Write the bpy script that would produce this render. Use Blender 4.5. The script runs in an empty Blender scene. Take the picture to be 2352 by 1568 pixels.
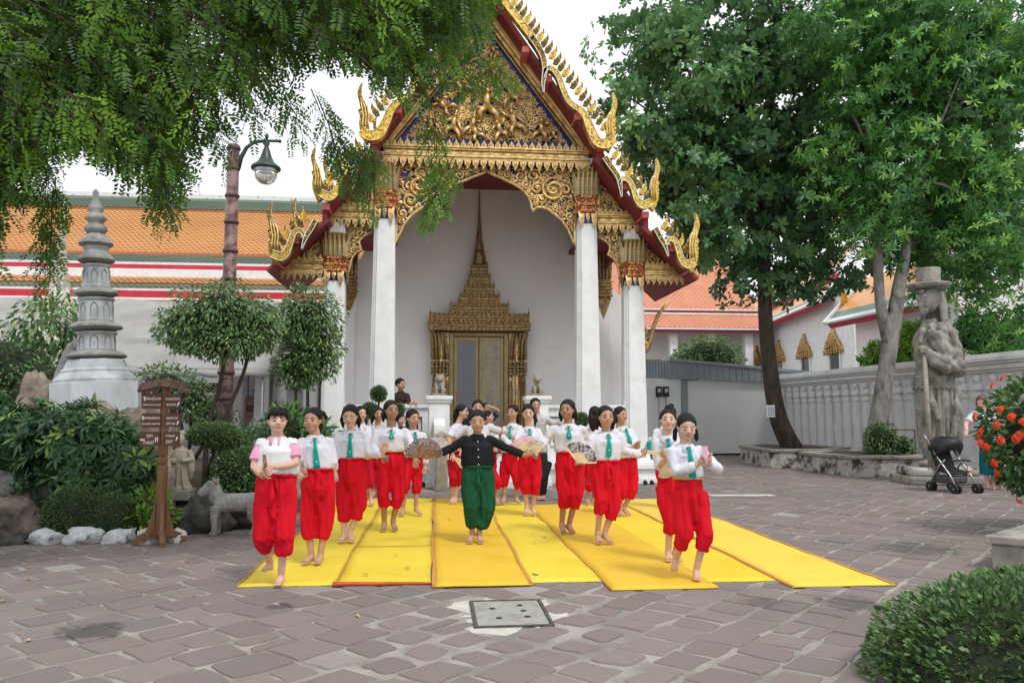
import bpy, math, random
import numpy as np
from mathutils import Vector, Matrix, noise as mnoise

random.seed(7)
RNG = np.random.default_rng(7)
sc = bpy.context.scene
COL = sc.collection
PI = math.pi
R = math.radians

# ------------------------------------------------------------------ camera, sky, sun, exposure
cam_data = bpy.data.cameras.new('camera')
cam = bpy.data.objects.new('camera', cam_data)
COL.objects.link(cam)
cam.location = (0, 0, 1.5)
YAW, PITCH = R(5.6), math.atan(164 / 1787.0)
cam.rotation_euler = (PI / 2 + PITCH, 0, -YAW)
cam_data.sensor_width = 36.0
cam_data.lens = 36.0 * 1787.0 / 2352.0
cam_data.clip_start = 0.05
cam_data.clip_end = 2000
sc.camera = cam

SUN_AZ, SUN_EL = R(150), R(58)          # high, behind the photographer to the right, veiled by cloud
world = bpy.data.worlds.new('World')
sc.world = world
world.use_nodes = True
wn = world.node_tree
wn.nodes.clear()
w_out = wn.nodes.new('ShaderNodeOutputWorld')
w_bg = wn.nodes.new('ShaderNodeBackground')
w_sky = wn.nodes.new('ShaderNodeTexSky')
w_sky.sky_type = 'NISHITA'
w_sky.sun_disc = False
w_sky.sun_elevation = SUN_EL
w_sky.sun_rotation = SUN_AZ
w_sky.dust_density = 3.0
w_hs = wn.nodes.new('ShaderNodeHueSaturation')
w_hs.inputs['Saturation'].default_value = 0.25
w_mix = wn.nodes.new('ShaderNodeMix')      # closed cloud cover over the blue sky
w_mix.data_type = 'RGBA'
w_mix.inputs[0].default_value = 0.82
w_mix.inputs[7].default_value = (8.6, 8.9, 9.3, 1)
wn.links.new(w_sky.outputs[0], w_hs.inputs['Color'])
wn.links.new(w_hs.outputs[0], w_mix.inputs[6])
wn.links.new(w_mix.outputs[2], w_bg.inputs[0])
w_bg.inputs[1].default_value = 0.125
wn.links.new(w_bg.outputs[0], w_out.inputs[0])

sun_data = bpy.data.lights.new('sun', 'SUN')
sun_data.energy = 1.5
sun_data.angle = R(12)
sun_data.color = (1.0, 0.96, 0.9)
sun = bpy.data.objects.new('sun', sun_data)
COL.objects.link(sun)
S = Vector((math.sin(SUN_AZ) * math.cos(SUN_EL), math.cos(SUN_AZ) * math.cos(SUN_EL), math.sin(SUN_EL)))
sun.rotation_euler = (-S).to_track_quat('-Z', 'Y').to_euler()
sun.location = (0, -20, 40)

sc.view_settings.view_transform = 'Standard'
sc.view_settings.look = 'None'
sc.view_settings.exposure = 0.35
sc.view_settings.gamma = 1.0
sc.view_settings.use_curve_mapping = False
sc.render.engine = 'CYCLES'
sc.cycles.max_bounces = 6
sc.cycles.diffuse_bounces = 4
sc.cycles.use_denoising = True

# ------------------------------------------------------------------ materials
def _lin(c):
    return (c[0], c[1], c[2], 1.0)

def mat(name, c1, c2=None, ns=8.0, rough=0.75, metal=0.0, bump=0.0, bs=40.0, detail=6.0, spec=0.35, lo=0.35, hi=0.65,
        c3=None, n3=1.2, lo3=0.5, hi3=0.7, tint=0.0, emit=None, wave=None, coord='Object', stretch=None):
    m = bpy.data.materials.new(name)
    m.use_nodes = True
    t = m.node_tree
    L = t.links.new
    b = t.nodes['Principled BSDF']
    b.inputs['Roughness'].default_value = rough
    b.inputs['Metallic'].default_value = metal
    b.inputs['Specular IOR Level'].default_value = spec
    tc = t.nodes.new('ShaderNodeTexCoord')
    src = tc.outputs[coord]
    if coord == 'World':
        src = t.nodes.new('ShaderNodeNewGeometry').outputs['Position']
    if stretch:
        mp = t.nodes.new('ShaderNodeMapping')
        mp.inputs['Scale'].default_value = stretch
        L(src, mp.inputs[0]); src = mp.outputs[0]
    m['_src'] = 0
    col = None
    if c2 is None:
        rgb = t.nodes.new('ShaderNodeRGB'); rgb.outputs[0].default_value = _lin(c1); col = rgb.outputs[0]
    else:
        n = t.nodes.new('ShaderNodeTexNoise')
        n.inputs['Scale'].default_value = ns; n.inputs['Detail'].default_value = detail; n.inputs['Roughness'].default_value = 0.62
        L(src, n.inputs['Vector'])
        r = t.nodes.new('ShaderNodeValToRGB')
        r.color_ramp.elements[0].position = lo; r.color_ramp.elements[1].position = hi
        r.color_ramp.elements[0].color = _lin(c1); r.color_ramp.elements[1].color = _lin(c2)
        L(n.outputs[0], r.inputs[0]); col = r.outputs[0]
    if c3 is not None:
        n = t.nodes.new('ShaderNodeTexNoise')
        n.inputs['Scale'].default_value = n3; n.inputs['Detail'].default_value = 8; n.inputs['Roughness'].default_value = 0.65
        L(src, n.inputs['Vector'])
        r = t.nodes.new('ShaderNodeMapRange'); r.inputs[1].default_value = lo3; r.inputs[2].default_value = hi3
        L(n.outputs[0], r.inputs[0])
        mx = t.nodes.new('ShaderNodeMix'); mx.data_type = 'RGBA'
        L(r.outputs[0], mx.inputs[0]); L(col, mx.inputs[6]); mx.inputs[7].default_value = _lin(c3); col = mx.outputs[2]
    if tint:
        oi = t.nodes.new('ShaderNodeObjectInfo')
        mr = t.nodes.new('ShaderNodeMapRange'); mr.inputs[3].default_value = 1 - tint; mr.inputs[4].default_value = 1 + tint
        L(oi.outputs['Random'], mr.inputs[0])
        hs = t.nodes.new('ShaderNodeHueSaturation'); L(mr.outputs[0], hs.inputs['Value']); L(col, hs.inputs['Color']); col = hs.outputs[0]
    L(col, b.inputs['Base Color'])
    if bump:
        n = t.nodes.new('ShaderNodeTexNoise'); n.inputs['Scale'].default_value = bs; n.inputs['Detail'].default_value = 5
        L(src, n.inputs['Vector'])
        bp = t.nodes.new('ShaderNodeBump'); bp.inputs['Strength'].default_value = bump; bp.inputs['Distance'].default_value = 0.02
        L(n.outputs[0], bp.inputs['Height']); L(bp.outputs[0], b.inputs['Normal'])
    if wave:
        w = t.nodes.new('ShaderNodeTexWave'); w.bands_direction = wave[0]; w.inputs['Scale'].default_value = wave[1]
        w.inputs['Distortion'].default_value = wave[3] if len(wave) > 3 else 0.0
        L(src, w.inputs['Vector'])
        bp = t.nodes.new('ShaderNodeBump'); bp.inputs['Strength'].default_value = wave[2]; bp.inputs['Distance'].default_value = 0.01
        L(w.outputs[1], bp.inputs['Height']); L(bp.outputs[0], b.inputs['Normal'])
    if emit:
        b.inputs['Emission Color'].default_value = _lin(emit[0]); b.inputs['Emission Strength'].default_value = emit[1]
    return m

def mosaic(name, cols, scale=60.0, metal=0.6, rough=0.25, bump=0.5):
    """glass-mosaic: small cells of mixed colour, each cell tilted a little"""
    m = bpy.data.materials.new(name); m.use_nodes = True
    t = m.node_tree; L = t.links.new; b = t.nodes['Principled BSDF']
    tc = t.nodes.new('ShaderNodeTexCoord')
    v = t.nodes.new('ShaderNodeTexVoronoi'); v.inputs['Scale'].default_value = scale
    L(tc.outputs['Object'], v.inputs['Vector'])
    r = t.nodes.new('ShaderNodeValToRGB'); r.color_ramp.interpolation = 'CONSTANT'
    el = r.color_ramp.elements
    n = len(cols); tot = sum(w for _, w in cols); p = 0
    for i, (c, w) in enumerate(cols):
        e = el[i] if i < 2 else el.new(p / tot)
        e.position = p / tot; e.color = _lin(c); p += w
    sp = t.nodes.new('ShaderNodeSeparateColor'); L(v.outputs['Color'], sp.inputs[0])
    L(sp.outputs[0], r.inputs[0]); L(r.outputs[0], b.inputs['Base Color'])
    b.inputs['Metallic'].default_value = metal; b.inputs['Roughness'].default_value = rough
    bp = t.nodes.new('ShaderNodeBump'); bp.inputs['Strength'].default_value = bump; bp.inputs['Distance'].default_value = 0.02
    L(sp.outputs[1], bp.inputs['Height']); L(bp.outputs[0], b.inputs['Normal'])
    return m

def leafmat(name, dark, light, rough=0.45, trans=0.3, young=None, spec=0.4):
    m = bpy.data.materials.new(name); m.use_nodes = True
    t = m.node_tree; L = t.links.new; b = t.nodes['Principled BSDF']; o = t.nodes['Material Output']
    a = t.nodes.new('ShaderNodeAttribute'); a.attribute_name = 'tint'
    r = t.nodes.new('ShaderNodeValToRGB'); e = r.color_ramp.elements
    e[0].color = _lin(dark); e[1].color = _lin(light); e[1].position = 0.8 if young else 1.0
    if young:
        k = e.new(1.0); k.color = _lin(young)
    L(a.outputs['Fac'], r.inputs[0]); L(r.outputs[0], b.inputs['Base Color'])
    b.inputs['Roughness'].default_value = rough; b.inputs['Specular IOR Level'].default_value = spec
    tr = t.nodes.new('ShaderNodeBsdfTranslucent')
    hs = t.nodes.new('ShaderNodeHueSaturation'); hs.inputs['Value'].default_value = 1.5; hs.inputs['Hue'].default_value = 0.485
    L(r.outputs[0], hs.inputs['Color']); L(hs.outputs[0], tr.inputs[0])
    mx = t.nodes.new('ShaderNodeMixShader'); mx.inputs[0].default_value = trans
    L(b.outputs[0], mx.inputs[1]); L(tr.outputs[0], mx.inputs[2]); L(mx.outputs[0], o.inputs[0])
    return m

M = {}
M['white'] = mat('white_plaster', (0.68, 0.69, 0.69), (0.77, 0.78, 0.78), ns=3, rough=0.8, bump=0.08, bs=40, c3=(0.48, 0.48, 0.46), n3=1.6, lo3=0.55, hi3=0.85)
M['porchwall'] = mat('porch_plaster', (0.78, 0.76, 0.745), (0.82, 0.80, 0.785), ns=2.5, rough=0.85, bump=0.04, bs=90)
M['gold'] = mat('gilded_wood', (0.36, 0.215, 0.075), (0.80, 0.57, 0.25), ns=9, rough=0.38, metal=0.75, bump=0.25, bs=45, spec=0.5)
M['golddark'] = mat('aged_gilt', (0.15, 0.095, 0.045), (0.48, 0.32, 0.14), ns=14, rough=0.42, metal=0.7, bump=0.5, bs=60, spec=0.5)
M['goldpale'] = mat('pale_gilt', (0.55, 0.36, 0.12), (0.90, 0.68, 0.30), ns=7, rough=0.35, metal=0.7, bump=0.15, bs=50, spec=0.5)
M['goldmos'] = mosaic('gold_mosaic', [((0.66, 0.43, 0.07), 5), ((0.85, 0.62, 0.14), 3), ((0.22, 0.13, 0.025), 3), ((0.46, 0.28, 0.05), 3)], 45, 0.7, 0.22)
M['goldbright'] = mosaic('bright_gold_mosaic', [((0.62, 0.41, 0.09), 8), ((0.84, 0.62, 0.19), 3), ((0.24, 0.14, 0.035), 3)], 26, 0.55, 0.3, 0.25)
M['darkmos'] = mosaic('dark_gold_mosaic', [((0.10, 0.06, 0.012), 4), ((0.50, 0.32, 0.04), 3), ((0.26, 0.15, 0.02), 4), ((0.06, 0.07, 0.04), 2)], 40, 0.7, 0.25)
M['glassmos'] = mosaic('mirror_mosaic', [((0.55, 0.50, 0.40), 3), ((0.20, 0.26, 0.13), 3), ((0.62, 0.44, 0.18), 4), ((0.25, 0.14, 0.06), 3)], 70, 0.6, 0.2)
M['blue'] = mosaic('blue_glass_mosaic', [((0.012, 0.022, 0.16), 5), ((0.022, 0.04, 0.30), 3), ((0.008, 0.012, 0.07), 4)], 38, 0.2, 0.2, 0.35)
M['maroon'] = mat('maroon_paint', (0.16, 0.022, 0.026), (0.21, 0.032, 0.034), ns=5, rough=0.65, bump=0.06)
M['redband'] = mosaic('red_gold_band', [((0.30, 0.03, 0.02), 5), ((0.60, 0.36, 0.10), 4), ((0.20, 0.05, 0.02), 2)], 42, 0.4, 0.35)
M['pink'] = mat('salmon_paint', (0.55, 0.11, 0.10), (0.62, 0.16, 0.14), ns=20, rough=0.6)
M['trimwhite'] = mat('white_rim_glaze', (0.72, 0.74, 0.66), (0.80, 0.82, 0.76), ns=12, rough=0.35)
M['roofdark'] = mat('aged_roof_tile', (0.30, 0.10, 0.03), (0.42, 0.16, 0.04), ns=6, rough=0.5)
M['bronze'] = mat('bronze_frame', (0.24, 0.17, 0.08), (0.33, 0.24, 0.12), ns=6, rough=0.4, metal=0.6)
M['stone'] = mat('grey_carved_stone', (0.16, 0.16, 0.15), (0.36, 0.36, 0.34), ns=5, rough=0.9, bump=0.5, bs=28, c3=(0.07, 0.07, 0.065), n3=2.5, lo3=0.52, hi3=0.72)
M['stonewarm'] = mat('warm_carved_stone', (0.24, 0.21, 0.16), (0.40, 0.36, 0.29), ns=6, rough=0.9, bump=0.5, bs=30, c3=(0.10, 0.09, 0.075), n3=3, lo3=0.52, hi3=0.75)
M['stonelight'] = mat('pale_washed_stone', (0.34, 0.36, 0.38), (0.50, 0.52, 0.54), ns=4, rough=0.88, bump=0.3, bs=25, c3=(0.16, 0.165, 0.165), n3=1.6, lo3=0.5, hi3=0.72)
M['rock'] = mat('brown_rock', (0.13, 0.10, 0.08), (0.34, 0.28, 0.22), ns=3.2, rough=0.92, bump=0.8, bs=14, c3=(0.05, 0.045, 0.04), n3=2.0, lo3=0.5, hi3=0.68)
M['rockgrey'] = mat('grey_rock', (0.15, 0.15, 0.14), (0.36, 0.35, 0.33), ns=3.5, rough=0.92, bump=0.8, bs=16, c3=(0.055, 0.055, 0.05), n3=2.0, lo3=0.5, hi3=0.66)
M['rockdark'] = mat('dark_rock', (0.035, 0.034, 0.032), (0.10, 0.095, 0.085), ns=4, rough=0.92, bump=0.8, bs=18)
M['whiterock'] = mat('whitewashed_rock', (0.42, 0.43, 0.43), (0.66, 0.67, 0.67), ns=4, rough=0.9, bump=0.7, bs=18, c3=(0.10, 0.10, 0.095), n3=3.5, lo3=0.52, hi3=0.66)
M['soil'] = mat('garden_soil', (0.035, 0.024, 0.017), (0.09, 0.062, 0.042), ns=14, rough=0.97, bump=0.9, bs=30)
M['bark'] = mat('dark_bark', (0.035, 0.026, 0.02), (0.09, 0.068, 0.052), ns=7, rough=0.95, bump=0.9, bs=22, stretch=(1, 1, 0.3))
M['barkgrey'] = mat('grey_bark', (0.15, 0.145, 0.135), (0.30, 0.285, 0.265), ns=6, rough=0.95, bump=0.8, bs=18, c3=(0.035, 0.032, 0.03), n3=4, lo3=0.52, hi3=0.68, stretch=(1, 1, 0.45))
M['wood'] = mat('brown_stained_wood', (0.13, 0.058, 0.026), (0.21, 0.10, 0.045), ns=4, rough=0.5, bump=0.15, bs=30, stretch=(6, 6, 0.6))
M['wooddark'] = mat('dark_sign_board', (0.095, 0.033, 0.02), (0.125, 0.045, 0.028), ns=5, rough=0.45)
M['paint'] = mat('white_lettering', (0.82, 0.80, 0.74), rough=0.6)
M['iron'] = mat('dark_green_iron', (0.012, 0.028, 0.024), (0.025, 0.045, 0.04), ns=9, rough=0.4, spec=0.5)
M['black'] = mat('black_plastic', (0.012, 0.012, 0.014), (0.022, 0.022, 0.025), ns=12, rough=0.5)
M['steel'] = mat('dull_steel', (0.32, 0.33, 0.34), (0.42, 0.43, 0.44), ns=12, rough=0.35, metal=0.8)
M['tarp'] = mat('white_canvas', (0.28, 0.277, 0.268), (0.33, 0.327, 0.315), ns=1.5, rough=0.8, c3=(0.24, 0.23, 0.21), n3=0.7, lo3=0.5, hi3=0.85)
M['ridge'] = mat('weathered_white_ridge', (0.62, 0.62, 0.6), (0.74, 0.74, 0.72), ns=3, rough=0.8, c3=(0.18, 0.18, 0.17), n3=3, lo3=0.55, hi3=0.7)
M['crimson'] = mat('crimson_fascia', (0.42, 0.02, 0.045), (0.48, 0.035, 0.06), ns=3, rough=0.55)
M['tileo'] = mat('orange_glazed_tile', (0.62, 0.27, 0.065), (0.74, 0.35, 0.10), ns=0.8, rough=0.35, spec=0.5)
M['tileg'] = mat('green_glazed_tile', (0.055, 0.14, 0.095), (0.09, 0.19, 0.13), ns=0.9, rough=0.35, spec=0.5)
M['tiler'] = mat('rust_glazed_tile', (0.45, 0.12, 0.06), (0.52, 0.17, 0.08), ns=1.5, rough=0.4)
M['tilesalmon'] = mat('salmon_roof_tile', (0.60, 0.23, 0.13), (0.68, 0.30, 0.18), ns=1.2, rough=0.5)
M['kiosk'] = mat('grey_painted_panel', (0.62, 0.63, 0.63), (0.68, 0.69, 0.69), ns=1.2, rough=0.6)
M['kioskfascia'] = mat('grey_blue_sheet_metal', (0.20, 0.23, 0.25), (0.26, 0.29, 0.31), ns=1.5, rough=0.5)
M['wallgrey'] = mat('grey_white_wall', (0.66, 0.66, 0.66), (0.76, 0.76, 0.76), ns=1.5, rough=0.85, bump=0.1, bs=30, c3=(0.36, 0.36, 0.35), n3=1.5, lo3=0.5, hi3=0.8)
M['kerbstone'] = mat('stained_planter_stone', (0.36, 0.34, 0.31), (0.50, 0.48, 0.44), ns=4, rough=0.92, bump=0.5, bs=22, c3=(0.045, 0.043, 0.038), n3=3.2, lo3=0.48, hi3=0.6)
M['kerbtop'] = mat('weathered_planter_coping', (0.22, 0.205, 0.18), (0.34, 0.32, 0.28), ns=5, rough=0.92, bump=0.4, bs=22, c3=(0.09, 0.085, 0.075), n3=3, lo3=0.5, hi3=0.7)
def glass(name, col=(0.03, 0.04, 0.05), rough=0.03):
    m = bpy.data.materials.new(name); m.use_nodes = True
    b = m.node_tree.nodes['Principled BSDF']; b.inputs['Base Color'].default_value = _lin(col)
    b.inputs['Roughness'].default_value = rough; b.inputs['Specular IOR Level'].default_value = 0.9
    return m
M['darkglass'] = glass('dark_glazing')

# ------------------------------------------------------------------ mesh helpers
class MB:
    def __init__(s): s.v = []; s.f = []; s.m = []; s.mi = 0
    def add(s, vs, fs):
        k = len(s.v); s.v.extend([tuple(p) for p in vs]); s.f.extend([tuple(i + k for i in f) for f in fs]); s.m.extend([s.mi] * len(fs)); return s
    def box(s, c, d, rz=0.0, top=1.0, rx=0.0, ry=0.0):
        hx, hy, hz = d[0] / 2, d[1] / 2, d[2] / 2
        M3 = Matrix.Rotation(rz, 3, 'Z') @ Matrix.Rotation(ry, 3, 'Y') @ Matrix.Rotation(rx, 3, 'X')
        vs = []
        for z, k in ((-hz, 1.0), (hz, top)):
            for x, y in ((-hx, -hy), (hx, -hy), (hx, hy), (-hx, hy)):
                p = M3 @ Vector((x * k, y * k, z)); vs.append((p.x + c[0], p.y + c[1], p.z + c[2]))
        return s.add(vs, [(3, 2, 1, 0), (4, 5, 6, 7), (0, 1, 5, 4), (1, 2, 6, 5), (2, 3, 7, 6), (3, 0, 4, 7)])
    def b2(s, x0, x1, y0, y1, z0, z1):
        return s.box(((x0 + x1) / 2, (y0 + y1) / 2, (z0 + z1) / 2), (abs(x1 - x0), abs(y1 - y0), abs(z1 - z0)))
    def tube(s, pts, rad, n=8, flat=1.0, up=None, caps=True):
        P = [Vector(p) for p in pts]
        if not hasattr(rad, '__len__'): rad = [rad] * len(P)
        vs = []; fs = []
        T0 = (P[1] - P[0]).normalized()
        u = Vector(up) if up else (Vector((0, 0, 1)) if abs(T0.z) < 0.9 else Vector((0, -1, 0)))
        for i, p in enumerate(P):
            T = (P[min(i + 1, len(P) - 1)] - P[max(i - 1, 0)])
            T = T.normalized() if T.length > 1e-9 else T0
            b = T.cross(u)
            if b.length < 1e-6: b = T.cross(Vector((1, 0, 0)))
            b.normalize(); a = b.cross(T).normalized()
            u = a
            for k in range(n):
                an = 2 * PI * k / n
                vs.append(p + b * (math.cos(an) * rad[i]) + a * (math.sin(an) * rad[i] * flat))
        for i in range(len(P) - 1):
            for k in range(n):
                k2 = (k + 1) % n
                fs.append((i * n + k, i * n + k2, (i + 1) * n + k2, (i + 1) * n + k))
        if caps:
            fs.append(tuple(range(n))[::-1]); fs.append(tuple((len(P) - 1) * n + k for k in range(n)))
        return s.add(vs, fs)
    def ell(s, c, r, n=12, m=8, rot=None):
        vs = [(0, 0, -1)]; fs = []
        for j in range(1, m):
            th = -PI / 2 + PI * j / m
            for k in range(n):
                a = 2 * PI * k / n; vs.append((math.cos(th) * math.cos(a), math.cos(th) * math.sin(a), math.sin(th)))
        vs.append((0, 0, 1)); top = len(vs) - 1
        for k in range(n):
            k2 = (k + 1) % n; fs.append((0, 1 + k2, 1 + k)); fs.append((top, 1 + (m - 2) * n + k, 1 + (m - 2) * n + k2))
        for j in range(m - 2):
            for k in range(n):
                k2 = (k + 1) % n; fs.append((1 + j * n + k, 1 + j * n + k2, 1 + (j + 1) * n + k2, 1 + (j + 1) * n + k))
        out = []
        for v in vs:
            p = Vector((v[0] * r[0], v[1] * r[1], v[2] * r[2]))
            if rot is not None: p = rot @ p
            out.append((p.x + c[0], p.y + c[1], p.z + c[2]))
        return s.add(out, fs)
    def lathe(s, prof, n=16, c=(0, 0, 0), a0=0.0, sx=1.0, sy=1.0, caps=True):
        vs = []; fs = []
        for r, z in prof:
            for k in range(n):
                a = a0 + 2 * PI * k / n; vs.append((c[0] + r * math.cos(a) * sx, c[1] + r * math.sin(a) * sy, c[2] + z))
        for i in range(len(prof) - 1):
            for k in range(n):
                k2 = (k + 1) % n; fs.append((i * n + k, i * n + k2, (i + 1) * n + k2, (i + 1) * n + k))
        if caps:
            fs.append(tuple(range(n))[::-1]); fs.append(tuple((len(prof) - 1) * n + k for k in range(n)))
        return s.add(vs, fs)
    def sweep(s, prof_fn, prof, ):
        return s
    def prism(s, pts, y0, y1, plane='xz'):
        """outline pts extruded; plane xz: (x,z) outline between y0 and y1; xy: (x,y) between z0,z1; yz: (y,z) between x0,x1"""
        n = len(pts)
        if plane == 'xz': f = lambda p, w: (p[0], w, p[1])
        elif plane == 'xy': f = lambda p, w: (p[0], p[1], w)
        else: f = lambda p, w: (w, p[0], p[1])
        vs = [f(p, y0) for p in pts] + [f(p, y1) for p in pts]
        ar = sum(pts[i][0] * pts[(i + 1) % n][1] - pts[(i + 1) % n][0] * pts[i][1] for i in range(n))
        idx = list(range(n))
        fs = [tuple(idx), tuple(i + n for i in reversed(idx))] + [((i + 1) % n, i, i + n, (i + 1) % n + n) for i in range(n)]
        flip = (ar < 0) ^ (plane == 'xy')
        if flip: fs = [tuple(reversed(q)) for q in fs]
        return s.add(vs, fs)
    def quad(s, a, b, c, d): return s.add([a, b, c, d], [(0, 1, 2, 3)])
    def xf(s, Mx, start=0):
        for i in range(start, len(s.v)):
            p = Mx @ Vector(s.v[i]); s.v[i] = (p.x, p.y, p.z)
        return s
    def mesh(s, name, smooth=False):
        me = bpy.data.meshes.new(name); me.from_pydata(s.v, [], s.f)
        if smooth: me.polygons.foreach_set('use_smooth', [True] * len(me.polygons))
        return me
    def build(s, name, m, parent=None, smooth=False, bev=0.0, loc=None, rz=0.0):
        return put(name, s.mesh(name, smooth), m, parent, bev, loc, rz, s.m)

def put(name, me, m, parent=None, bev=0.0, loc=None, rz=0.0, mi=None):
    if m is not None and not me.materials:
        for k in (m if isinstance(m, (list, tuple)) else [m]): me.materials.append(M[k] if isinstance(k, str) else k)
        if mi and isinstance(m, (list, tuple)): me.polygons.foreach_set('material_index', mi)
    o = bpy.data.objects.new(name, me); COL.objects.link(o)
    if parent is not None: o.parent = parent
    if loc is not None: o.location = loc
    if rz: o.rotation_euler = (0, 0, rz)
    if bev:
        b = o.modifiers.new('bevel', 'BEVEL'); b.width = bev; b.segments = 2; b.limit_method = 'ANGLE'; b.angle_limit = R(40)
    return o

def tag(o, label, cat=None, group=None, kind=None):
    if label: o['label'] = label
    if cat: o['category'] = cat
    if group: o['group'] = group
    if kind: o['kind'] = kind
    return o

def thing(name, label, cat, loc=(0, 0, 0), rz=0.0, group=None):
    o = bpy.data.objects.new(name, None); COL.objects.link(o)
    o.empty_display_size = 0.1
    o.location = loc; o.rotation_euler = (0, 0, rz)
    return tag(o, label, cat, group)

def copy_tree(o, parent=None):
    c = o.copy(); COL.objects.link(c)
    if parent is not None: c.parent = parent
    for ch in list(o.children): copy_tree(ch, c)
    return c

def npmesh(name, V, F, tint=None, smooth=False):
    """V (n,3), F (m,k) all faces with k corners"""
    me = bpy.data.meshes.new(name); n, (m, k) = len(V), F.shape
    me.vertices.add(n); me.vertices.foreach_set('co', np.ascontiguousarray(V, dtype=np.float32).ravel())
    me.loops.add(m * k); me.loops.foreach_set('vertex_index', F.astype(np.int32).ravel())
    me.polygons.add(m); me.polygons.foreach_set('loop_start', np.arange(0, m * k, k, dtype=np.int32))
    if smooth: me.polygons.foreach_set('use_smooth', np.ones(m, dtype=bool))
    if tint is not None:
        a = me.attributes.new('tint', 'FLOAT', 'POINT'); a.data.foreach_set('value', np.ascontiguousarray(tint, dtype=np.float32))
    me.update(calc_edges=True)
    return me

def rots(d, roll=None, rng=RNG):
    """(n,3) directions -> (n,3,3) matrices whose columns are side, normal, direction"""
    d = d / np.linalg.norm(d, axis=1, keepdims=True)
    n = len(d)
    up = np.tile(np.array([0., 0., 1.]), (n, 1)) + rng.normal(0, 0.25, (n, 3))
    x = np.cross(d, up); x /= np.linalg.norm(x, axis=1, keepdims=True) + 1e-9
    y = np.cross(x, d)
    if roll is not None:
        c, s_ = np.cos(roll)[:, None], np.sin(roll)[:, None]
        x, y = x * c + y * s_, y * c - x * s_
    return np.stack([x, y, d], axis=2)

def scatter(tv, tf, P, Rm, size, tint, jit=0.0, rng=RNG):
    """instances of a template baked into one vertex / face array"""
    n, k = len(P), len(tv)
    V = np.einsum('nij,kj->nki', Rm, tv) * np.asarray(size).reshape(-1, 1, 1) + P[:, None, :]
    F = (tf[None] + (np.arange(n) * k)[:, None, None]).reshape(-1, tf.shape[1])
    T = np.repeat(tint, k)
    if jit:
        lv = 8 if k % 8 == 0 else 5
        T = np.clip(T + np.repeat(rng.normal(0, jit, n * (k // lv)), lv)[:n * k], 0, 1)
    return V.reshape(-1, 3), F, T

# leaf templates: direction +z is the growing direction, y the leaf's upper side
def leaf_t(w=0.4, fold=0.10, droop=0.12, at=0.45):
    v = np.array([(0, 0, 0), (w / 2, fold, at), (0, -droop, 1.0), (-w / 2, fold, at), (0, 0, at)], float)
    f = np.array([(0, 1, 2, 4), (0, 4, 2, 3)])
    return v, f

def leaf_o(w=0.45, fold=0.05, droop=0.22):
    """rounder leaf, widest beyond the middle, curving down to the tip"""
    v = np.array([(0, 0, 0), (w * 0.32, fold, 0.32), (w * 0.5, fold - droop * 0.35, 0.68), (0, -droop, 1.0), (-w * 0.5, fold - droop * 0.35, 0.68), (-w * 0.32, fold, 0.32), (0, 0, 0.34), (0, -droop * 0.4, 0.68)], float)
    f = np.array([(0, 1, 6, 5), (6, 1, 2, 7), (5, 6, 7, 4), (7, 2, 3, 4)])
    return v, f

def whorl_t(n=7, tilt=1.1, w=0.36, full=False, rng=np.random.default_rng(3)):
    V = []; F = []
    lv, lf = leaf_o(w) if full else leaf_t(w, 0.06, 0.18)
    for i in range(n):
        a = 2 * PI * i / n + rng.uniform(-0.35, 0.35); t = tilt + rng.uniform(-0.45, 0.4)
        l = rng.uniform(0.65, 1.1)
        d = Vector((math.cos(a) * math.sin(t), math.sin(a) * math.sin(t), math.cos(t)))
        side = Vector((-math.sin(a), math.cos(a), 0)); nn = side.cross(d) * -1
        Rm = np.array([[side.x, nn.x, d.x], [side.y, nn.y, d.y], [side.z, nn.z, d.z]])
        F.append(lf + len(lv) * i); V.append((lv * l) @ Rm.T)
    return np.concatenate(V), np.concatenate(F)

def pinnate_t(pairs=9, w=0.075, l=0.17, rng=np.random.default_rng(5)):
    """a feather leaf of length 1 along +z with a droop, leaflets as folded diamonds"""
    V = []; F = []; k = 0
    lv, lf = leaf_t(0.42, 0.05, 0.1, 0.5)
    for i in range(pairs):
        z = 0.12 + 0.85 * i / (pairs - 1)
        for s_ in (-1, 1):
            ll = l * (0.75 + 0.5 * math.sin(PI * (0.15 + 0.75 * i / pairs))) * rng.uniform(0.85, 1.15)
            ang = R(62) + rng.uniform(-0.2, 0.2)
            d = Vector((s_ * math.sin(ang), rng.uniform(-0.3, 0.15), math.cos(ang))).normalized()
            side = d.cross(Vector((0, 1, 0))).normalized(); nn = side.cross(d) * -1
            Rm = np.array([[side.x, nn.x, d.x], [side.y, nn.y, d.y], [side.z, nn.z, d.z]])
            V.append((lv * ll) @ Rm.T + np.array([0, -0.25 * z * z, z])); F.append(lf + 5 * k); k += 1
    return np.concatenate(V), np.concatenate(F)

def fbm(p, o=4):
    return mnoise.fractal(Vector(p), 1.0, 2.0, o)

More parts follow.
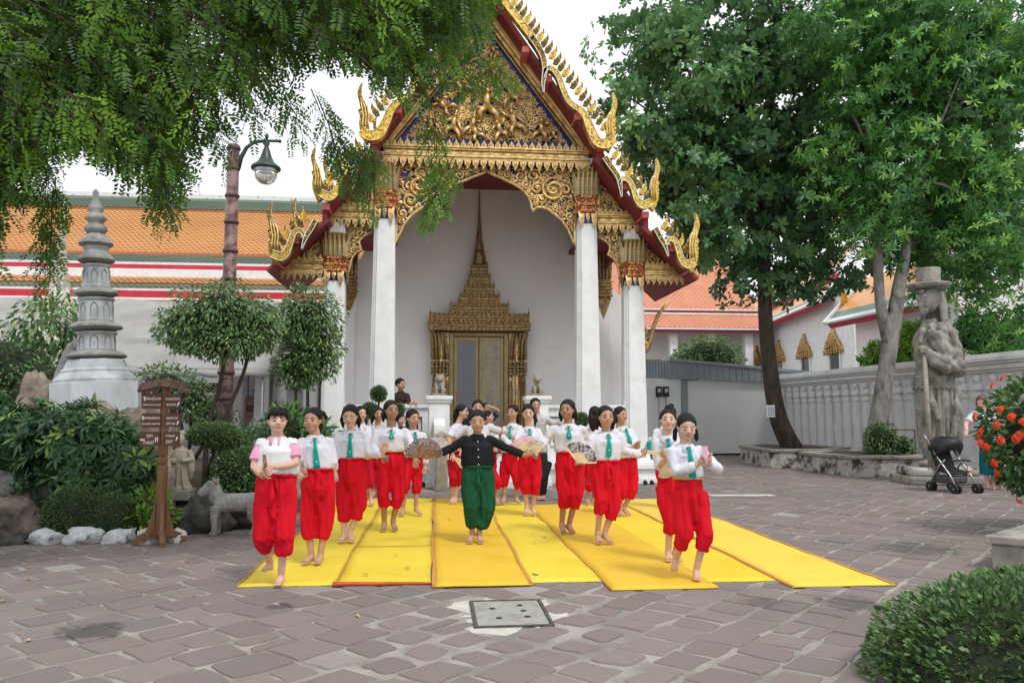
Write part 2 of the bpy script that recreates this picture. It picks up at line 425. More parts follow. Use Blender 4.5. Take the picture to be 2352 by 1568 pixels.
def rockmesh(name, r, seed, sub=3, amp=0.35, sharp=1.0, flatb=True):
    import bmesh
    bm = bmesh.new(); bmesh.ops.create_icosphere(bm, subdivisions=sub, radius=1.0)
    off = Vector((seed * 7.3, seed * 3.1, seed * 1.7))
    for v in bm.verts:
        d = v.co.normalized()
        k = 1 + amp * mnoise.fractal(d * 1.3 + off, 1.0, 2.0, 3) + amp * 0.5 * (abs(mnoise.noise(d * 2.6 + off)) - 0.25) * sharp
        cell = mnoise.noise(d * 5.0 + off) * 0.06 + (abs(mnoise.noise(d * 8.0 + off)) - 0.2) * 0.07 + mnoise.noise(d * 15.0 + off) * 0.02
        c = d * (k + cell)
        v.co = Vector((c.x * r[0], c.y * r[1], c.z * r[2]))
        if flatb and v.co.z < -r[2] * 0.55: v.co.z = -r[2] * 0.55
    me = bpy.data.meshes.new(name); bm.to_mesh(me); bm.free()
    me.polygons.foreach_set('use_smooth', [True] * len(me.polygons))
    return me

def text_mesh(txt, size, name='lettering', bold=0.0, ex=0.0):
    cu = bpy.data.curves.new(name, 'FONT'); cu.body = txt; cu.size = size; cu.offset = bold; cu.extrude = ex
    cu.align_x = 'CENTER'; cu.align_y = 'CENTER'; cu.resolution_u = 2
    ob = bpy.data.objects.new('tmp_text', cu); COL.objects.link(ob)
    dg = bpy.context.evaluated_depsgraph_get()
    me = bpy.data.meshes.new_from_object(ob.evaluated_get(dg))
    bpy.data.objects.remove(ob); bpy.data.curves.remove(cu)
    me.name = name
    return me
# ------------------------------------------------------------------ ground and paving
def ground_mat(name, base_a, base_b, stone):
    m = bpy.data.materials.new(name); m.use_nodes = True
    t = m.node_tree; L = t.links.new; b = t.nodes['Principled BSDF']
    g = t.nodes.new('ShaderNodeNewGeometry'); pos = g.outputs['Position']
    def nz(scale, detail=6, rough=0.6):
        n = t.nodes.new('ShaderNodeTexNoise'); n.inputs['Scale'].default_value = scale; n.inputs['Detail'].default_value = detail
        n.inputs['Roughness'].default_value = rough; L(pos, n.inputs['Vector']); return n.outputs[0]
    def rng(v, a, c, lo=0.0, hi=1.0):
        r = t.nodes.new('ShaderNodeMapRange'); r.inputs[1].default_value = a; r.inputs[2].default_value = c
        r.inputs[3].default_value = lo; r.inputs[4].default_value = hi; L(v, r.inputs[0]); return r.outputs[0]
    def mix(f, c1, c2):
        x = t.nodes.new('ShaderNodeMix'); x.data_type = 'RGBA'; L(f, x.inputs[0])
        for k, c in ((6, c1), (7, c2)):
            if isinstance(c, tuple): x.inputs[k].default_value = _lin(c)
            else: L(c, x.inputs[k])
        return x.outputs[2]
    if stone:
        a = t.nodes.new('ShaderNodeAttribute'); a.attribute_name = 'tint'
        r = t.nodes.new('ShaderNodeValToRGB'); e = r.color_ramp.elements
        e[0].color = _lin((0.158, 0.132, 0.128)); e[1].color = _lin((0.235, 0.186, 0.176)); k = e.new(0.5); k.color = _lin(base_a)
        k = e.new(0.97); k.color = _lin((0.225, 0.185, 0.172)); k = e.new(0.975); k.color = _lin(base_b)
        L(a.outputs['Fac'], r.inputs[0])
        col = mix(rng(nz(22), 0.3, 0.7, 0.0, 0.5), r.outputs[0], (0.17, 0.14, 0.135))
        col = mix(rng(nz(190, 3), 0.5, 0.75, 0, 0.35), col, (0.36, 0.32, 0.30))
    else:
        col = mix(rng(nz(2.6), 0.4, 0.6), base_a, base_b)
        col = mix(rng(nz(30), 0.35, 0.7, 0, 0.6), col, (0.21, 0.195, 0.175))
    # grime and old wet stains with shapes of their own
    col = mix(rng(nz(0.55, 8, 0.7), 0.50, 0.66, 0, 0.45), col, (0.13, 0.125, 0.112))
    for (sx, sy, rad, amt) in ((-2.35, 5.75, 0.30, 0.8), (3.3, 6.0, 0.34, 0.65), (5.3, 8.3, 0.55, 0.55), (-4.6, 8.4, 0.9, 0.45), (2.6, 6.1, 0.25, 0.5), (-1.2, 6.35, 0.12, 0.7)):
        vm = t.nodes.new('ShaderNodeVectorMath'); vm.operation = 'DISTANCE'; vm.inputs[1].default_value = (sx, sy, 0)
        L(pos, vm.inputs[0])
        ad = t.nodes.new('ShaderNodeMath'); ad.operation = 'MULTIPLY_ADD'; L(nz(5, 6, 0.7), ad.inputs[0]); ad.inputs[1].default_value = rad * 2.2; L(vm.outputs['Value'], ad.inputs[2])
        col = mix(rng(ad.outputs[0], rad * 2.0, rad * 1.6, 0, amt), col, (0.055, 0.055, 0.05))
    L(col, b.inputs['Base Color'])
    b.inputs['Roughness'].default_value = 0.72; b.inputs['Specular IOR Level'].default_value = 0.3
    bp = t.nodes.new('ShaderNodeBump'); bp.inputs['Strength'].default_value = 0.35; bp.inputs['Distance'].default_value = 0.006
    L(nz(38, 6, 0.7), bp.inputs['Height']); L(bp.outputs[0], b.inputs['Normal'])
    return m

M['mortar'] = ground_mat('paving_mortar', (0.20, 0.188, 0.17), (0.36, 0.34, 0.305), False)
M['paver'] = ground_mat('mauve_paving_stone', (0.192, 0.155, 0.149), (0.38, 0.37, 0.33), True)

mb = MB(); mb.add([(-300, -60, 0), (300, -60, 0), (300, 500, 0), (-300, 500, 0)], [(0, 1, 2, 3)])
ground = tag(mb.build('ground', 'mortar'), 'worn mauve stone paving of the temple courtyard with pale mortar joints', kind='structure')

def in_view(x, y, mar=1.0):
    ex, ey = math.sin(YAW), math.cos(YAW)
    d = x * ex + y * ey; l = x * ey - y * ex
    return d > 3.6 and abs(l) < d * 0.665 + mar

MATS = [  # x0, x1, y0, y1, stacking level, colour, edges
    (-1.70, -0.85, 7.06, 13.9, 0, 'l'), (-0.87, -0.02, 7.00, 8.98, 1, 'l'), (-0.87, -0.03, 8.90, 13.9, 0, 'l'),
    (-0.02, 0.86, 6.84, 13.7, 2, 'g'), (0.70, 1.53, 6.98, 13.2, 0, 'l'), (1.49, 2.42, 6.60, 12.75, 1, 'g'),
    (2.25, 3.08, 6.86, 12.9, 0, 'y'), (3.06, 3.98, 6.56, 13.4, 1, 'p')]

def stone_spot_ok(x, y):
    if not in_view(x, y): return False
    for (x0, x1, y0, y1, *_r) in MATS:
        if x0 + 0.12 < x < x1 - 0.12 and y0 + 0.35 < y < y1 - 0.1: return False
    if 0.2 < x < 0.93 and 5.48 < y < 6.45: return False          # inspection cover
    if x < -3.3 and y > 9.75 - 0.02 * x and not (x > -3.3): return False   # planted bed
    if x < -2.9 and y > 10.4: return False
    if y > 16.45 and -3.2 < x < 5.4: return False                 # temple plinth
    if y > 27 or (x > 12.3 and y > 15.5): return False
    if x < -2 and y > 12.5: return False
    return True

PA = Vector((math.cos(R(45)), math.sin(R(45)))); PB = Vector((-math.sin(R(45)), math.cos(R(45))))
stones = []
rs = random.Random(11)
b = -20.0; row = 0
while b < 26:
    wrow = rs.uniform(0.28, 0.36)
    a = -25.0 + rs.uniform(0, 0.3)
    while a < 45:
        l = rs.choice((0.26, 0.31, 0.33, 0.36, 0.42)) * rs.uniform(0.93, 1.07)
        c = PA * (a + l / 2) + PB * (b + wrow / 2)
        if stone_spot_ok(c.x, c.y):
            if rs.random() < 0.05:
                f = rs.uniform(0.42, 0.58); c1 = PA * (a + l / 2) + PB * (b + wrow * f / 2); c2 = PA * (a + l / 2) + PB * (b + wrow * (1 + f) / 2)
                stones += [(c1.x, c1.y, l, wrow * f), (c2.x, c2.y, l, wrow * (1 - f))]
            else: stones.append((c.x, c.y, l, wrow))
        a += l
    b += wrow; row += 1
stones.sort(key=lambda q: math.hypot(q[0] - 0.3, q[1]))

def stone_geom(q, rr):
    cx, cy, l, w = q
    gap = rr.uniform(0.006, 0.020) + (rr.uniform(0, 0.022) if rr.random() < 0.14 else 0); hl, hw = l / 2 - gap, w / 2 - gap
    odd = (-0.35 < cx < 1.35 and 4.75 < cy < 6.7)
    cut = rr.choice((0.008, 0.014, 0.022, 0.04)) * rr.uniform(0.7, 1.3) + (0.035 if odd else 0)
    if odd: hl *= rr.uniform(0.72, 0.95); hw *= rr.uniform(0.72, 0.95)
    cut = min(cut, 0.38 * hw, 0.38 * hl)
    pts = []
    for sx, sy, order in ((1, 1, 0), (-1, 1, 1), (-1, -1, 0), (1, -1, 1)):
        jx, jy = rr.uniform(-0.026, 0.020) * sx, rr.uniform(-0.026, 0.020) * sy
        k1, k2 = cut * rr.uniform(0.4, 1.5), cut * rr.uniform(0.4, 1.5)
        p1 = (sx * hl + jx, sy * (hw - k1) + jy); p2 = (sx * (hl - k2) + jx, sy * hw + jy)
        pm = ((p1[0] + p2[0]) / 2 + sx * 0.25 * k2, (p1[1] + p2[1]) / 2 + sy * 0.25 * k1)
        pts += ([p1, pm, p2] if order == 0 else [p2, pm, p1])
    # mid-edge wobble
    out = []
    for i, p in enumerate(pts):
        out.append(p)
        q2 = pts[(i + 1) % len(pts)]
        if math.hypot(p[0] - q2[0], p[1] - q2[1]) > 0.12:
            out.append(((p[0] + q2[0]) / 2 + rr.uniform(-0.015, 0.015), (p[1] + q2[1]) / 2 + rr.uniform(-0.015, 0.015)))
    n = len(out); h = rr.uniform(0.005, 0.013)
    tx, ty = rr.uniform(-0.012, 0.012), rr.uniform(-0.012, 0.012)
    V = []
    for k, z in ((1.0, -0.004), (1.0 - 0.006 / max(hl, 0.08), h)):
        for (u, v) in out:
            V.append(((PA.x * u + PB.x * v) * k, (PA.y * u + PB.y * v) * k, z + (u * tx + v * ty if z > 0 else 0)))
    F = [tuple(range(n, 2 * n))] + [(i, (i + 1) % n, (i + 1) % n + n, i + n) for i in range(n)]
    return V, F

NIND = 300
rr = random.Random(5)
for q in stones[:NIND]:
    V, F = stone_geom(q, rr)
    me = bpy.data.meshes.new('paving_stone'); me.from_pydata(V, [], F)
    at = me.attributes.new('tint', 'FLOAT', 'POINT'); at.data.foreach_set('value', [rr.random()] * len(V))
    put('paving_stone', me, 'paver', ground, loc=(q[0], q[1], 0))
V = []; F = []; T = []
for q in stones[NIND:]:
    v, f = stone_geom(q, rr); k = len(V)
    V += [(p[0] + q[0], p[1] + q[1], p[2]) for p in v]; F += [tuple(i + k for i in g) for g in f]; T += [rr.random()] * len(v)
me = bpy.data.meshes.new('distant_paving'); me.from_pydata(V, [], F)
at = me.attributes.new('tint', 'FLOAT', 'POINT'); at.data.foreach_set('value', T)
o = put('distant_paving', me, 'paver', ground); o['kind'] = 'stuff'

# inspection cover set in pale mortar
t = thing('inspection_cover', 'square concrete inspection cover in a dark steel frame before the mats', 'drain cover', (0.565, 5.965, 0))
pts = []
rr = random.Random(8)
for i in range(44):
    a = 2 * PI * i / 44; k = 0.40 + 0.10 * math.sin(3 * a + 1) + rr.uniform(-0.05, 0.10)
    k *= 1 / max(abs(math.cos(a)), abs(math.sin(a))) ** 0.6
    pts.append((math.cos(a) * k * 0.95, math.sin(a) * k * 1.02))
M['palemortar'] = mat('pale_fresh_mortar', (0.42, 0.40, 0.36), (0.56, 0.53, 0.47), ns=7, rough=0.85, bump=0.3, bs=40)
mbx = MB(); mbx.prism(pts, 0.001, 0.006, 'xy'); mbx.build('mortar_collar', 'palemortar', t)
M['frameiron'] = mat('rusty_dark_frame', (0.05, 0.047, 0.045), (0.10, 0.09, 0.08), ns=20, rough=0.7)
M['concrete'] = mat('grey_concrete', (0.27, 0.27, 0.24), (0.34, 0.335, 0.30), ns=12, rough=0.85, bump=0.3, bs=60, c3=(0.2, 0.2, 0.18), n3=4)
MB().b2(-0.255, 0.255, -0.355, 0.355, 0.002, 0.014).build('slab', 'concrete', t, bev=0.003)
fr = MB(); fr.b2(-0.285, -0.26, -0.385, 0.385, 0.002, 0.019); fr.b2(0.26, 0.285, -0.385, 0.385, 0.002, 0.019)
fr.b2(-0.26, 0.26, 0.36, 0.385, 0.002, 0.018); fr.b2(-0.26, 0.26, -0.385, -0.36, 0.002, 0.018); fr.build('frame', 'frameiron', t)
for (x, y) in ((-0.12, 0.12), (0.10, 0.2), (-0.09, -0.16), (0.12, -0.14), (0.11, 0.03)):
    mbx = MB(); mbx.lathe([(0.022, 0), (0.024, 0.003), (0.012, 0.004), (0.010, 0.001)], 10, (x, y, 0.0145)); mbx.build('lifting_hole', 'black', t, True)

# slot cover in the courtyard to the right
t = thing('slot_cover', 'long pale concrete drain cover flush in the paving right of the mats', 'drain cover', (5.55, 13.85, 0), R(-3))
for sx in (-0.3, 0.3):
    MB().b2(sx - 0.295, sx + 0.295, -0.13, 0.13, 0.002, 0.017).build('slab', 'palemortar', t, bev=0.004)
MB().b2(-0.63, 0.63, -0.16, 0.16, 0.001, 0.012).build('frame', 'black', t)

# ------------------------------------------------------------------ woven mats
def matmat(name, c1, c2):
    m = mat(name, c1, c2, ns=2.2, rough=0.6, spec=0.3, c3=tuple(k * 0.86 for k in c1), n3=0.9, lo3=0.5, hi3=0.75)
    t = m.node_tree; L = t.links.new; b = t.nodes['Principled BSDF']
    tc = t.nodes.new('ShaderNodeTexCoord')
    w = t.nodes.new('ShaderNodeTexWave'); w.bands_direction = 'Y'; w.inputs['Scale'].default_value = 24
    w2 = t.nodes.new('ShaderNodeTexWave'); w2.bands_direction = 'X'; w2.inputs['Scale'].default_value = 18
    L(tc.outputs['Object'], w.inputs['Vector']); L(tc.outputs['Object'], w2.inputs['Vector'])
    mu = t.nodes.new('ShaderNodeMath'); mu.operation = 'MULTIPLY'; L(w.outputs[1], mu.inputs[0]); L(w2.outputs[1], mu.inputs[1])
    bp = t.nodes.new('ShaderNodeBump'); bp.inputs['Strength'].default_value = 0.5; bp.inputs['Distance'].default_value = 0.004
    L(mu.outputs[0], bp.inputs['Height']); L(bp.outputs[0], b.inputs['Normal'])
    return m
M['mat_l'] = matmat('lemon_woven_plastic', (0.70, 0.53, 0.035), (0.75, 0.58, 0.055))
M['mat_g'] = matmat('golden_woven_plastic', (0.68, 0.43, 0.025), (0.72, 0.47, 0.04))
M['mat_y'] = matmat('yellow_woven_plastic', (0.74, 0.52, 0.025), (0.78, 0.56, 0.04))
M['mat_p'] = matmat('pale_yellow_woven_plastic', (0.76, 0.53, 0.06), (0.80, 0.57, 0.08))
M['matedge'] = mat('orange_mat_edge', (0.55, 0.24, 0.05), (0.64, 0.31, 0.07), ns=18, rough=0.65, wave=('Y', 40, 0.5))
M['matroll'] = mat('red_orange_mat_hem', (0.45, 0.07, 0.02), (0.55, 0.11, 0.03), ns=30, rough=0.65)
MATLAB = ['leftmost long lemon yellow mat beside the planted bed', 'short lemon yellow mat with a red hem along its front edge',
          'lemon yellow mat behind the short red-hemmed mat', 'golden mat with orange side strips under the woman in black',
          'yellow mat between the two golden mats', 'golden mat reaching nearest the front at its right half',
          'yellow mat between the second golden mat and the outermost mat', 'outermost pale yellow mat on the right of the row']
rr = random.Random(3)
for i, (x0, x1, y0, y1, lev, c) in enumerate(MATS):
    t = thing('woven_mat', MATLAB[i], 'mat', ((x0 + x1) / 2, (y0 + y1) / 2, 0.014 + lev * 0.007), 0, 'woven mats laid side by side for the dancers')
    hw, hl = (x1 - x0) / 2, (y1 - y0) / 2
    nx, ny = 8, max(12, int(hl * 12)); mb = MB(); vs = []; fs = []
    sd = i * 5.7
    def ex(y): return 0.010 * math.sin(y * 2.1 + sd) + 0.008 * mnoise.noise(Vector((y * 1.7, sd, 0)))
    for jy in range(ny + 1):
        y = -hl + 2 * hl * jy / ny
        for jx in range(nx + 1):
            x = -hw + 2 * hw * jx / nx
            fy = 0.012 * mnoise.noise(Vector((x * 3, sd, 3))) if jy in (0, ny) else 0
            vs.append((x + ex(y) * (x / hw), y + fy, 0.009 * max(0, mnoise.noise(Vector((x * 2.2 + sd, y * 1.1, sd)))) + 0.004 * max(0, mnoise.noise(Vector((x * 5 + sd, y * 6, sd))))))
    n1 = (nx + 1) * (ny + 1)
    for jy in range(ny):
        for jx in range(nx):
            a = jy * (nx + 1) + jx; fs.append((a, a + 1, a + nx + 2, a + nx + 1))
    vs2 = [(p[0], p[1], -0.010) for p in vs]
    mb.add(vs, fs); mb.add(vs2, [tuple(reversed(f)) for f in fs])
    rim = [jx for jx in range(nx + 1)] + [jy * (nx + 1) + nx for jy in range(1, ny + 1)] + [ny * (nx + 1) + jx for jx in range(nx - 1, -1, -1)] + [jy * (nx + 1) for jy in range(ny - 1, 0, -1)]
    for k in range(len(rim)):
        a, b_ = rim[k], rim[(k + 1) % len(rim)]; mb.f.append((b_, a, a + n1, b_ + n1)); mb.m.append(0)
    mb.build('weave', 'mat_' + c, t, smooth=True)
    for s_ in (-1, 1):
        if (i in (0, 3, 7) or (i in (5,) and s_ == -1) or (i in (1, 2, 4, 6) and s_ == -1)):
            w = 0.028 if i in (3, 7) else 0.011
            st = MB(); pv = []; pf = []
            for jy in range(ny + 1):
                y = -hl + 2 * hl * jy / ny; e = s_ * (hw + ex(y)) + s_ * (0.004 * math.sin(y * 31 + sd))
                pv += [(e - s_ * w, y, 0.0065), (e + s_ * 0.004, y, 0.0068), (e + s_ * 0.006, y, -0.008)]
            for jy in range(ny):
                a = jy * 3
                for k in (0, 1):
                    q = (a + k, a + k + 1, a + k + 4, a + k + 3); pf.append(q if s_ > 0 else tuple(reversed(q)))
            st.add(pv, pf); st.build('edge_strip', 'matedge', t)
    if i == 1:
        pts = [(-hw + 2 * hw * k / 14, -hl - 0.004 + 0.006 * math.sin(k * 0.8), 0.010 - 0.008 * k / 14) for k in range(15)]
        mb = MB(); mb.tube(pts, [0.021 - 0.010 * k / 14 for k in range(15)], 8); mb.build('rolled_hem', 'matroll', t, True)

# a few dry leaves and scraps lying about
M['dryleaf'] = mat('dry_yellow_leaf', (0.42, 0.28, 0.07), (0.52, 0.38, 0.12), ns=30, rough=0.7, tint=0.35)
lm = MB(); lm.add([(0, -0.035, 0), (0.016, -0.008, 0.010), (0.012, 0.02, 0.008), (0, 0.04, 0.014), (-0.013, 0.018, 0.009), (-0.015, -0.01, 0.012), (0, 0, 0.002)],
                  [(0, 1, 6), (1, 2, 6), (2, 3, 6), (3, 4, 6), (4, 5, 6), (5, 0, 6)])
lme = lm.mesh('fallen_leaf'); lme.materials.append(M['dryleaf'])
for (x, y, m_) in ((-3.6, 7.5, 0), (-3.4, 6.7, 0), (-1.95, 6.7, 0), (-3.45, 5.9, 0), (-2.65, 5.55, 0), (-0.55, 5.95, 0), (-3.9, 8.1, 0), (-0.25, 7.6, 1), (-0.4, 8.3, 1), (0.55, 9.4, 1), (1.15, 9.0, 1),
                   (1.2, 9.6, 1), (0.2, 10.9, 1), (-0.5, 11.4, 1), (4.4, 9.4, 0), (-0.62, 7.35, 1)):
    o = put('fallen_leaf', lme, None, loc=(x, y, 0.014 if not m_ else 0.036), rz=rr.uniform(0, 6))
    tag(o, 'small curled dry leaf lying on ' + ('a yellow mat' if m_ else 'the paving'), 'leaf', 'fallen leaves on the ' + ('mats' if m_ else 'paving'))
# ------------------------------------------------------------------ the temple porch
TX, TY = 1.10, 17.0
temple = thing('temple_porch', 'tall white pillared temple porch with gilded carved gable and tiered roof', 'temple', (TX, TY, 0))

def crom(pts, n=6):
    P = [pts[0]] + list(pts) + [pts[-1]]; out = []
    for i in range(1, len(P) - 2):
        for k in range(n):
            t = k / n; a, b, c, d = (np.array(P[i + j - 1], float) for j in range(4))
            out.append(tuple(0.5 * ((2 * b) + (c - a) * t + (2 * a - 5 * b + 4 * c - d) * t * t + (3 * b - a - 3 * c + d) * t ** 3)))
    out.append(tuple(pts[-1])); return out

def ribbon(mb, path, w, y0, y1):
    n = len(path); ws = w if hasattr(w, '__len__') else [w] * n
    A = []; B = []
    for i, p in enumerate(path):
        a, c = path[max(i - 1, 0)], path[min(i + 1, n - 1)]
        tx, tz = c[0] - a[0], c[1] - a[1]; l = math.hypot(tx, tz) or 1
        nx, nz = -tz / l, tx / l
        A.append((p[0] + nx * ws[i] / 2, p[1] + nz * ws[i] / 2)); B.append((p[0] - nx * ws[i] / 2, p[1] - nz * ws[i] / 2))
    vs = []
    for i in range(n):
        vs += [(A[i][0], y0, A[i][1]), (B[i][0], y0, B[i][1]), (B[i][0], y1, B[i][1]), (A[i][0], y1, A[i][1])]
    fs = [(0, 1, 2, 3), tuple(4 * (n - 1) + k for k in (3, 2, 1, 0))]
    for i in range(n - 1):
        a, c = 4 * i, 4 * i + 4
        for k in range(4): fs.append((a + k, c + k, c + (k + 1) % 4, a + (k + 1) % 4))
    return mb.add(vs, fs)

def inside(p, poly):
    c = False; n = len(poly)
    for i in range(n):
        (x1, z1), (x2, z2) = poly[i], poly[(i + 1) % n]
        if (z1 > p[1]) != (z2 > p[1]) and p[0] < (x2 - x1) * (p[1] - z1) / (z2 - z1) + x1: c = not c
    return c
def edge_dist(p, poly):
    best = 9
    for i in range(len(poly)):
        a, b = np.array(poly[i]), np.array(poly[(i + 1) % len(poly)]); d = b - a
        t = max(0, min(1, float(np.dot(np.array(p) - a, d) / (np.dot(d, d) + 1e-9)))); best = min(best, float(np.linalg.norm(np.array(p) - a - d * t)))
    return best

def spiral(mb, cx, cz, r, y, hand, ph, thick=0.3, turns=1.6, n=20, sides=5):
    pts = []; rad = []
    for i in range(n):
        t = i / (n - 1); th = ph + hand * turns * 2 * PI * t; q = r * (1 - 0.82 * t)
        pts.append((cx + q * math.cos(th), y - 0.3 * thick * r * t, cz + q * math.sin(th))); rad.append(r * thick * (0.35 + 0.65 * math.sin(PI * (0.1 + 0.62 * t))))
    mb.tube(pts, rad, sides, up=(0, -1, 0))
    mb.ell((cx, y - thick * r * 0.4, cz), (r * 0.2, r * 0.16, r * 0.2), 6, 4)

def leaflet(mb, x, z, a, l, y):
    c, s_ = math.cos(a), math.sin(a)
    w = l * 0.24
    P = [(0, 0, 0), (l * 0.45, -w * 0.6, w), (l, -w * 0.2, 0.12 * l), (l * 0.45, -w * 0.6, -w), (l * 0.4, -w * 1.3, 0)]
    vs = [(x + c * p[0] - s_ * p[2], y + p[1], z + s_ * p[0] + c * p[2]) for p in P]
    mb.add(vs, [(0, 4, 1), (4, 2, 1), (0, 3, 4), (4, 3, 2)])

def scrolls(poly, seed, rmin, rmax, y, tries=900, avoid=(), dens=1.0):
    rr = random.Random(seed); xs = [p[0] for p in poly]; zs = [p[1] for p in poly]; cs = []
    mb = MB()
    for k in range(tries):
        r0 = rmax - (rmax - rmin) * (k / tries) ** 0.6
        p = (rr.uniform(min(xs), max(xs)), rr.uniform(min(zs), max(zs)))
        if not inside(p, poly): continue
        r = min(r0, edge_dist(p, poly) * 0.98)
        if r < rmin: continue
        if any(math.hypot(p[0] - c[0], p[1] - c[1]) < (r + c[2]) * 0.72 for c in cs): continue
        if any(math.hypot((p[0] - c[0]), (p[1] - c[1])) < r + c[2] for c in avoid): continue
        cs.append((p[0], p[1], r))
    for (x, z, r) in cs:
        h = rr.choice((-1, 1)); ph = rr.uniform(0, 6.28)
        spiral(mb, x, z, r * 0.9, y, h, ph)
        for q in range(6):
            a = ph + q * PI / 3 + rr.uniform(-0.3, 0.3)
            leaflet(mb, x + math.cos(a) * r * 0.75, z + math.sin(a) * r * 0.75, a + h * 0.9, r * rr.uniform(0.6, 1.0), y)
    return mb

def redent(w, steps=2, d=None):
    """square outline with stepped corners"""
    d = d or w * 0.14; h = w / 2; q = []
    for k in range(steps + 1): q.append((h - k * d, h - (steps - k) * d)); q.append((h - (k + 1) * d if k < steps else None, h - (steps - k) * d))
    q = [p for p in q if p[0] is not None]
    out = []
    for k in range(4):
        a = k * PI / 2; c, s_ = round(math.cos(a)), round(math.sin(a))
        out += [(c * x - s_ * y, s_ * x + c * y) for x, y in q]
    return out

def loft(mb, rings, c=(0, 0)):
    n = len(rings[0][0]); vs = []; fs = []
    for pts, k, z in rings:
        vs += [(c[0] + p[0] * k, c[1] + p[1] * k, z) for p in pts]
    for i in range(len(rings) - 1):
        for k in range(n):
            k2 = (k + 1) % n; fs.append((i * n + k, i * n + k2, (i + 1) * n + k2, (i + 1) * n + k))
    fs.append(tuple(range(n))[::-1]); fs.append(tuple((len(rings) - 1) * n + k for k in range(n)))
    return mb.add(vs, fs)

# --- plinth, floor, stair, parapets
mb = MB(); mb.b2(-3.85, 3.85, -0.55, 9, 0.0, 0.12); mb.b2(-3.78, 3.78, -0.48, 9, 0.12, 0.30); mb.b2(-3.84, 3.84, -0.54, 9, 0.30, 0.40); mb.b2(-3.76, 3.76, -0.46, 9, 0.40, 0.46)
mb.build('plinth', 'white', temple, bev=0.012)
for k in range(3):
    MB().b2(-0.78, 0.78, -1.35 + k * 0.28, -0.56, k * 0.15 + 0.001, k * 0.15 + 0.15).build('stair_step', 'white', temple, bev=0.01)
for s_ in (-1, 1):
    p = MB(); p.box((s_ * 1.02, -0.78, 0.06), (0.54, 0.54, 0.12)); p.box((s_ * 1.02, -0.78, 0.18), (0.50, 0.50, 0.12), top=0.94)
    p.box((s_ * 1.02, -0.78, 0.97), (0.44, 0.44, 1.46), top=0.95); p.box((s_ * 1.02, -0.78, 1.735), (0.47, 0.47, 0.07), top=1.08); p.box((s_ * 1.02, -0.78, 1.81), (0.54, 0.54, 0.08))
    p.build('stair_pedestal', 'white', temple, bev=0.012)
    ch = [(-1.60, 0.0), (-1.60, 1.18)] + [(-1.60 + 0.18 - 0.18 * math.cos(a), 1.18 + 0.20 * math.sin(a)) for a in (0.4, 0.8, 1.2, 1.57)] + [(-1.02, 1.38), (-1.02, 0.0)]
    p = MB(); p.prism(ch, s_ * 1.02 - 0.11, s_ * 1.02 + 0.11, 'yz'); p.build('stair_cheek', 'white', temple, bev=0.02)
    for (x0, x1) in ((1.26, 1.94), (2.53, 3.02)):
        a, b = (x0, x1) if s_ > 0 else (-x1, -x0)
        p = MB(); p.b2(a, b, -0.14, 0.14, 0.461, 0.72); p.b2(a, b, -0.14, 0.14, 1.42, 1.60); p.b2(a, a + 0.12, -0.138, 0.138, 0.72, 1.42); p.b2(b - 0.12, b, -0.138, 0.138, 0.72, 1.42)
        p.b2(a + 0.12, b - 0.12, 0.02, 0.10, 0.72, 1.42)
        p.build('parapet', 'white', temple, bev=0.008)
        MB().b2(a - 0.02, b + 0.02, -0.19, 0.19, 1.602, 1.67).build('parapet_coping', 'white', temple, bev=0.012)
        q = MB(); q.b2(a + 0.20, b - 0.20, -0.02, 0.018, 0.85, 1.32); q.build('parapet_vent', 'darkglass', temple)
        q = MB()
        for (u0, u1, v0, v1) in ((a + 0.15, b - 0.15, 0.79, 0.85), (a + 0.15, b - 0.15, 1.32, 1.38), (a + 0.15, a + 0.20, 0.85, 1.32), (b - 0.20, b - 0.15, 0.85, 1.32)):
            q.b2(u0, u1, -0.06, 0.018, v0, v1)
        q.build('vent_frame', 'white', temple, bev=0.005)

# --- columns with gilded capitals
petal = MB(); petal.add([(-0.045, 0, 0), (0.045, 0, 0), (0.055, -0.02, 0.35), (0.0, -0.11, 0.64), (-0.055, -0.02, 0.35), (0, -0.045, 0.02), (0, -0.07, 0.35)],
                        [(0, 5, 6, 4), (5, 1, 2, 6), (4, 6, 3), (6, 2, 3)])
petal_me = petal.mesh('capital_petal'); petal_me.materials.append(M['glassmos'])
pr = MB()
for s_ in (-1, 1): pr.tube([(s_ * 0.047, -0.002, 0), (s_ * 0.058, -0.024, 0.35), (0, -0.115, 0.65)], 0.007, 4)
petalrim_me = pr.mesh('petal_rim'); petalrim_me.materials.append(M['gold'])
dp = MB(); dp.add([(-0.06, 0, 0), (0.06, 0, 0), (0.05, -0.03, -0.16), (0, -0.012, -0.34), (-0.05, -0.03, -0.16), (0, -0.035, -0.12)],
                  [(0, 5, 1), (1, 5, 2), (2, 5, 3), (3, 5, 4), (4, 5, 0)])
dpet_me = dp.mesh('pendant_petal'); dpet_me.materials.append(M['gold'])
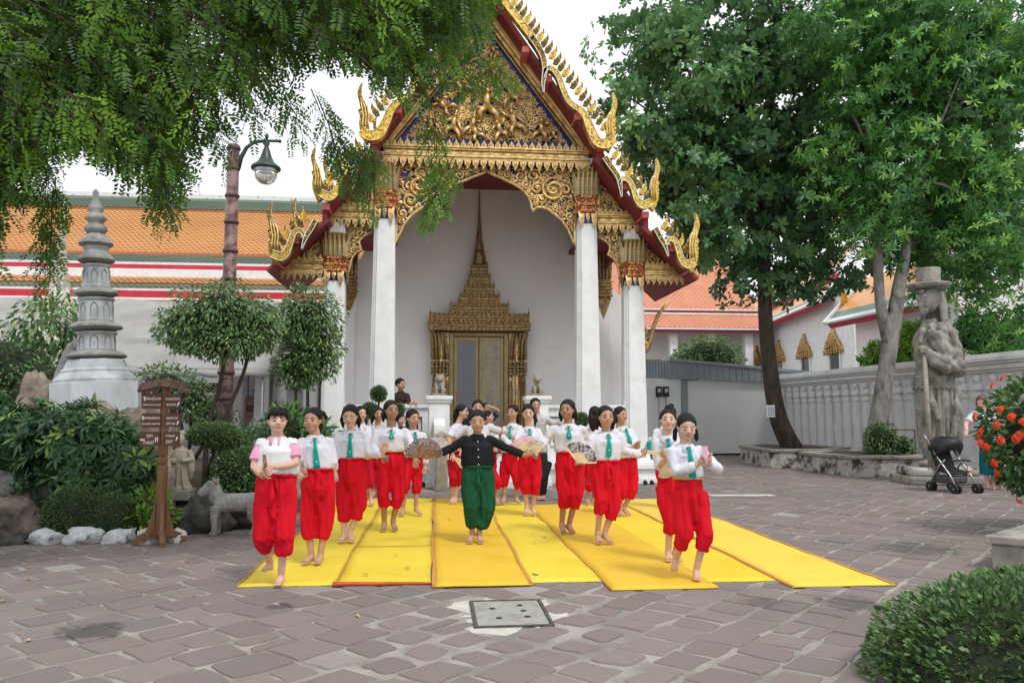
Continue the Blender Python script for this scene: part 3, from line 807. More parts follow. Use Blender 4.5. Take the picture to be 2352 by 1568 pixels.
def column(x, z0, zc, zt, w0, w1, y=0.0):
    o = MB(); R0 = redent(1.0, 2, 0.09)
    loft(o, [(R0, w0 * 1.16, z0), (R0, w0 * 1.16, z0 + 0.10), (R0, w0 * 1.06, z0 + 0.16), (R0, w0 * 1.10, z0 + 0.24), (R0, w0, z0 + 0.30), (R0, w1, zc + 0.3), (R0, w1 * 0.95, zt + 0.25)], (x, y))
    col = o.build('column', 'white', temple, bev=0.006)
    core = MB(); H = zt - zc; RC = redent(1.0, 2, 0.10)
    loft(core, [(RC, w1 * 1.04, zc + 0.02), (RC, w1 * 1.10, zc + H * 0.2)], (x, y))
    core.build('blue_collar', 'blue', col)
    bd = MB()
    for i in range(5):
        z = zc + H * 0.2 + i * H * 0.062
        k = w1 * (1.16 + (0.10 if i % 2 == 0 else 0.0) - 0.015 * i)
        loft(bd, [(RC, k, z), (RC, k + 0.02, z + H * 0.031), (RC, k, z + H * 0.0615)], (x, y))
    bd.build('banded_ring', 'redband', col)
    bl = MB(); loft(bl, [(RC, w1 * 1.02, zc + H * 0.5), (RC, w1 * 1.06, zc + H * 0.8), (RC, w1 * 1.22, zc + H)], (x, y)); bl.build('capital_bell', 'darkmos', col)
    for f in range(4):
        a = f * PI / 2
        for k in (-2, -1, 0, 1, 2):
            u = k * w1 * 0.22; v = -(w1 * (0.54 if abs(k) < 2 else 0.50))
            px, py = x + math.cos(a) * u - math.sin(a) * v, y + math.sin(a) * u + math.cos(a) * v
            for me, nm in ((petal_me, 'capital_petal'), (petalrim_me, 'petal_rim')):
                q = put(nm, me, None, col, loc=(px, py, zc + H * 0.5), rz=a); q.scale = (w1 / 0.46, 1, H * 0.5 / 0.64)
        for k in (-1, 0, 1):
            u = k * w1 * 0.33; v = -w1 * 0.56
            px, py = x + math.cos(a) * u - math.sin(a) * v, y + math.sin(a) * u + math.cos(a) * v
            q = put('pendant_petal', dpet_me, None, col, loc=(px, py, zc + H * 0.22), rz=a); q.scale = (w1 / 0.46 * (1.25 if k else 0.9), 1, H / 1.27 * (1.25 if k else 0.8))
    return col
for s_ in (-1, 1):
    column(s_ * 2.24, 0.461, 5.68, 6.95, 0.56, 0.44)
    column(s_ * 3.29, 0.461, 4.30, 5.36, 0.52, 0.43)

# --- porch walls, ceilings
mb = MB(); mb.prism([(-3.9, 0.46), (3.9, 0.46), (3.9, 4.6), (3.3, 5.2), (2.5, 6.6), (2.3, 7.58), (-2.3, 7.58), (-2.5, 6.6), (-3.3, 5.2), (-3.9, 4.6)], 3.5, 9.0); mb.build('back_wall', 'porchwall', temple)
mb = MB(); mb.b2(-2.45, 2.45, 0.06, 3.49, 7.49, 7.6); mb.b2(-2.45, -2.35, 0.06, 3.49, 6.9, 7.49); mb.b2(2.35, 2.45, 0.06, 3.49, 6.9, 7.49)
mb.b2(2.45, 3.45, 0.06, 3.49, 5.75, 5.85); mb.b2(-3.45, -2.45, 0.06, 3.49, 5.75, 5.85); mb.build('porch_ceiling', 'maroon', temple)
for s_ in (-1, 1):
    mb = MB(); mb.b2(s_ * 3.38 - 0.2, s_ * 3.38 + 0.2, 3.40, 3.49, 4.55, 5.75)
    for k in range(5):
        mb.b2(s_ * 3.38 - 0.24 + 0.02 * (k % 2), s_ * 3.38 + 0.24 - 0.02 * (k % 2), 3.36, 3.40, 4.62 + k * 0.09, 4.68 + k * 0.09)
    for k in range(5):
        mb.tube([(s_ * 3.38 - 0.18 + 0.09 * k, 3.37, 5.1), (s_ * 3.38 - 0.2 + 0.1 * k, 3.35, 5.75)], [0.035, 0.04], 5)
    mb.prism([(s_ * 3.38 - 0.2, 4.55), (s_ * 3.38, 4.02), (s_ * 3.38 + 0.2, 4.55)], 3.40, 3.49)
    mb.build('wall_pilaster_capital', 'golddark', temple)
    MB().b2(s_ * 3.38 - 0.17, s_ * 3.38 + 0.17, 3.42, 3.51, 0.461, 4.5).build('wall_pilaster', 'porchwall', temple, bev=0.01)

# --- roof slabs (maroon boarded undersides) and gable boards
ROOF = [((0.0, 10.72), (2.52, 7.10)), ((2.34, 7.06), (3.46, 5.72)), ((3.38, 5.56), (4.60, 4.42))]
for s_ in (-1, 1):
    for i, ((xa, za), (xb, zb)) in enumerate(ROOF):
        d = Vector((xb - xa, zb - za)).normalized(); n = Vector((-d.y, d.x))
        if n.y < 0: n = -n
        for nm, m_, o0, o1, y0 in (('roof_soffit', 'maroon', -0.06, 0.0, -0.68), ('roof_tiles', 'roofdark', 0.002, 0.06, -0.62)):
            poly = [(xa + n.x * o0, za + n.y * o0), (xb + n.x * o0, zb + n.y * o0), (xb + n.x * o1, zb + n.y * o1), (xa + n.x * o1, za + n.y * o1)]
            mb = MB(); mb.prism([(s_ * p[0], p[1]) for p in poly], y0, (5.0, 4.6, 2.6)[i]); mb.build(nm, m_, temple)
    for (x0, x1, z0, z1) in ((2.37, 2.47, 6.93, 7.22), (3.40, 3.50, 5.42, 5.78)): MB().b2(s_ * x0, s_ * x1, -0.66, 4.4, z0, z1).build('roof_riser', 'maroon', temple)
    # purlin ends
    for (x, z) in ((0.80, 9.42), (1.30, 8.78), (1.95, 7.95), (2.45, 7.26), (3.00, 6.42), (3.42, 5.80), (4.02, 5.07), (4.42, 4.62), (2.62, 6.98)):
        MB().b2(s_ * x - 0.08, s_ * x + 0.08, -0.74, -0.2, z - 0.07, z + 0.07).build('purlin_end', 'pink', temple, bev=0.012)

BARGE = [
    ([(0.0, 10.86), (0.27, 10.49), (0.87, 9.72), (0.93, 9.63)], [0.20, 0.20, 0.20, 0.19], 'goldbright', 4),
    ([(0.90, 9.66), (1.06, 9.42), (1.17, 9.18), (1.20, 8.90), (1.16, 8.62), (1.17, 8.40)], [0.19, 0.17, 0.16, 0.13, 0.09, 0.02], 'darkmos', 6),
    ([(1.16, 8.74), (1.21, 8.92), (1.34, 8.96), (1.49, 8.80), (1.60, 8.50), (1.74, 8.22), (1.95, 8.07)], [0.05, 0.12, 0.15, 0.15, 0.15, 0.15, 0.17], 'goldmos', 6),
    ([(1.93, 8.09), (2.08, 7.92), (2.20, 7.62), (2.34, 7.36), (2.55, 7.32), (2.72, 7.44)], [0.17, 0.20, 0.24, 0.28, 0.30, 0.22], 'goldbright', 6),
    ([(2.50, 7.02), (2.62, 6.83), (2.78, 6.60), (2.83, 6.40), (2.86, 6.14)], [0.16, 0.15, 0.14, 0.11, 0.02], 'darkmos', 6),
    ([(2.80, 6.42), (2.88, 6.54), (3.02, 6.52), (3.12, 6.34), (3.20, 6.10), (3.34, 5.98), (3.52, 6.06)], [0.05, 0.12, 0.14, 0.14, 0.17, 0.24, 0.20], 'goldmos', 6),
    ([(3.60, 5.48), (3.70, 5.28), (3.80, 5.10), (3.87, 4.86)], [0.14, 0.13, 0.11, 0.02], 'darkmos', 6),
    ([(3.82, 5.10), (3.90, 5.24), (4.03, 5.20), (4.10, 5.00), (4.18, 4.78), (4.30, 4.70), (4.48, 4.76)], [0.05, 0.12, 0.14, 0.15, 0.18, 0.24, 0.2], 'goldmos', 6)]
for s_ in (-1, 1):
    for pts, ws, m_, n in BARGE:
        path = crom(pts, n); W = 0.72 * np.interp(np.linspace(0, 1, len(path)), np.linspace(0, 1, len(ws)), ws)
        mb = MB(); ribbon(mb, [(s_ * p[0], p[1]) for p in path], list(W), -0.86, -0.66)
        bo = mb.build('gable_board', m_ if s_ > 0 or m_ == 'darkmos' else 'goldmos', temple, bev=0.015)  # left boards get a darker mosaic: that side's shadow put into the colour
        rim = MB()
        for sd in (1, -1):
            e = []
            for i, p in enumerate(path):
                a, c = path[max(i - 1, 0)], path[min(i + 1, len(path) - 1)]; tx, tz = c[0] - a[0], c[1] - a[1]; l = math.hypot(tx, tz) or 1
                e.append((s_ * (p[0] - sd * tz / l * W[i] / 2), -0.87, p[1] + sd * tx / l * W[i] / 2))
            rim.tube(e, 0.009, 5)
        rim.build('board_rim', 'trimwhite' if m_ != 'goldbright' else 'goldpale', bo, True)
# bronze-gold fins along the gable boards
fin = MB(); fo = [(0, 0), (0.10, 0), (0.145, 0.10), (0.15, 0.19), (0.125, 0.27), (0.085, 0.33), (0.09, 0.24), (0.05, 0.17), (0.005, 0.11)]
fin.prism(fo, -0.03, 0.03); fin_me = fin.mesh('roof_fin'); fin_me.materials.append(M['darkmos']); 
fin2_me = fin_me.copy(); fin2_me.materials.clear(); fin2_me.materials.append(M['goldmos'])
FIN = [((0.16, 10.80), (2.42, 7.66), 25), ((2.66, 7.02), (3.36, 6.12), 8), ((3.74, 5.48), (4.30, 4.84), 6)]
for s_ in (-1, 1):
    for (a, b, n) in FIN:
        ang = math.atan2(b[1] - a[1], b[0] - a[0])
        for k in range(n):
            t = k / (n - 1); x, z = a[0] + (b[0] - a[0]) * t, a[1] + (b[1] - a[1]) * t
            o = put('roof_fin', fin_me if k % 3 else fin2_me, None, temple, loc=(s_ * x, -0.76, z))
            o.rotation_euler = (0, -(ang + R(38)) if s_ > 0 else (ang + R(38)), 0); o.scale = (s_ * 1.0, 1, 1.0)
# flame finials
FO = [(2.41, 7.28), (2.53, 7.42), (2.55, 7.6), (2.53, 7.73), (2.58, 7.93), (2.64, 8.06), (2.70, 8.12), (2.755, 8.22), (2.775, 8.34), (2.75, 8.52), (2.84, 8.40), (2.885, 8.26), (2.86, 8.15), (2.82, 8.05), (2.795, 7.93), (2.86, 7.87), (2.80, 7.79), (2.82, 7.61), (2.80, 7.45), (2.73, 7.30), (2.63, 7.14)]
FO = [(x - 2.60, z - 7.30) for x, z in FO]
fm = MB(); fm.prism(FO, -0.07, 0.07)
flame_me = fm.mesh('flame_body'); flame_me.materials.append(M['goldmos'])
fd_me = flame_me.copy(); fd_me.materials.clear(); fd_me.materials.append(M['darkmos'])
rg = MB()
for q in (-0.05, 0.03, 0.11):
    rg.tube([(q - 0.02, -0.075, 0.1), (q, -0.085, 0.3), (q - 0.02, -0.085, 0.45), (q + 0.03, -0.08, 0.66), (q * 0.3 + 0.16, -0.07, 0.85)], [0.028, 0.03, 0.024, 0.022, 0.008], 5)
for (u, v, a) in ((0.12, 0.50, 0.7), (-0.02, 0.40, 2.3), (0.15, 0.36, 0.3), (0.0, 0.58, 2.0)): leaflet(rg, u, v, a, 0.10, -0.06)
flame2_me = rg.mesh('flame_ridge', True); flame2_me.materials.append(M['goldpale'])
def finial(x, z, s_, y=-0.76, sc_=1.0, dark=False):
    o = put('flame_finial', fd_me if dark else flame_me, None, temple, loc=(s_ * x, y, z)); o.scale = (s_ * sc_ * 0.74, 1, sc_)
    q = put('flame_ridge', flame2_me, None, o)
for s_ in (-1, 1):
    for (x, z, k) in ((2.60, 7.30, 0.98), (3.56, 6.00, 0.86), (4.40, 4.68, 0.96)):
        finial(x, z, s_, sc_=k, dark=(s_ < 0))  # darker copy on the left, shade of that side painted in
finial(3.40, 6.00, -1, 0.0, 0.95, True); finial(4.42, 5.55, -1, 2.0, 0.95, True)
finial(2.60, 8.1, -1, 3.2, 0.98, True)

# --- gable panel: blue mosaic ground, carved figures and foliage, gilded frame
PED = [(-2.14, 7.50), (2.14, 7.50), (0.0, 10.34)]
mb = MB(); mb.prism(PED, 0.0, 0.10); panel = mb.build('gable_panel', 'blue', temple)
for s_ in (-1, 1):
    for k, (off, w, y0) in enumerate(((0.10, 0.22, -0.22), (-0.06, 0.07, -0.14), (-0.14, 0.05, -0.09))):
        a, b = (0.0, 10.42 + off * 1.6), (2.24 + off * 1.1, 7.44)
        mb = MB(); ribbon(mb, [(s_ * a[0], a[1]), (s_ * b[0], b[1])], w, y0, 0.0); mb.build('gable_moulding', ('goldpale', 'gold', 'golddark')[k], temple, bev=0.012)
def carved_figure(x, z, h, seed, lean=0.0, flip=1):
    rr = random.Random(seed); mb = MB(); y = -0.07
    c, s_ = math.cos(lean), math.sin(lean)
    def P(u, v, d=0.0): return (x + flip * (u * c + v * s_) * h, y - d * h, z + (v * c - u * s_) * h)
    mb.tube([P(0, 0.42), P(0.02, 0.58, 0.06), P(0, 0.74, 0.05)], [0.12 * h, 0.10 * h, 0.13 * h], 7)
    mb.ell(P(0.0, 0.86, 0.08), (0.075 * h, 0.075 * h, 0.085 * h), 8, 6)
    mb.tube([P(0, 0.92, 0.08), P(0, 1.0, 0.08), P(0.01, 1.14, 0.06)], [0.07 * h, 0.035 * h, 0.008 * h], 6)
    a1, a2 = rr.uniform(-0.1, 0.25), rr.uniform(-0.25, 0.1)
    mb.tube([P(0.09, 0.74, 0.05), P(0.24, 0.66 + a1, 0.09), P(0.36, 0.80 + a1 * 1.5, 0.07)], [0.06 * h, 0.05 * h, 0.036 * h], 6)
    mb.tube([P(-0.09, 0.74, 0.05), P(-0.24, 0.66 + a2, 0.09), P(-0.32, 0.52 + a2, 0.07)], [0.06 * h, 0.05 * h, 0.036 * h], 6)
    mb.tube([P(0.05, 0.42, 0.04), P(0.20, 0.28, 0.12), P(0.16, 0.06, 0.04)], [0.11 * h, 0.08 * h, 0.05 * h], 6)
    mb.tube([P(-0.05, 0.42, 0.04), P(-0.22, 0.26, 0.10), P(-0.30, 0.04, 0.03)], [0.11 * h, 0.08 * h, 0.05 * h], 6)
    mb.tube([P(0.05, 0.40, 0.05), P(0.22, 0.44, 0.03), P(0.36, 0.30, 0.02), P(0.42, 0.40, 0.02)], [0.03 * h, 0.035 * h, 0.025 * h, 0.006 * h], 5)
    mb.build('carved_figure', 'gold', panel, True)
FIG = [(0.0, 8.02, 0.62, 0), (0.0, 9.02, 0.46, 0.3), (-0.42, 8.62, 0.42, 0.7), (0.58, 8.40, 0.46, -0.2), (-0.72, 8.20, 0.42, 0.9), (-0.40, 7.66, 0.42, 0.2), (0.72, 7.72, 0.50, 0.3),
       (0.36, 7.58, 0.40, -0.3), (-0.82, 7.62, 0.46, -0.2), (1.18, 7.62, 0.42, 0.1), (-1.22, 7.62, 0.38, 0.1), (0.2, 9.5, 0.3, -0.3), (-0.14, 7.56, 0.36, 0.5), (1.50, 7.60, 0.26, 0)]
FIG = [(x, z - h * 0.12, h * 1.42, ln) for x, z, h, ln in FIG]
for i, (x, z, h, ln) in enumerate(FIG): carved_figure(x, z, h, 20 + i, ln, 1 if i % 2 else -1)
inner = [(-1.86, 7.58), (1.86, 7.58), (0.0, 10.06)]
scrolls(inner, 4, 0.026, 0.11, -0.03, 5600, [(x, z + h * 0.5, h * 0.13) for x, z, h, _ in FIG]).build('carved_foliage', 'gold', panel, True)

# --- cornices with leaf crest and hanging pendants
pd = MB(); pd.prism([(-0.07, 0), (0.07, 0), (0.075, -0.05), (0.05, -0.10), (0.035, -0.15), (-0.02, -0.21), (-0.012, -0.15), (-0.06, -0.09)], -0.03, 0.01)
pd.ell((0.0, -0.035, -0.06), (0.035, 0.02, 0.05), 6, 4)
pend_me = pd.mesh('hanging_pendant'); pend_me.materials.append(M['gold'])
cr = MB(); cr.prism([(-0.06, 0), (0.06, 0), (0.065, 0.05), (0.03, 0.10), (0.0, 0.17), (-0.03, 0.10), (-0.065, 0.05)], -0.02, 0.02); cr.ell((0, -0.025, 0.055), (0.03, 0.02, 0.045), 6, 4)
crest_me = cr.mesh('crest_leaf'); crest_me.materials.append(M['gold'])
def cornice(x0, x1, z0, z1, y0, npend, ncrest, crest=True, sc_=1.0):
    h = z1 - z0
    mb = MB(); mb.b2(x0, x1, y0, 0.02, z0, z0 + h * 0.2); mb.b2(x0 - 0.005, x1 + 0.005, y0 - 0.03, 0.02, z0 + h * 0.2 + 0.001, z0 + h * 0.36); mb.b2(x0 + 0.01, x1 - 0.01, y0 + 0.04, 0.02, z0 + h * 0.36 + 0.001, z0 + h * 0.72)
    mb.b2(x0, x1, y0 - 0.02, 0.02, z0 + h * 0.72 + 0.001, z0 + h * 0.86); mb.b2(x0 - 0.01, x1 + 0.01, y0 - 0.05, 0.02, z0 + h * 0.86 + 0.001, z1)
    co = mb.build('cornice', 'gold', temple, bev=0.006)
    dz = MB()
    for k in range(int((x1 - x0) / 0.24)):
        xx = x0 + 0.12 + k * 0.24
        dz.prism([(xx - 0.1, z0 + h * 0.54), (xx, z0 + h * 0.42), (xx + 0.1, z0 + h * 0.54), (xx, z0 + h * 0.66)], y0 + 0.02, y0 + 0.05)
    dz.build('cornice_lozenge', 'goldpale', co)
    for k in range(npend):
        x = x0 + (x1 - x0) * (k + 0.5) / npend
        o = put('hanging_pendant', pend_me, None, co, loc=(x, y0 + 0.02, z0)); o.scale = (sc_, 1, sc_)
    if crest:
        for k in range(ncrest):
            x = x0 + (x1 - x0) * (k + 0.5) / ncrest
            o = put('crest_leaf', crest_me, None, co, loc=(x, y0 + 0.0, z1)); o.scale = (sc_, 1, sc_)
    return co
cornice(-2.30, 2.30, 7.06, 7.36, -0.22, 26, 30)
for s_ in (-1, 1):
    a, b = (2.47, 3.42) if s_ > 0 else (-3.42, -2.47)
    cornice(a, b, 5.66, 5.92, -0.20, 6, 8, sc_=0.85)
    a, b = (3.53, 4.46) if s_ > 0 else (-4.46, -3.53)
    cornice(a, b, 4.52, 4.76, -0.20, 7, 8, sc_=0.85)
    for (tri, seed) in (([(2.50, 6.86), (2.50, 5.92), (3.36, 5.92)], 31), ([(3.54, 5.44), (3.54, 4.76), (4.42, 4.76)], 33)):
        tri = [(s_ * p[0], p[1]) for p in tri]
        mb = MB(); mb.prism(tri, 0.0, 0.08); pn = mb.build('side_gable_panel', 'blue', temple)
        scrolls(tri, seed + s_, 0.035, 0.12, -0.03, 700).build('carved_foliage', 'gold', pn, True)
        mb = MB(); ribbon(mb, [(tri[0][0], tri[0][1] + 0.05), (tri[2][0] + s_ * 0.03, tri[2][1] + 0.06)], 0.10, -0.14, 0.0); mb.build('side_gable_moulding', 'goldpale', temple, bev=0.01)
    MB().b2(s_ * 2.50 - 0.04, s_ * 2.50 + 0.04, -0.12, -0.001, 5.93, 6.9).build('side_gable_post', 'goldpale', temple, bev=0.01)

# --- pierced arch between the inner columns, half arches beside
AR = [(1.99, 5.16), (1.95, 5.36), (1.83, 5.63), (1.70, 5.82), (1.54, 5.96), (1.38, 6.07), (1.25, 6.11), (1.12, 6.10), (1.04, 6.02), (1.01, 6.10), (1.0, 6.2), (0.95, 6.32), (0.87, 6.44), (0.74, 6.55), (0.59, 6.64), (0.44, 6.70), (0.30, 6.77), (0.12, 6.84), (0.0, 6.90)]
full = [(-2.03, 7.04), (2.03, 7.04)] + AR + [(-x, z) for x, z in reversed(AR[:-1])]
mb = MB(); mb.prism(full, 0.02, 0.08); arch = mb.build('arch_panel', 'blue', temple)
mb = MB(); mb.tube([(x, 0.02, z) for x, z in ([(2.0, 6.95)] + AR)], 0.035, 6); mb.tube([(-x, 0.02, z) for x, z in ([(2.0, 6.95)] + AR)], 0.035, 6); mb.build('arch_moulding', 'goldpale', arch, True)
mb = scrolls(full, 9, 0.05, 0.22, -0.01, 2400)
spiral(mb, 1.50, 6.50, 0.30, -0.04, 1, 0.5, 0.17, 2.0, 30); spiral(mb, -1.50, 6.50, 0.30, -0.04, -1, 2.6, 0.17, 2.0, 30)
mb.build('carved_foliage', 'gold', arch, True)
for s_ in (-1, 1):
    hp = [(2.48, 5.62), (3.06, 5.62), (3.06, 4.40), (3.0, 4.62), (2.95, 4.86), (2.86, 4.99), (2.74, 5.06), (2.79, 5.16), (2.79, 5.27), (2.68, 5.38), (2.48, 5.48)]
    hp = [(s_ * x, z) for x, z in hp]
    mb = MB(); mb.prism(hp, 0.02, 0.08); h = mb.build('half_arch_panel', 'blue', temple)
    mb = MB(); mb.tube([(x, 0.02, z) for x, z in hp[2:]], 0.03, 6); mb.tube([(hp[1][0], 0.02, hp[1][1]), (hp[2][0], 0.02, hp[2][1])], 0.03, 6); mb.build('arch_moulding', 'goldpale', h, True)
    scrolls(hp, 12 + s_, 0.03, 0.14, -0.01, 700).build('carved_foliage', 'gold', h, True)

# --- bracket under the hall eave, seen past the right corner
mb = MB(); mb.tube([(4.15, 2.6, 2.9), (4.35, 2.5, 3.2), (4.42, 2.4, 3.6), (4.55, 2.3, 4.0), (4.8, 2.1, 4.35)], [0.05, 0.07, 0.06, 0.05, 0.03], 6)
spiral(mb, 4.22, 3.25, 0.18, 2.5, 1, 0, 0.3); spiral(mb, 4.15, 2.95, 0.13, 2.5, -1, 2, 0.3); spiral(mb, 4.2, 3.6, 0.15, 2.5, 1, 2, 0.3)
mb.tube([(3.88, 2.5, 3.1), (4.2, 2.5, 3.1)], 0.03, 6)
mb.build('eave_bracket', 'gold', temple, True)

# ------------------------------------------------------------------ door with its crowned gilt surround
door = thing('temple_door', 'tall glazed double door under a gilt spired surround at the porch back wall', 'door', (TX + 0.02, TY + 3.38, 0.46))
def dbox(nm, m_, x0, x1, y0, y1, z0, z1, bev=0.006, par=door):
    return MB().b2(x0, x1, y0, y1, z0, z1).build(nm, m_, par, bev=bev)
fr = MB(); fr.b2(-0.78, -0.66, -0.10, 0.10, 0, 3.14); fr.b2(0.66, 0.78, -0.10, 0.10, 0, 3.14); fr.b2(-0.66, 0.66, -0.10, 0.10, 3.04, 3.14); fr.build('door_frame', 'bronze', door, bev=0.012)
for s_ in (-1, 1):
    a, b = (0.012, 0.65) if s_ > 0 else (-0.65, -0.012)
    lf = MB(); lf.b2(a, a + 0.085, -0.05, 0.0, 0.02, 3.02); lf.b2(b - 0.085, b, -0.05, 0.0, 0.02, 3.02); lf.b2(a + 0.085, b - 0.085, -0.05, 0.0, 2.92, 3.02); lf.b2(a + 0.085, b - 0.085, -0.05, 0.0, 0.02, 0.16)
    leaf = lf.build('door_leaf', 'bronze', door, bev=0.006)
    if s_ < 0:
        dbox('glass_pane', 'darkglass', a + 0.087, b - 0.087, -0.03, -0.018, 0.162, 2.918, 0, leaf)
    else:
        dbox('backing_panel', mat('pale_bronze_panel', (0.24, 0.25, 0.19), (0.31, 0.32, 0.24), ns=3, rough=0.15, spec=0.6), a + 0.087, b - 0.087, -0.03, -0.018, 0.162, 2.918, 0, leaf)
        la = MB(); nx = 3
        for iz in range(17):
            for ix in range(nx):
                cx = a + 0.11 + (b - a - 0.22) * (ix + 0.5) / nx; cz = 0.26 + iz * 0.158
                la.tube([(cx + 0.062 * math.cos(q * PI / 4), -0.033, cz + 0.062 * math.sin(q * PI / 4)) for q in range(9)], 0.007, 4, caps=False)
                la.tube([(cx + 0.028 * math.cos(q * PI / 2), -0.033, cz + 0.028 * math.sin(q * PI / 2)) for q in range(5)], 0.006, 4, caps=False)
                la.tube([(cx - 0.075, -0.032, cz + 0.079), (cx + 0.075, -0.032, cz + 0.079)], 0.005, 4)
        la.build('ring_lattice', 'gold', leaf)
    dbox('pull_plate', 'bronze', s_ * 0.055 - 0.035, s_ * 0.055 + 0.035, -0.085, -0.05, 1.02, 1.34, 0.006, leaf)
    # carved jambs
    for (u0, u1, y0, m_) in ((0.79, 0.86, -0.16, 'gold'), (0.87, 0.94, -0.20, 'glassmos'), (0.95, 1.02, -0.24, 'gold'), (1.03, 1.20, -0.20, 'golddark')):
        u0, u1 = (u0, u1) if s_ > 0 else (-u1, -u0)
        dbox('carved_jamb', m_, u0, u1, y0, 0.11, 0.0, 3.12)
    cj = MB()
    for k in range(26):
        z = 0.12 + k * 0.075 if k < 24 else 2.0
        for u in (0.825, 0.985, 1.07, 1.16): cj.ell((s_ * u, -0.215 if u > 0.9 else -0.165, z), (0.04, 0.03, 0.032), 6, 4)
    for k in range(4): 
        for u in (0.83, 0.92, 1.01, 1.10, 1.19): cj.box((s_ * u, -0.22, 2.05 + k * 0.09), (0.10 + 0.02 * (k % 2), 0.12 + 0.04 * (k % 2), 0.07))
    for u in (0.84, 0.93, 1.02, 1.11, 1.20):
        cj.tube([(s_ * u, -0.20, 2.42), (s_ * (u + 0.01), -0.22, 2.8), (s_ * (u + 0.05), -0.34, 3.12)], [0.05, 0.042, 0.03], 6)
    for u in (1.05, 1.13, 1.21): cj.tube([(s_ * u, -0.22, 0.2), (s_ * u * 0.99, -0.24, 1.2), (s_ * u * 0.98, -0.23, 1.95)], [0.03, 0.04, 0.02], 6)
    cj.build('jamb_carving', 'golddark', door, True)
spike = MB(); spike.prism([(-0.055, 0), (0.055, 0), (0.05, 0.08), (0.022, 0.15), (0.0, 0.27), (-0.022, 0.15), (-0.05, 0.08)], -0.02, 0.02); spike.ell((0, -0.02, 0.06), (0.03, 0.025, 0.05), 6, 4)
spike_me = spike.mesh('crown_spike'); spike_me.materials.append(M['golddark'])
def dtier(hw, z0, z1, y0, nsp, s0=0.5, corner=1.0, nm='crown_tier'):
    h = z1 - z0; mb = MB(); mb.b2(-hw, hw, y0, 0.11, z0, z0 + h * 0.4); mb.b2(-hw - 0.03, hw + 0.03, y0 - 0.03, 0.11, z0 + h * 0.4 + 0.001, z0 + h * 0.62); mb.b2(-hw + 0.02, hw - 0.02, y0 + 0.02, 0.11, z0 + h * 0.62 + 0.001, z1)
    o = mb.build(nm, 'golddark', door, bev=0.006)
    for k in range(nsp):
        x = -hw + 2 * hw * k / (nsp - 1)
        e = k in (0, nsp - 1); q = put('crown_spike', spike_me, None, o, loc=(x, y0 - 0.035, z0 + h * (0.62 if not e else 0.62))); q.scale = (s0 * 1.2, 1, corner if e else s0)
        q = put('crown_spike', spike_me, None, o, loc=(x, y0 - 0.012, z0 - 0.0)); q.scale = (s0 * 1.2, 1, s0 * 0.8)
dtier(1.30, 3.16, 3.40, -0.42, 24, 0.4, 0.3, 'lintel_tier'); dtier(1.27, 3.40, 3.62, -0.40, 22, 0.42, 0.95)
dtier(0.74, 3.60, 3.88, -0.34, 14, 0.55, 0.95); dtier(0.50, 3.86, 4.12, -0.30, 10, 0.55, 0.9); dtier(0.37, 4.10, 4.40, -0.26, 8, 0.5, 0.85); dtier(0.27, 4.38, 4.66, -0.24, 6, 0.5, 0.8); dtier(0.20, 4.64, 4.92, -0.22, 5, 0.5, 0.7)
sp = MB(); prof = [(0.20, 4.90), (0.17, 5.1), (0.18, 5.14), (0.12, 5.26), (0.13, 5.3)]
z = 5.30; r = 0.125
for k in range(14): prof += [(r, z), (r * 1.12, z + 0.03), (r * 0.86, z + 0.075)]; z += 0.085; r *= 0.885
prof += [(0.022, z), (0.02, z + 0.2), (0.026, z + 0.22), (0.006, 7.01)]
sp.lathe(prof, 10, (0, -0.06, 0), sy=0.8); sp.build('spire', 'golddark', door, True)
for k in range(7):
    for s_ in (-1, 1):
        q = put('crown_spike', spike_me, None, door, loc=(s_ * (0.18 - 0.02 * k), -0.16, 4.92 + 0.10 * k)); q.scale = (0.5, 1, 0.55)

# ------------------------------------------------------------------ stone lions on the stair pedestals
def lion(x, y, z, label, flip):
    t = thing('guardian_lion', label, 'statue', (x, y, z), 0, 'stone lions flanking the stair')
    mb = MB()
    mb.box((0, 0, 0.025), (0.28, 0.26, 0.05)); mb.build('base', 'stonewarm', t, bev=0.01)
    b = MB(); b.tube([(0, 0.09, 0.07), (0, 0.06, 0.18), (0, 0.0, 0.30)], [0.10, 0.105, 0.085], 10); b.ell((0, -0.03, 0.36), (0.085, 0.09, 0.085), 12, 8)
    b.ell((0, -0.11, 0.34), (0.045, 0.04, 0.035), 8, 6); b.ell((0, -0.095, 0.31), (0.035, 0.03, 0.018), 8, 6)
    for s_ in (-1, 1):
        b.tube([(s_ * 0.055, -0.02, 0.26), (s_ * 0.06, -0.07, 0.15), (s_ * 0.06, -0.09, 0.06)], [0.042, 0.035, 0.03], 8); b.ell((s_ * 0.06, -0.10, 0.065), (0.035, 0.045, 0.022), 8, 6)
        b.ell((s_ * 0.09, 0.04, 0.11), (0.045, 0.08, 0.065), 8, 6); b.ell((s_ * 0.06, 0.0, 0.43), (0.022, 0.018, 0.03), 6, 5)
        for q in range(5): b.ell((s_ * (0.075 - 0.01 * abs(q - 2)), -0.02 + 0.02 * (q % 2), 0.29 + 0.035 * q), (0.024, 0.03, 0.022), 6, 5)
    b.build('body', 'stonewarm', t, True)
lion(TX - 1.02, TY - 0.78, 1.85, 'small carved stone lion seated on the stair pedestal by the leaning woman', 1)
lion(TX + 1.02, TY - 0.78, 1.85, 'small carved stone lion seated on the stair pedestal by the man in the grey shirt', -1)

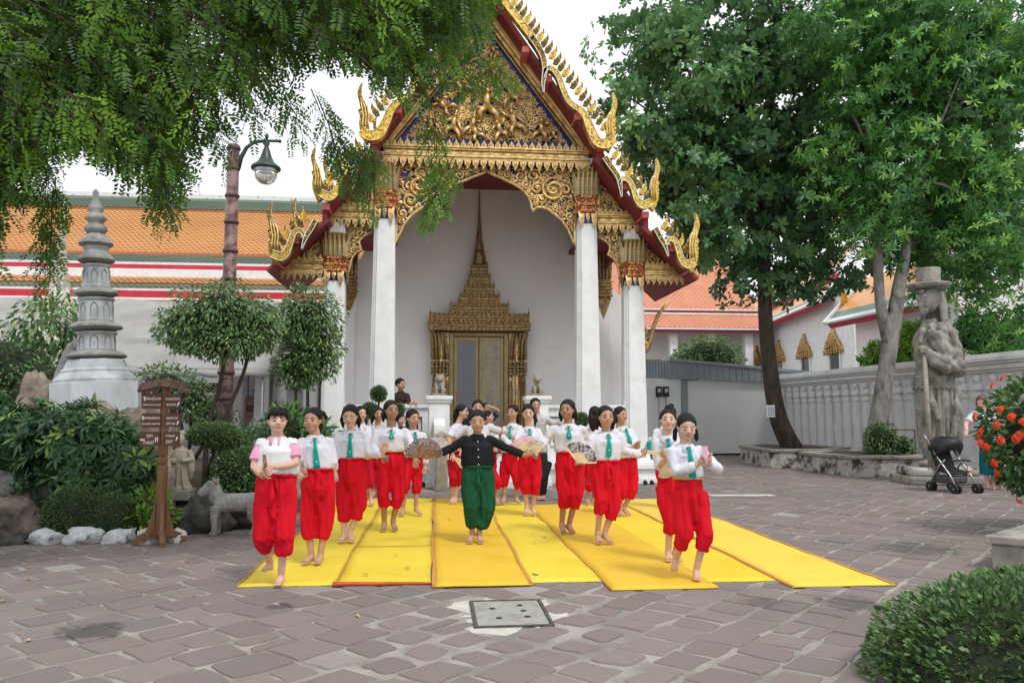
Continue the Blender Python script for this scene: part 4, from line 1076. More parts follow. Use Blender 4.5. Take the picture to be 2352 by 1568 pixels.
# tall rough stone post at the foot of the stair
t = thing('stone_post', 'weathered grey stone post with a carved head standing before the stair', 'stone post', (0.12, 15.35, 0))
mb = MB(); R0 = redent(1.0, 1, 0.12); loft(mb, [(R0, 0.26, 0), (R0, 0.25, 0.5), (R0, 0.22, 0.86)]); mb.build('shaft', 'stonewarm', t, bev=0.02)
mb = MB(); mb.ell((0, 0, 0.98), (0.115, 0.12, 0.16), 12, 8); mb.ell((0, -0.09, 1.0), (0.05, 0.05, 0.06), 8, 6)
for s_ in (-1, 1): mb.ell((s_ * 0.06, -0.07, 1.06), (0.035, 0.04, 0.035), 8, 6); mb.tube([(s_ * 0.10, -0.03, 1.1), (s_ * 0.10, -0.06, 0.95), (s_ * 0.06, -0.09, 0.86)], [0.035, 0.035, 0.02], 6)
mb.build('carved_head', 'stonewarm', t, True)
# ------------------------------------------------------------------ fusing overlapping solids into one skin
def fuse(jobs):
    """jobs: list of (MB, voxel, smooth_iterations) -> list of meshes, each one continuous surface"""
    obs = []
    for mb, vox, it in jobs:
        me = mb.mesh('fused'); o = bpy.data.objects.new('fused_tmp', me); COL.objects.link(o)
        r = o.modifiers.new('r', 'REMESH'); r.mode = 'VOXEL'; r.voxel_size = vox; r.use_smooth_shade = True
        if it:
            q = o.modifiers.new('s', 'SMOOTH'); q.factor = 0.5; q.iterations = it
        obs.append(o)
    dg = bpy.context.evaluated_depsgraph_get(); dg.update()
    out = [bpy.data.meshes.new_from_object(o.evaluated_get(dg)) for o in obs]
    for o in obs:
        me = o.data; bpy.data.objects.remove(o); bpy.data.meshes.remove(me)
    return out
def mesh_np(me):
    n = len(me.vertices); co = np.empty(n * 3, np.float32); me.vertices.foreach_get('co', co)
    no = np.empty(n * 3, np.float32); me.vertices.foreach_get('normal', no)
    return co.reshape(-1, 3).astype(float), no.reshape(-1, 3).astype(float)
def set_np(me, co): me.vertices.foreach_set('co', co.astype(np.float32).ravel()); me.update()
def smoothed(me): me.polygons.foreach_set('use_smooth', [True] * len(me.polygons)); return me

# ------------------------------------------------------------------ long hall with banded tile roof, left
hall = thing('tiled_hall', 'long low hall with orange and green tiled roof behind the white canopy', 'building', (-10, 25, 0))
HX0, HX1 = -20.0 + 10, -2.6 + 10
def tiles(nm, m_, y0, z0, y1, z1, x0=HX0, x1=HX1, p=0.19, par=hall, seed=1, lift=0.03):
    """a field of pointed tiles from the lower edge (y0,z0) to the upper edge (y1,z1), local to par"""
    L_ = math.hypot(y1 - y0, z1 - z0); rows = max(2, int(round(L_ / (p * 0.62)))); cols = int((x1 - x0) / p)
    ny, nz = -(z1 - z0) / L_, (y1 - y0) / L_
    V = []; F = []
    for r_ in range(rows):
        t0 = r_ / rows; t1 = min(1.0, (r_ + 1.7) / rows); tm = min(1.0, (r_ + 0.75) / rows)
        off = 0.5 * p if r_ % 2 else 0.0
        xs = x0 + off + p * np.arange(cols)
        for (dx, t, h) in ((0.5, t0, lift), (1.0, tm, lift * 0.55), (0.5, t1, 0.0), (0.0, tm, lift * 0.55)):
            V.append(np.stack([xs + dx * p, np.full(cols, y0 + (y1 - y0) * t + ny * h), np.full(cols, z0 + (z1 - z0) * t + nz * h)], 1))
        b0 = r_ * 4 * cols; i = np.arange(cols)
        F.append(np.stack([b0 + i, b0 + cols + i, b0 + 2 * cols + i, b0 + 3 * cols + i], 1))
    V = np.concatenate(V); F = np.concatenate(F)
    o = put(nm, npmesh(nm, V, F), m_, par); o['kind'] = 'stuff'
    return o
def hb(nm, m_, y0, y1, z0, z1, bev=0.01, x0=HX0, x1=HX1, par=hall): return MB().b2(x0, x1, y0 - 25, y1 - 25, z0, z1).build(nm, m_, par, bev=bev)
def under(nm, pts):
    mb = MB(); mb.prism([(y - 25, z) for y, z in pts], HX0, HX1, 'yz'); return mb.build(nm, 'roofdark', hall)
under('roof_deck', [(26.62, 6.42), (31.0, 9.80), (31.0, 9.4), (27.0, 6.2)])
under('lower_roof_deck', [(25.2, 5.34), (26.42, 5.99), (26.6, 5.6)]); under('eave_roof_deck', [(23.4, 4.15), (25.02, 4.95), (25.2, 4.5)])
tiles('green_ridge_tiles', 'tileg', 30.2 - 25, 9.23, 31.0 - 25, 9.88); tiles('rust_tile_row', 'tiler', 30.08 - 25, 9.13, 30.2 - 25, 9.23)
tiles('orange_tiles', 'tileo', 27.36 - 25, 6.97, 30.08 - 25, 9.13); tiles('rust_tile_row', 'tiler', 27.2 - 25, 6.86, 27.36 - 25, 6.97); tiles('green_eave_tiles', 'tileg', 26.6 - 25, 6.46, 27.2 - 25, 6.86)
tiles('orange_tiles', 'tileo', 25.62 - 25, 5.62, 26.4 - 25, 6.02); tiles('green_eave_tiles', 'tileg', 25.18 - 25, 5.37, 25.62 - 25, 5.62); tiles('orange_tiles', 'tileo', 23.4 - 25, 4.2, 25.0 - 25, 4.99)
hb('ridge_cap', 'ridge', 30.95, 31.3, 9.86, 10.05); hb('white_fascia', 'white', 26.5, 26.7, 6.39, 6.475); hb('crimson_fascia', 'crimson', 26.42, 26.7, 6.18, 6.385); hb('white_fascia', 'white', 26.38, 26.7, 6.02, 6.175)
hb('white_fascia', 'white', 25.08, 25.3, 5.30, 5.375); hb('crimson_fascia', 'crimson', 25.02, 25.3, 5.08, 5.295); hb('white_fascia', 'white', 24.98, 25.3, 4.99, 5.075)
MB().b2(HX0, HX1, 1.2, 9, 0, 6.2).build('wall', 'white', hall)
# room front under the canopy: pale wall, pictures, pillars
front = thing('massage_hall_front', 'white pillared front of a room below the scalloped canopy', 'building', (-6, 21, 0))
MB().b2(-5, 0.62, 2.0, 2.2, 0, 4.0).build('wall', mat('blue_white_mottled_wall', (0.40, 0.43, 0.50), (0.62, 0.63, 0.66), ns=2, rough=0.8), front)
for (x0, x1) in ((0.60, 0.95), (1.30, 1.62), (2.55, 2.9)): MB().b2(x0, x1, -0.15, 0.15, 0, 3.0).build('pillar', 'white', front, bev=0.015)
mb = MB(); mb.lathe([(0.16, 0), (0.15, 0.2), (0.13, 2.3), (0.2, 2.45), (0.2, 3.0)], 16, (1.98, 0, 0)); mb.build('round_pillar', 'white', front, True)
MB().b2(0.95, 1.30, 0.35, 0.42, 0, 1.95).build('marbled_panel', mat('pink_marbled_panel', (0.40, 0.25, 0.20), (0.52, 0.36, 0.30), ns=7, rough=0.6), front)
MB().b2(0.8, 3.2, 2.0, 2.1, 0, 3.2).build('inner_wall', mat('warm_inner_wall', (0.36, 0.27, 0.21), (0.44, 0.34, 0.27), ns=2, rough=0.8), front)
MB().b2(1.62, 2.55, 0.6, 0.7, 0, 3.0).build('side_wall', 'white', front)
mb = MB(); mb.b2(-2.2, 0.6, -0.06, 0.06, 2.02, 2.28); mb.b2(-2.2, 0.6, -0.04, 0.08, 1.66, 1.72); mb.build('beam', 'wood', front)
def picture(x, y, z, w, h, label, inner):
    t = thing('framed_picture', label, 'picture', (x, y, z))
    mb = MB(); mb.b2(-w, w, -0.02, 0.02, h - 0.05, h); mb.b2(-w, w, -0.02, 0.02, -h, -h + 0.05); mb.b2(-w, -w + 0.05, -0.02, 0.02, -h + 0.05, h - 0.05); mb.b2(w - 0.05, w, -0.02, 0.02, -h + 0.05, h - 0.05); mb.build('frame', 'wood', t)
    MB().b2(-w + 0.05, w - 0.05, 0.0, 0.018, -h + 0.05, h - 0.05).build('print', inner, t)
picture(-4.88, 21.33, 1.62, 0.11, 0.085, 'small dark framed print on the pink marbled panel', mat('grey_print', (0.35, 0.28, 0.25), (0.1, 0.07, 0.06), ns=14, rough=0.6))
picture(-6.55, 22.97, 1.62, 0.42, 0.36, 'wide framed print with a yellow ground on the mottled wall', mat('yellow_print', (0.62, 0.42, 0.05), (0.20, 0.14, 0.05), ns=9, rough=0.6))
t = thing('hanging_lamp', 'small lamp with a flat shade hanging inside below the canopy', 'lamp', (-4.85, 21.8, 2.1))
mb = MB(); mb.tube([(0, 0, 0.05), (0, 0, 0.75)], 0.01, 6); mb.build('rod', 'black', t); mb = MB(); mb.lathe([(0.14, 0), (0.12, 0.03), (0.02, 0.07)], 16); mb.build('shade', 'wooddark', t, True)
MB().b2(-5.6, -3.2, 20.9, 24, 3.02, 3.1).build('soffit', 'white', None)
bpy.data.objects['soffit'].name = 'room_ceiling'; o = bpy.data.objects['room_ceiling']; o.parent = front; o.location = (6, -21, 0)

# white canvas canopy
can = thing('canvas_canopy', 'large sagging white canvas canopy with scalloped front edge', 'canopy', (-9, 20, 0))
nx, ny = 90, 24; V = []; F = []
for j in range(ny + 1):
    t_ = j / ny
    for i in range(nx + 1):
        u = i / nx; x = -7.0 + 12.1 * u; y = -1.0 + 2.2 * t_ + 0.10 * math.sin(PI * t_) * mnoise.noise(Vector((u * 9 + t_ * 2, t_ * 7, 5))) + 0.085 * math.sin(PI * t_) * math.sin(t_ * 24 + 5.0 * mnoise.noise(Vector((x * 0.45, t_ * 1.5, 2))))
        z = 2.52 + 1.95 * t_ ** 0.92 + 0.10 * math.sin(PI * t_) * math.sin(u * 17 + 1.0) + 0.10 * mnoise.noise(Vector((x * 0.5 + y * 0.4, y * 3.2, 0))) + 0.035 * math.sin(y * 9 + 2 * mnoise.noise(Vector((x * 0.6, y, 3)))) * math.sin(PI * t_) - 0.22 * math.sin(PI * t_) * (1 - abs(math.sin(u * PI * 2.0 + 0.4)))
        V.append((x, y, z))
for j in range(ny):
    for i in range(nx):
        a = j * (nx + 1) + i; F.append((a, a + 1, a + nx + 2, a + nx + 1))
mb = MB(); mb.add(V, F); o = mb.build('canvas_sheet', 'tarp', can, True); s_ = o.modifiers.new('thick', 'SOLIDIFY'); s_.thickness = 0.012
V = []; F = []
N = 260
for i in range(N + 1):
    u = i / N; x = -7.0 + 12.1 * u; k = min(nx, int(u * nx)); zt = 2.52 + 0.07 * mnoise.noise(Vector((x * 0.9, -2.4, 0))) - 0.0
    sag = 0.13 + 0.06 * abs(math.sin(u * PI * 22))
    V += [(x, -1.0, zt + 0.01), (x, -1.03 + 0.02 * math.sin(u * 60), zt - sag)]
for i in range(N): F.append((2 * i, 2 * i + 1, 2 * i + 3, 2 * i + 2))
mb = MB(); mb.add(V, F); o = mb.build('scalloped_valance', 'tarp', can, True); s_ = o.modifiers.new('thick', 'SOLIDIFY'); s_.thickness = 0.008
for x in (-6.8, -2.6, 1.4, 4.9):
    mb = MB(); mb.tube([(x, -0.95, 0), (x, -0.95, 2.5)], 0.03, 8); mb.build('pole', 'steel', can, True)

# mosaic chedi spire behind the tree
t = thing('mosaic_spire', 'slim pale mosaic spire half hidden behind the leaning tree by the pagoda', 'spire', (-9.35, 20.2, 0))
mb = MB(); prof = [(0.75, 0), (0.75, 2.4), (0.85, 2.5), (0.62, 2.7), (0.70, 2.8), (0.50, 3.2), (0.40, 3.8), (0.44, 3.9), (0.30, 4.1), (0.22, 4.6)]
z = 4.6; r = 0.21
for k in range(14): prof += [(r, z), (r * 1.15, z + 0.05), (r * 0.9, z + 0.13)]; z += 0.14; r *= 0.9
prof += [(0.03, z), (0.005, 7.1)]
mb.lathe(prof, 16); mb.build('spire_body', mosaic('pale_flower_mosaic', [((0.55, 0.52, 0.45), 6), ((0.36, 0.42, 0.36), 2), ((0.50, 0.34, 0.20), 2), ((0.3, 0.3, 0.28), 2)], 16, 0.0, 0.4), t, True)

# ------------------------------------------------------------------ planted bed
V = []; F = []; nx, ny = 60, 50
def bedz(x, y):
    front = 9.78 if x < -3.25 else 9.78 + min(1.0, (x + 3.25) / 0.25) * 0.75
    d = max(0.0, y - front)
    e = min(1.0, max(0.0, (-2.05 - x) / 0.3))
    return (-0.03 + min(0.16, d * 0.5) + 0.22 * min(1.0, max(0, d - 0.4) / 1.2) + 0.02 * mnoise.noise(Vector((x * 3, y * 3, 0)))) * e - 0.02 * (1 - e) if d > 0 else -0.05
for j in range(ny + 1):
    for i in range(nx + 1):
        x = -11 + 9.0 * i / nx; y = 9.6 + 11 * (j / ny) ** 1.5; V.append((x, y, bedz(x, y)))
for j in range(ny):
    for i in range(nx):
        a = j * (nx + 1) + i; F.append((a, a + 1, a + nx + 2, a + nx + 1))
mb = MB(); mb.add(V, F); tag(mb.build('garden_soil', 'soil', None, True), 'dark bare soil of the planted bed', kind='structure')

def boulder(x, y, z, r, seed, m_, label, group=None, nm='boulder', amp=0.35, cat='rock', rz=0.0):
    me = rockmesh(nm, r, seed, 4 if max(r) > 0.28 else 3, amp)
    o = put(nm, me, m_, None, loc=(x, y, z + r[2] * 0.5), rz=rz); return tag(o, label, cat, group)
BST = [(-4.86, 'blackened end stone of the pale border row at the picture edge', 'rockdark'), (-4.42, 'squat whitewashed border stone with a dark cleft before the clipped mound', 'whiterock'), (-4.02, 'large blue white border stone in the middle of the row', 'whiterock'),
       (-3.64, 'tilted cream border stone below the end of the clipped mound', 'whiterock'), (-3.30, 'pale border stone directly behind the signpost foot', 'whiterock'), (-2.98, 'small pale border stone between signpost and dark boulder', 'whiterock')]
for i, (x, l, m_) in enumerate(BST):
    boulder(x, 9.60 + 0.05 * (i % 2) - 0.01 * i, -0.01, ((0.22, 0.14, 0.105), (0.21, 0.15, 0.11), (0.20, 0.14, 0.125), (0.19, 0.13, 0.11), (0.15, 0.12, 0.12), (0.10, 0.10, 0.10))[i], 3 + i, m_, l, 'pale stones edging the bed', 'border_stone', 0.5, 'stone', 0.3 * i)
boulder(-2.93, 10.40, 0.0, (0.36, 0.30, 0.30), 21, 'rockdark', 'dark mossy boulder between signpost and stone animal')
boulder(-2.45, 10.75, 0.0, (0.55, 0.32, 0.24), 22, 'rockdark', 'low dark rock slab behind the stone animal')
boulder(-5.05, 10.05, 0.05, (0.36, 0.28, 0.30), 23, 'rock', 'brown boulder low in front at the picture edge'); boulder(-4.72, 10.30, 0.18, (0.26, 0.24, 0.36), 24, 'rockdark', 'dark upright boulder beside the brown one under the shrub')
boulder(-5.35, 10.35, 0.25, (0.38, 0.3, 0.34), 25, 'rockgrey', 'grey brown boulder atop the left edge rock pile')
boulder(-3.78, 10.95, 0.1, (0.30, 0.28, 0.95), 26, 'rock', 'tall craggy tan rock standing behind the signpost'); boulder(-4.15, 11.7, 0.3, (0.55, 0.45, 0.85), 27, 'rock', 'broad tan crag under the pagoda on the signpost side')
boulder(-4.95, 11.9, 0.2, (0.85, 0.6, 0.85), 28, 'rock', 'wide tan rock carrying the pagoda front'); boulder(-5.9, 12.2, 0.4, (0.34, 0.36, 1.2), 29, 'rock', 'tall brown crag left of the pagoda base'); boulder(-5.62, 12.9, 0.9, (0.34, 0.3, 1.25), 30, 'rockgrey', 'grey peak of rock behind the pagoda, left side')
boulder(-4.42, 13.0, 0.5, (0.36, 0.3, 1.0), 31, 'rockdark', 'dark sloping rock behind the pagoda, right side'); boulder(-2.28, 11.9, 0.25, (0.34, 0.28, 0.38), 32, 'rockgrey', 'rounded pale grey boulder behind the clipped hedge'); boulder(-5.2, 12.5, 0.3, (0.9, 0.7, 1.0), 33, 'rock', 'main rock mass underneath the pagoda')

# ------------------------------------------------------------------ stone pagoda
pg = thing('stone_pagoda', 'slender five-storey grey stone pagoda on a white eight-sided base', 'pagoda', (-5.08, 12.35, 1.45))
pg.rotation_euler = (0, R(-3.0), 0); pg.scale = (0.92, 0.92, 1.0)
def oct_(nm, prof, m_, par=pg, n=8, bev=0.008):
    mb = MB(); mb.lathe([(r / math.cos(PI / n), z - 1.45) for r, z in prof], n, a0=PI / n + R(14)); return mb.build(nm, m_, par, bev=bev)
oct_('base_block', [(0.64, 1.30), (0.64, 1.95)], mat('whitewashed_base', (0.50, 0.53, 0.57), (0.62, 0.65, 0.69), ns=3, rough=0.85, bump=0.2, bs=20, c3=(0.36, 0.37, 0.38), n3=1.5))
oct_('base_moulding', [(0.60, 1.951), (0.60, 2.0), (0.57, 2.02), (0.50, 2.10), (0.50, 2.14), (0.46, 2.16), (0.42, 2.26), (0.40, 2.30)], 'stonelight')
ST = [(2.30, 0.44, 0.275, 0.265, 2.72), (2.74, 0.385, 0.25, 0.235, 3.24), (3.26, 0.32, 0.21, 0.185, 3.76), (3.78, 0.275, 0.18, 0.17, 4.04)]
for i, (z, er, r0, r1, zt) in enumerate(ST):
    oct_('storey_eave', [(r0 * 1.02, z + 0.002), (er * 0.92, z + 0.03), (er, z + 0.05), (er * 0.96, z + 0.085), (r0 * 1.15, z + 0.13), (r0, z + 0.14)], 'stone')
    st = oct_('storey', [(r0, z + 0.141), (r1, zt - 0.05), (r1 * 1.1, zt - 0.03), (r1 * 1.15, zt)], 'stonelight')
    if i < 3:
        for k in range(8):
            a = R(14) + k * PI / 4 + 0.0; h = (zt - z) * 0.26; w = r0 * 0.20; rr_ = (r0 + r1) / 2 + 0.002
            cx, cy = math.cos(a) * rr_, math.sin(a) * rr_; zc = (z + zt) / 2 + 0.04 - 1.45
            mb = MB(); out = [(-w, -h), (w, -h), (w, h * 0.5), (0.5 * w, h * 0.9), (0, h), (-0.5 * w, h * 0.9), (-w, h * 0.5)]
            mb.tube([(p[0], 0, p[1]) for p in out + out[:1]], 0.008, 4, caps=False)
            q = mb.build('niche_frame', 'stone', st); q.location = (cx, cy, zc); q.rotation_euler = (0, 0, a - PI / 2)
oct_('crown_roof', [(0.18, 4.04), (0.26, 4.08), (0.24, 4.13), (0.13, 4.24), (0.11, 4.26)], 'stone')
mb = MB(); mb.lathe([(r, z - 1.45) for r, z in [(0.13, 4.25), (0.18, 4.30), (0.17, 4.36), (0.11, 4.40), (0.12, 4.43), (0.17, 4.47), (0.16, 4.52), (0.09, 4.58), (0.12, 4.62), (0.11, 4.67), (0.05, 4.78), (0.045, 4.9), (0.02, 4.95)]], 16); mb.build('finial', 'stone', pg, True)

# ------------------------------------------------------------------ signpost
sg = thing('wooden_signpost', 'brown wooden direction signpost with six hanging boards and little shingled roof', 'signpost', (-3.14, 9.46, 0))
mb = MB(); mb.lathe([(0.058, 0.10), (0.058, 0.88), (0.05, 0.90)], 8, a0=PI / 8); mb.lathe([(0.042, 0.90), (0.055, 0.93), (0.055, 0.97), (0.042, 1.0)], 12); mb.lathe([(0.05, 1.0), (0.056, 1.02), (0.052, 1.84)], 8, a0=PI / 8); mb.build('post', 'wood', sg, bev=0.004)
for k in range(4):
    a = k * PI / 2 + R(25)
    f = MB(); f.prism([(0.03, 0.06), (0.10, 0.08), (0.20, 0.045), (0.25, 0.0), (0.29, 0.0), (0.29, 0.06), (0.22, 0.12), (0.12, 0.16), (0.03, 0.17)], -0.028, 0.028); o = f.build('foot', 'wood', sg, bev=0.005); o.rotation_euler = (0, 0, a)
    f = MB(); f.prism([(0.055, 0.165), (0.15, 0.15), (0.09, 0.34), (0.065, 0.46), (0.055, 0.48)], -0.02, 0.02); o = f.build('brace', 'wood', sg, bev=0.004); o.rotation_euler = (0, 0, a)
rf = MB()
pr_ = [(-0.25 + 0.5 * i / 10, 0.06 * (1 - ((i - 5) / 5) ** 2)) for i in range(11)]
poly = [(x, 1.765 + z) for x, z in pr_] + [(x, 1.745 + z) for x, z in reversed(pr_)]
rf.prism(poly, -0.11, 0.11); roof = rf.build('roof', 'wood', sg)
sh = MB(); sh.add([(-0.022, 0, 0), (0.022, 0, 0), (0.024, -0.01, -0.045), (0, -0.012, -0.06), (-0.024, -0.01, -0.045)], [(0, 4, 3, 2, 1)]); sh.add([(-0.022, 0.006, 0), (0.022, 0.006, 0), (0.024, -0.002, -0.045), (0, -0.004, -0.06), (-0.024, -0.002, -0.045)], [(0, 1, 2, 3, 4)])
sh_me = sh.mesh('shingle'); sh_me.materials.append(mat('grey_brown_shingle', (0.10, 0.06, 0.042), (0.17, 0.105, 0.075), ns=12, rough=0.8, tint=0.3))
for r_ in range(3):
    for c_ in range(12):
        x = -0.25 + 0.045 * c_ + (0.022 if r_ % 2 else 0); z = 1.80 + 0.06 * (1 - (x / 0.25) ** 2) + (2 - r_) * 0.024 - 0.012
        if abs(x) > 0.26: continue
        o = put('shingle', sh_me, None, roof, loc=(x, -0.112 + (2 - r_) * 0.022, z)); o.rotation_euler = (R(-18) + 0.15 * math.sin(c_ * 2.3 + r_), 0, 0.1 * math.sin(c_ * 3.1))
pk = MB(); pk.prism([(x, 1.77 + z) for x, z in pr_] + [(0.2, 1.85), (0, 1.895), (-0.2, 1.85)], -0.03, 0.03)
pk = MB(); pk.tube([(x, 0, 1.80 + z * 1.15) for x, z in pr_], 0.028, 6); pk.build('roof_ridge', 'wood', roof)
def board(sd, z, h, w, lines, yawd, cx):
    bo = bpy.data.objects.new('sign_board', None)
    p = MB(); hw, hh, c = w / 2, h / 2, 0.018
    p.prism([(-hw + c, -hh), (hw - c, -hh), (hw, -hh + c), (hw, hh - c), (hw - c, hh), (-hw + c, hh), (-hw, hh - c), (-hw, -hh + c)], -0.010, 0.010)
    o = p.build('sign_board', 'wooddark', sg, bev=0.003); o.location = (cx, -0.075, z); o.rotation_euler = (0, 0, R(yawd))
    for (txt, size, x, zz, sx) in lines:
        if txt.startswith('^'):
            m_ = MB(); q = txt[1]
            A = [(-0.007, -0.024), (0.007, -0.024), (0.007, 0.008), (0.016, 0.008), (0, 0.028), (-0.016, 0.008), (-0.007, 0.008)]
            m_.prism(A, -0.001, 0.001); l = m_.build('arrow', 'paint', o); l.location = (x, -0.0125, zz); l.rotation_euler = (0, {'u': R(-6), 'r': R(22), 'l': R(-90)}[q], 0)
        elif txt == '@':
            m_ = MB()
            for q in (-0.010, 0.010):
                m_.prism([(q - 0.007, -0.002), (q + 0.007, -0.002), (q + 0.006, 0.022), (q - 0.006, 0.022)], -0.001, 0.001); m_.prism([(q - 0.004, -0.028), (q + 0.004, -0.028), (q + 0.004, -0.003), (q - 0.004, -0.003)], -0.001, 0.001)
                m_.lathe([(0.001, -0.0055), (0.0055, 0), (0.001, 0.0055)], 8, (q, 0, 0.029))
            l = m_.build('washroom_symbol', 'paint', o); l.location = (x, -0.0125, zz)
        else:
            l = put('lettering', text_mesh(txt, size, bold=size * 0.012), 'paint', o); l.location = (x, -0.0125, zz); l.rotation_euler = (PI / 2, 0, 0); l.scale = (sx, 1, 1)
    for q in (-hw * 0.55, hw * 0.55):
        c_ = MB()
        for k in range(3): c_.tube([(q + 0.007 * math.cos(a * PI / 3) * (1 if k % 2 else 0.5), 0.004 * (0 if k % 2 else 1), hh + 0.012 + 0.015 * k + 0.009 * math.sin(a * PI / 3)) for a in range(7)], 0.002, 4, caps=False)
        c_.build('chain', 'steel', o)
board(-1, 1.635, 0.175, 0.215, [('^u', 0, -0.075, 0.03, 1), ('พระอุโบสถ', 0.046, 0.02, 0.03, 0.85), ('ORDINATION HALL', 0.028, 0.005, -0.042, 0.8)], 6, -0.125)
board(-1, 1.415, 0.165, 0.215, [('^u', 0, -0.085, 0.028, 0.6), ('พระพุทธไสยาส', 0.042, 0.012, 0.028, 0.72), ('RECLINING BUDDHA', 0.028, 0.005, -0.04, 0.74)], 6, -0.125)
board(-1, 1.205, 0.165, 0.225, [('^l', 0, -0.075, -0.01, 1), ('สุขา', 0.05, 0.0, 0.035, 0.9), ('TOILET', 0.046, -0.008, -0.045, 0.82), ('@', 0, 0.075, -0.01, 1)], 6, -0.13)
board(1, 1.635, 0.165, 0.20, [('นวดแผนโบราณ', 0.042, 0.0, 0.028, 0.72), ('MASSAGE', 0.036, -0.018, -0.04, 0.8), ('^r', 0, 0.074, -0.035, 0.9)], -18, 0.115)
board(1, 1.415, 0.155, 0.20, [('ปฐมพยาบาล', 0.042, 0.0, 0.028, 0.72), ('FIRST AID', 0.034, -0.012, -0.038, 0.8), ('^r', 0, 0.076, -0.03, 0.9)], -18, 0.115)
board(1, 1.205, 0.16, 0.205, [('ทางออก', 0.044, -0.012, 0.034, 0.85), ('EXIT', 0.052, -0.022, -0.036, 0.86), ('^r', 0, 0.072, 0.0, 1)], -18, 0.115)

# ------------------------------------------------------------------ stone lady, stone animal
t = thing('stone_lady', 'small weathered stone figure of a robed woman on a low block behind the signpost', 'statue', (-3.42, 11.0, 0.36))
MB().box((0.0, 0, 0.05), (0.36, 0.30, 0.14)).build('block', 'stone', t, bev=0.015)
b = MB(); b.lathe([(0.15, 0.10), (0.155, 0.16), (0.125, 0.30), (0.11, 0.45), (0.12, 0.56), (0.10, 0.64), (0.045, 0.68)], 16, sy=0.72)
b.ell((-0.015, -0.01, 0.77), (0.062, 0.068, 0.078), 12, 8); b.ell((0, 0.02, 0.86), (0.045, 0.045, 0.05), 10, 8); b.tube([(0, 0, 0.66), (0, -0.005, 0.74)], 0.035, 8); b.ell((-0.02, -0.075, 0.765), (0.014, 0.014, 0.02), 6, 5)
for s_ in (-1, 1):
    b.tube([(s_ * 0.10, 0, 0.63), (s_ * 0.16, -0.03, 0.50), (s_ * 0.05, -0.11, 0.50)], [0.05, 0.055, 0.03], 8); b.tube([(s_ * 0.14, -0.04, 0.52), (s_ * 0.16, -0.05, 0.36), (s_ * 0.15, -0.04, 0.25)], [0.06, 0.045, 0.02], 8, flat=0.5)
    b.tube([(s_ * 0.05, -0.10, 0.45), (s_ * 0.07, -0.115, 0.25), (s_ * 0.10, -0.12, 0.13)], [0.012, 0.018, 0.02], 6)
b.tube([(0, -0.095, 0.44), (0.0, -0.115, 0.14)], [0.012, 0.02], 6)
for k in range(11):
    a = PI + PI * k / 10; b.ell((0.145 * math.cos(a), 0.11 * math.sin(a), 0.13), (0.032, 0.025, 0.03), 8, 5)
me = fuse([(b, 0.009, 2)])[0]; put('robed_figure', me, 'stonewarm', t)

t = thing('stone_animal', 'grey stone horse-like animal standing at the edge of the paving', 'statue', (-2.47, 10.06, 0))
b = MB(); b.tube([(-0.22, 0, 0.40), (-0.05, 0.0, 0.395), (0.12, 0.0, 0.40), (0.26, 0.0, 0.41), (0.33, 0, 0.39)], [0.115, 0.118, 0.112, 0.115, 0.07], 12)
b.tube([(-0.19, 0, 0.43), (-0.25, -0.01, 0.54), (-0.27, -0.03, 0.60)], [0.105, 0.088, 0.07], 10); b.tube([(-0.25, -0.03, 0.62), (-0.31, -0.07, 0.575), (-0.37, -0.115, 0.515), (-0.385, -0.125, 0.495)], [0.075, 0.066, 0.05, 0.038], 10)
b.ell((-0.28, -0.10, 0.61), (0.022, 0.02, 0.022), 6, 5)
for s_ in (-1, 1):
    b.tube([(-0.235 - 0.035 * s_, 0.05 * s_, 0.64), (-0.225 - 0.045 * s_, 0.055 * s_, 0.72)], [0.03, 0.006], 6)
    b.tube([(-0.20, s_ * 0.065, 0.36), (-0.215, s_ * 0.075, 0.22), (-0.205, s_ * 0.075, 0.11), (-0.21, s_ * 0.075, 0.04)], [0.07, 0.046, 0.038, 0.042], 8); b.ell((-0.225, s_ * 0.075, 0.025), (0.06, 0.045, 0.028), 8, 5)
    b.tube([(0.25, s_ * 0.065, 0.36), (0.235, s_ * 0.075, 0.24), (0.285, s_ * 0.075, 0.15), (0.265, s_ * 0.075, 0.04)], [0.085, 0.058, 0.040, 0.040], 8); b.ell((0.25, s_ * 0.075, 0.025), (0.06, 0.045, 0.028), 8, 5)
b.tube([(0.33, 0, 0.42), (0.38, 0, 0.36), (0.37, 0, 0.22)], [0.03, 0.026, 0.012], 6); b.tube([(-0.16, 0, 0.52), (-0.22, 0, 0.62), (-0.24, 0, 0.68)], [0.03, 0.04, 0.03], 6)
me = fuse([(b, 0.010, 2)])[0]; co, no = mesh_np(me)
for i in range(len(co)):
    x, y, z = co[i]
    if -0.12 < x < 0.16 and abs(y) > 0.05 and 0.33 < z < 0.48: co[i] += no[i] * 0.006 * math.sin(x * 105 + z * 30)
set_np(me, co); an = put('body', me, 'stone', t)
br = MB(); br.tube([(-0.315 + 0.008, -0.07 + 0.065 * math.cos(a * PI / 5), 0.56 + 0.07 * math.sin(a * PI / 5)) for a in range(11)], 0.007, 5, caps=False); br.tube([(-0.31, -0.135, 0.58), (-0.26, -0.10, 0.66)], 0.007, 5); br.build('bridle', 'stone', t)

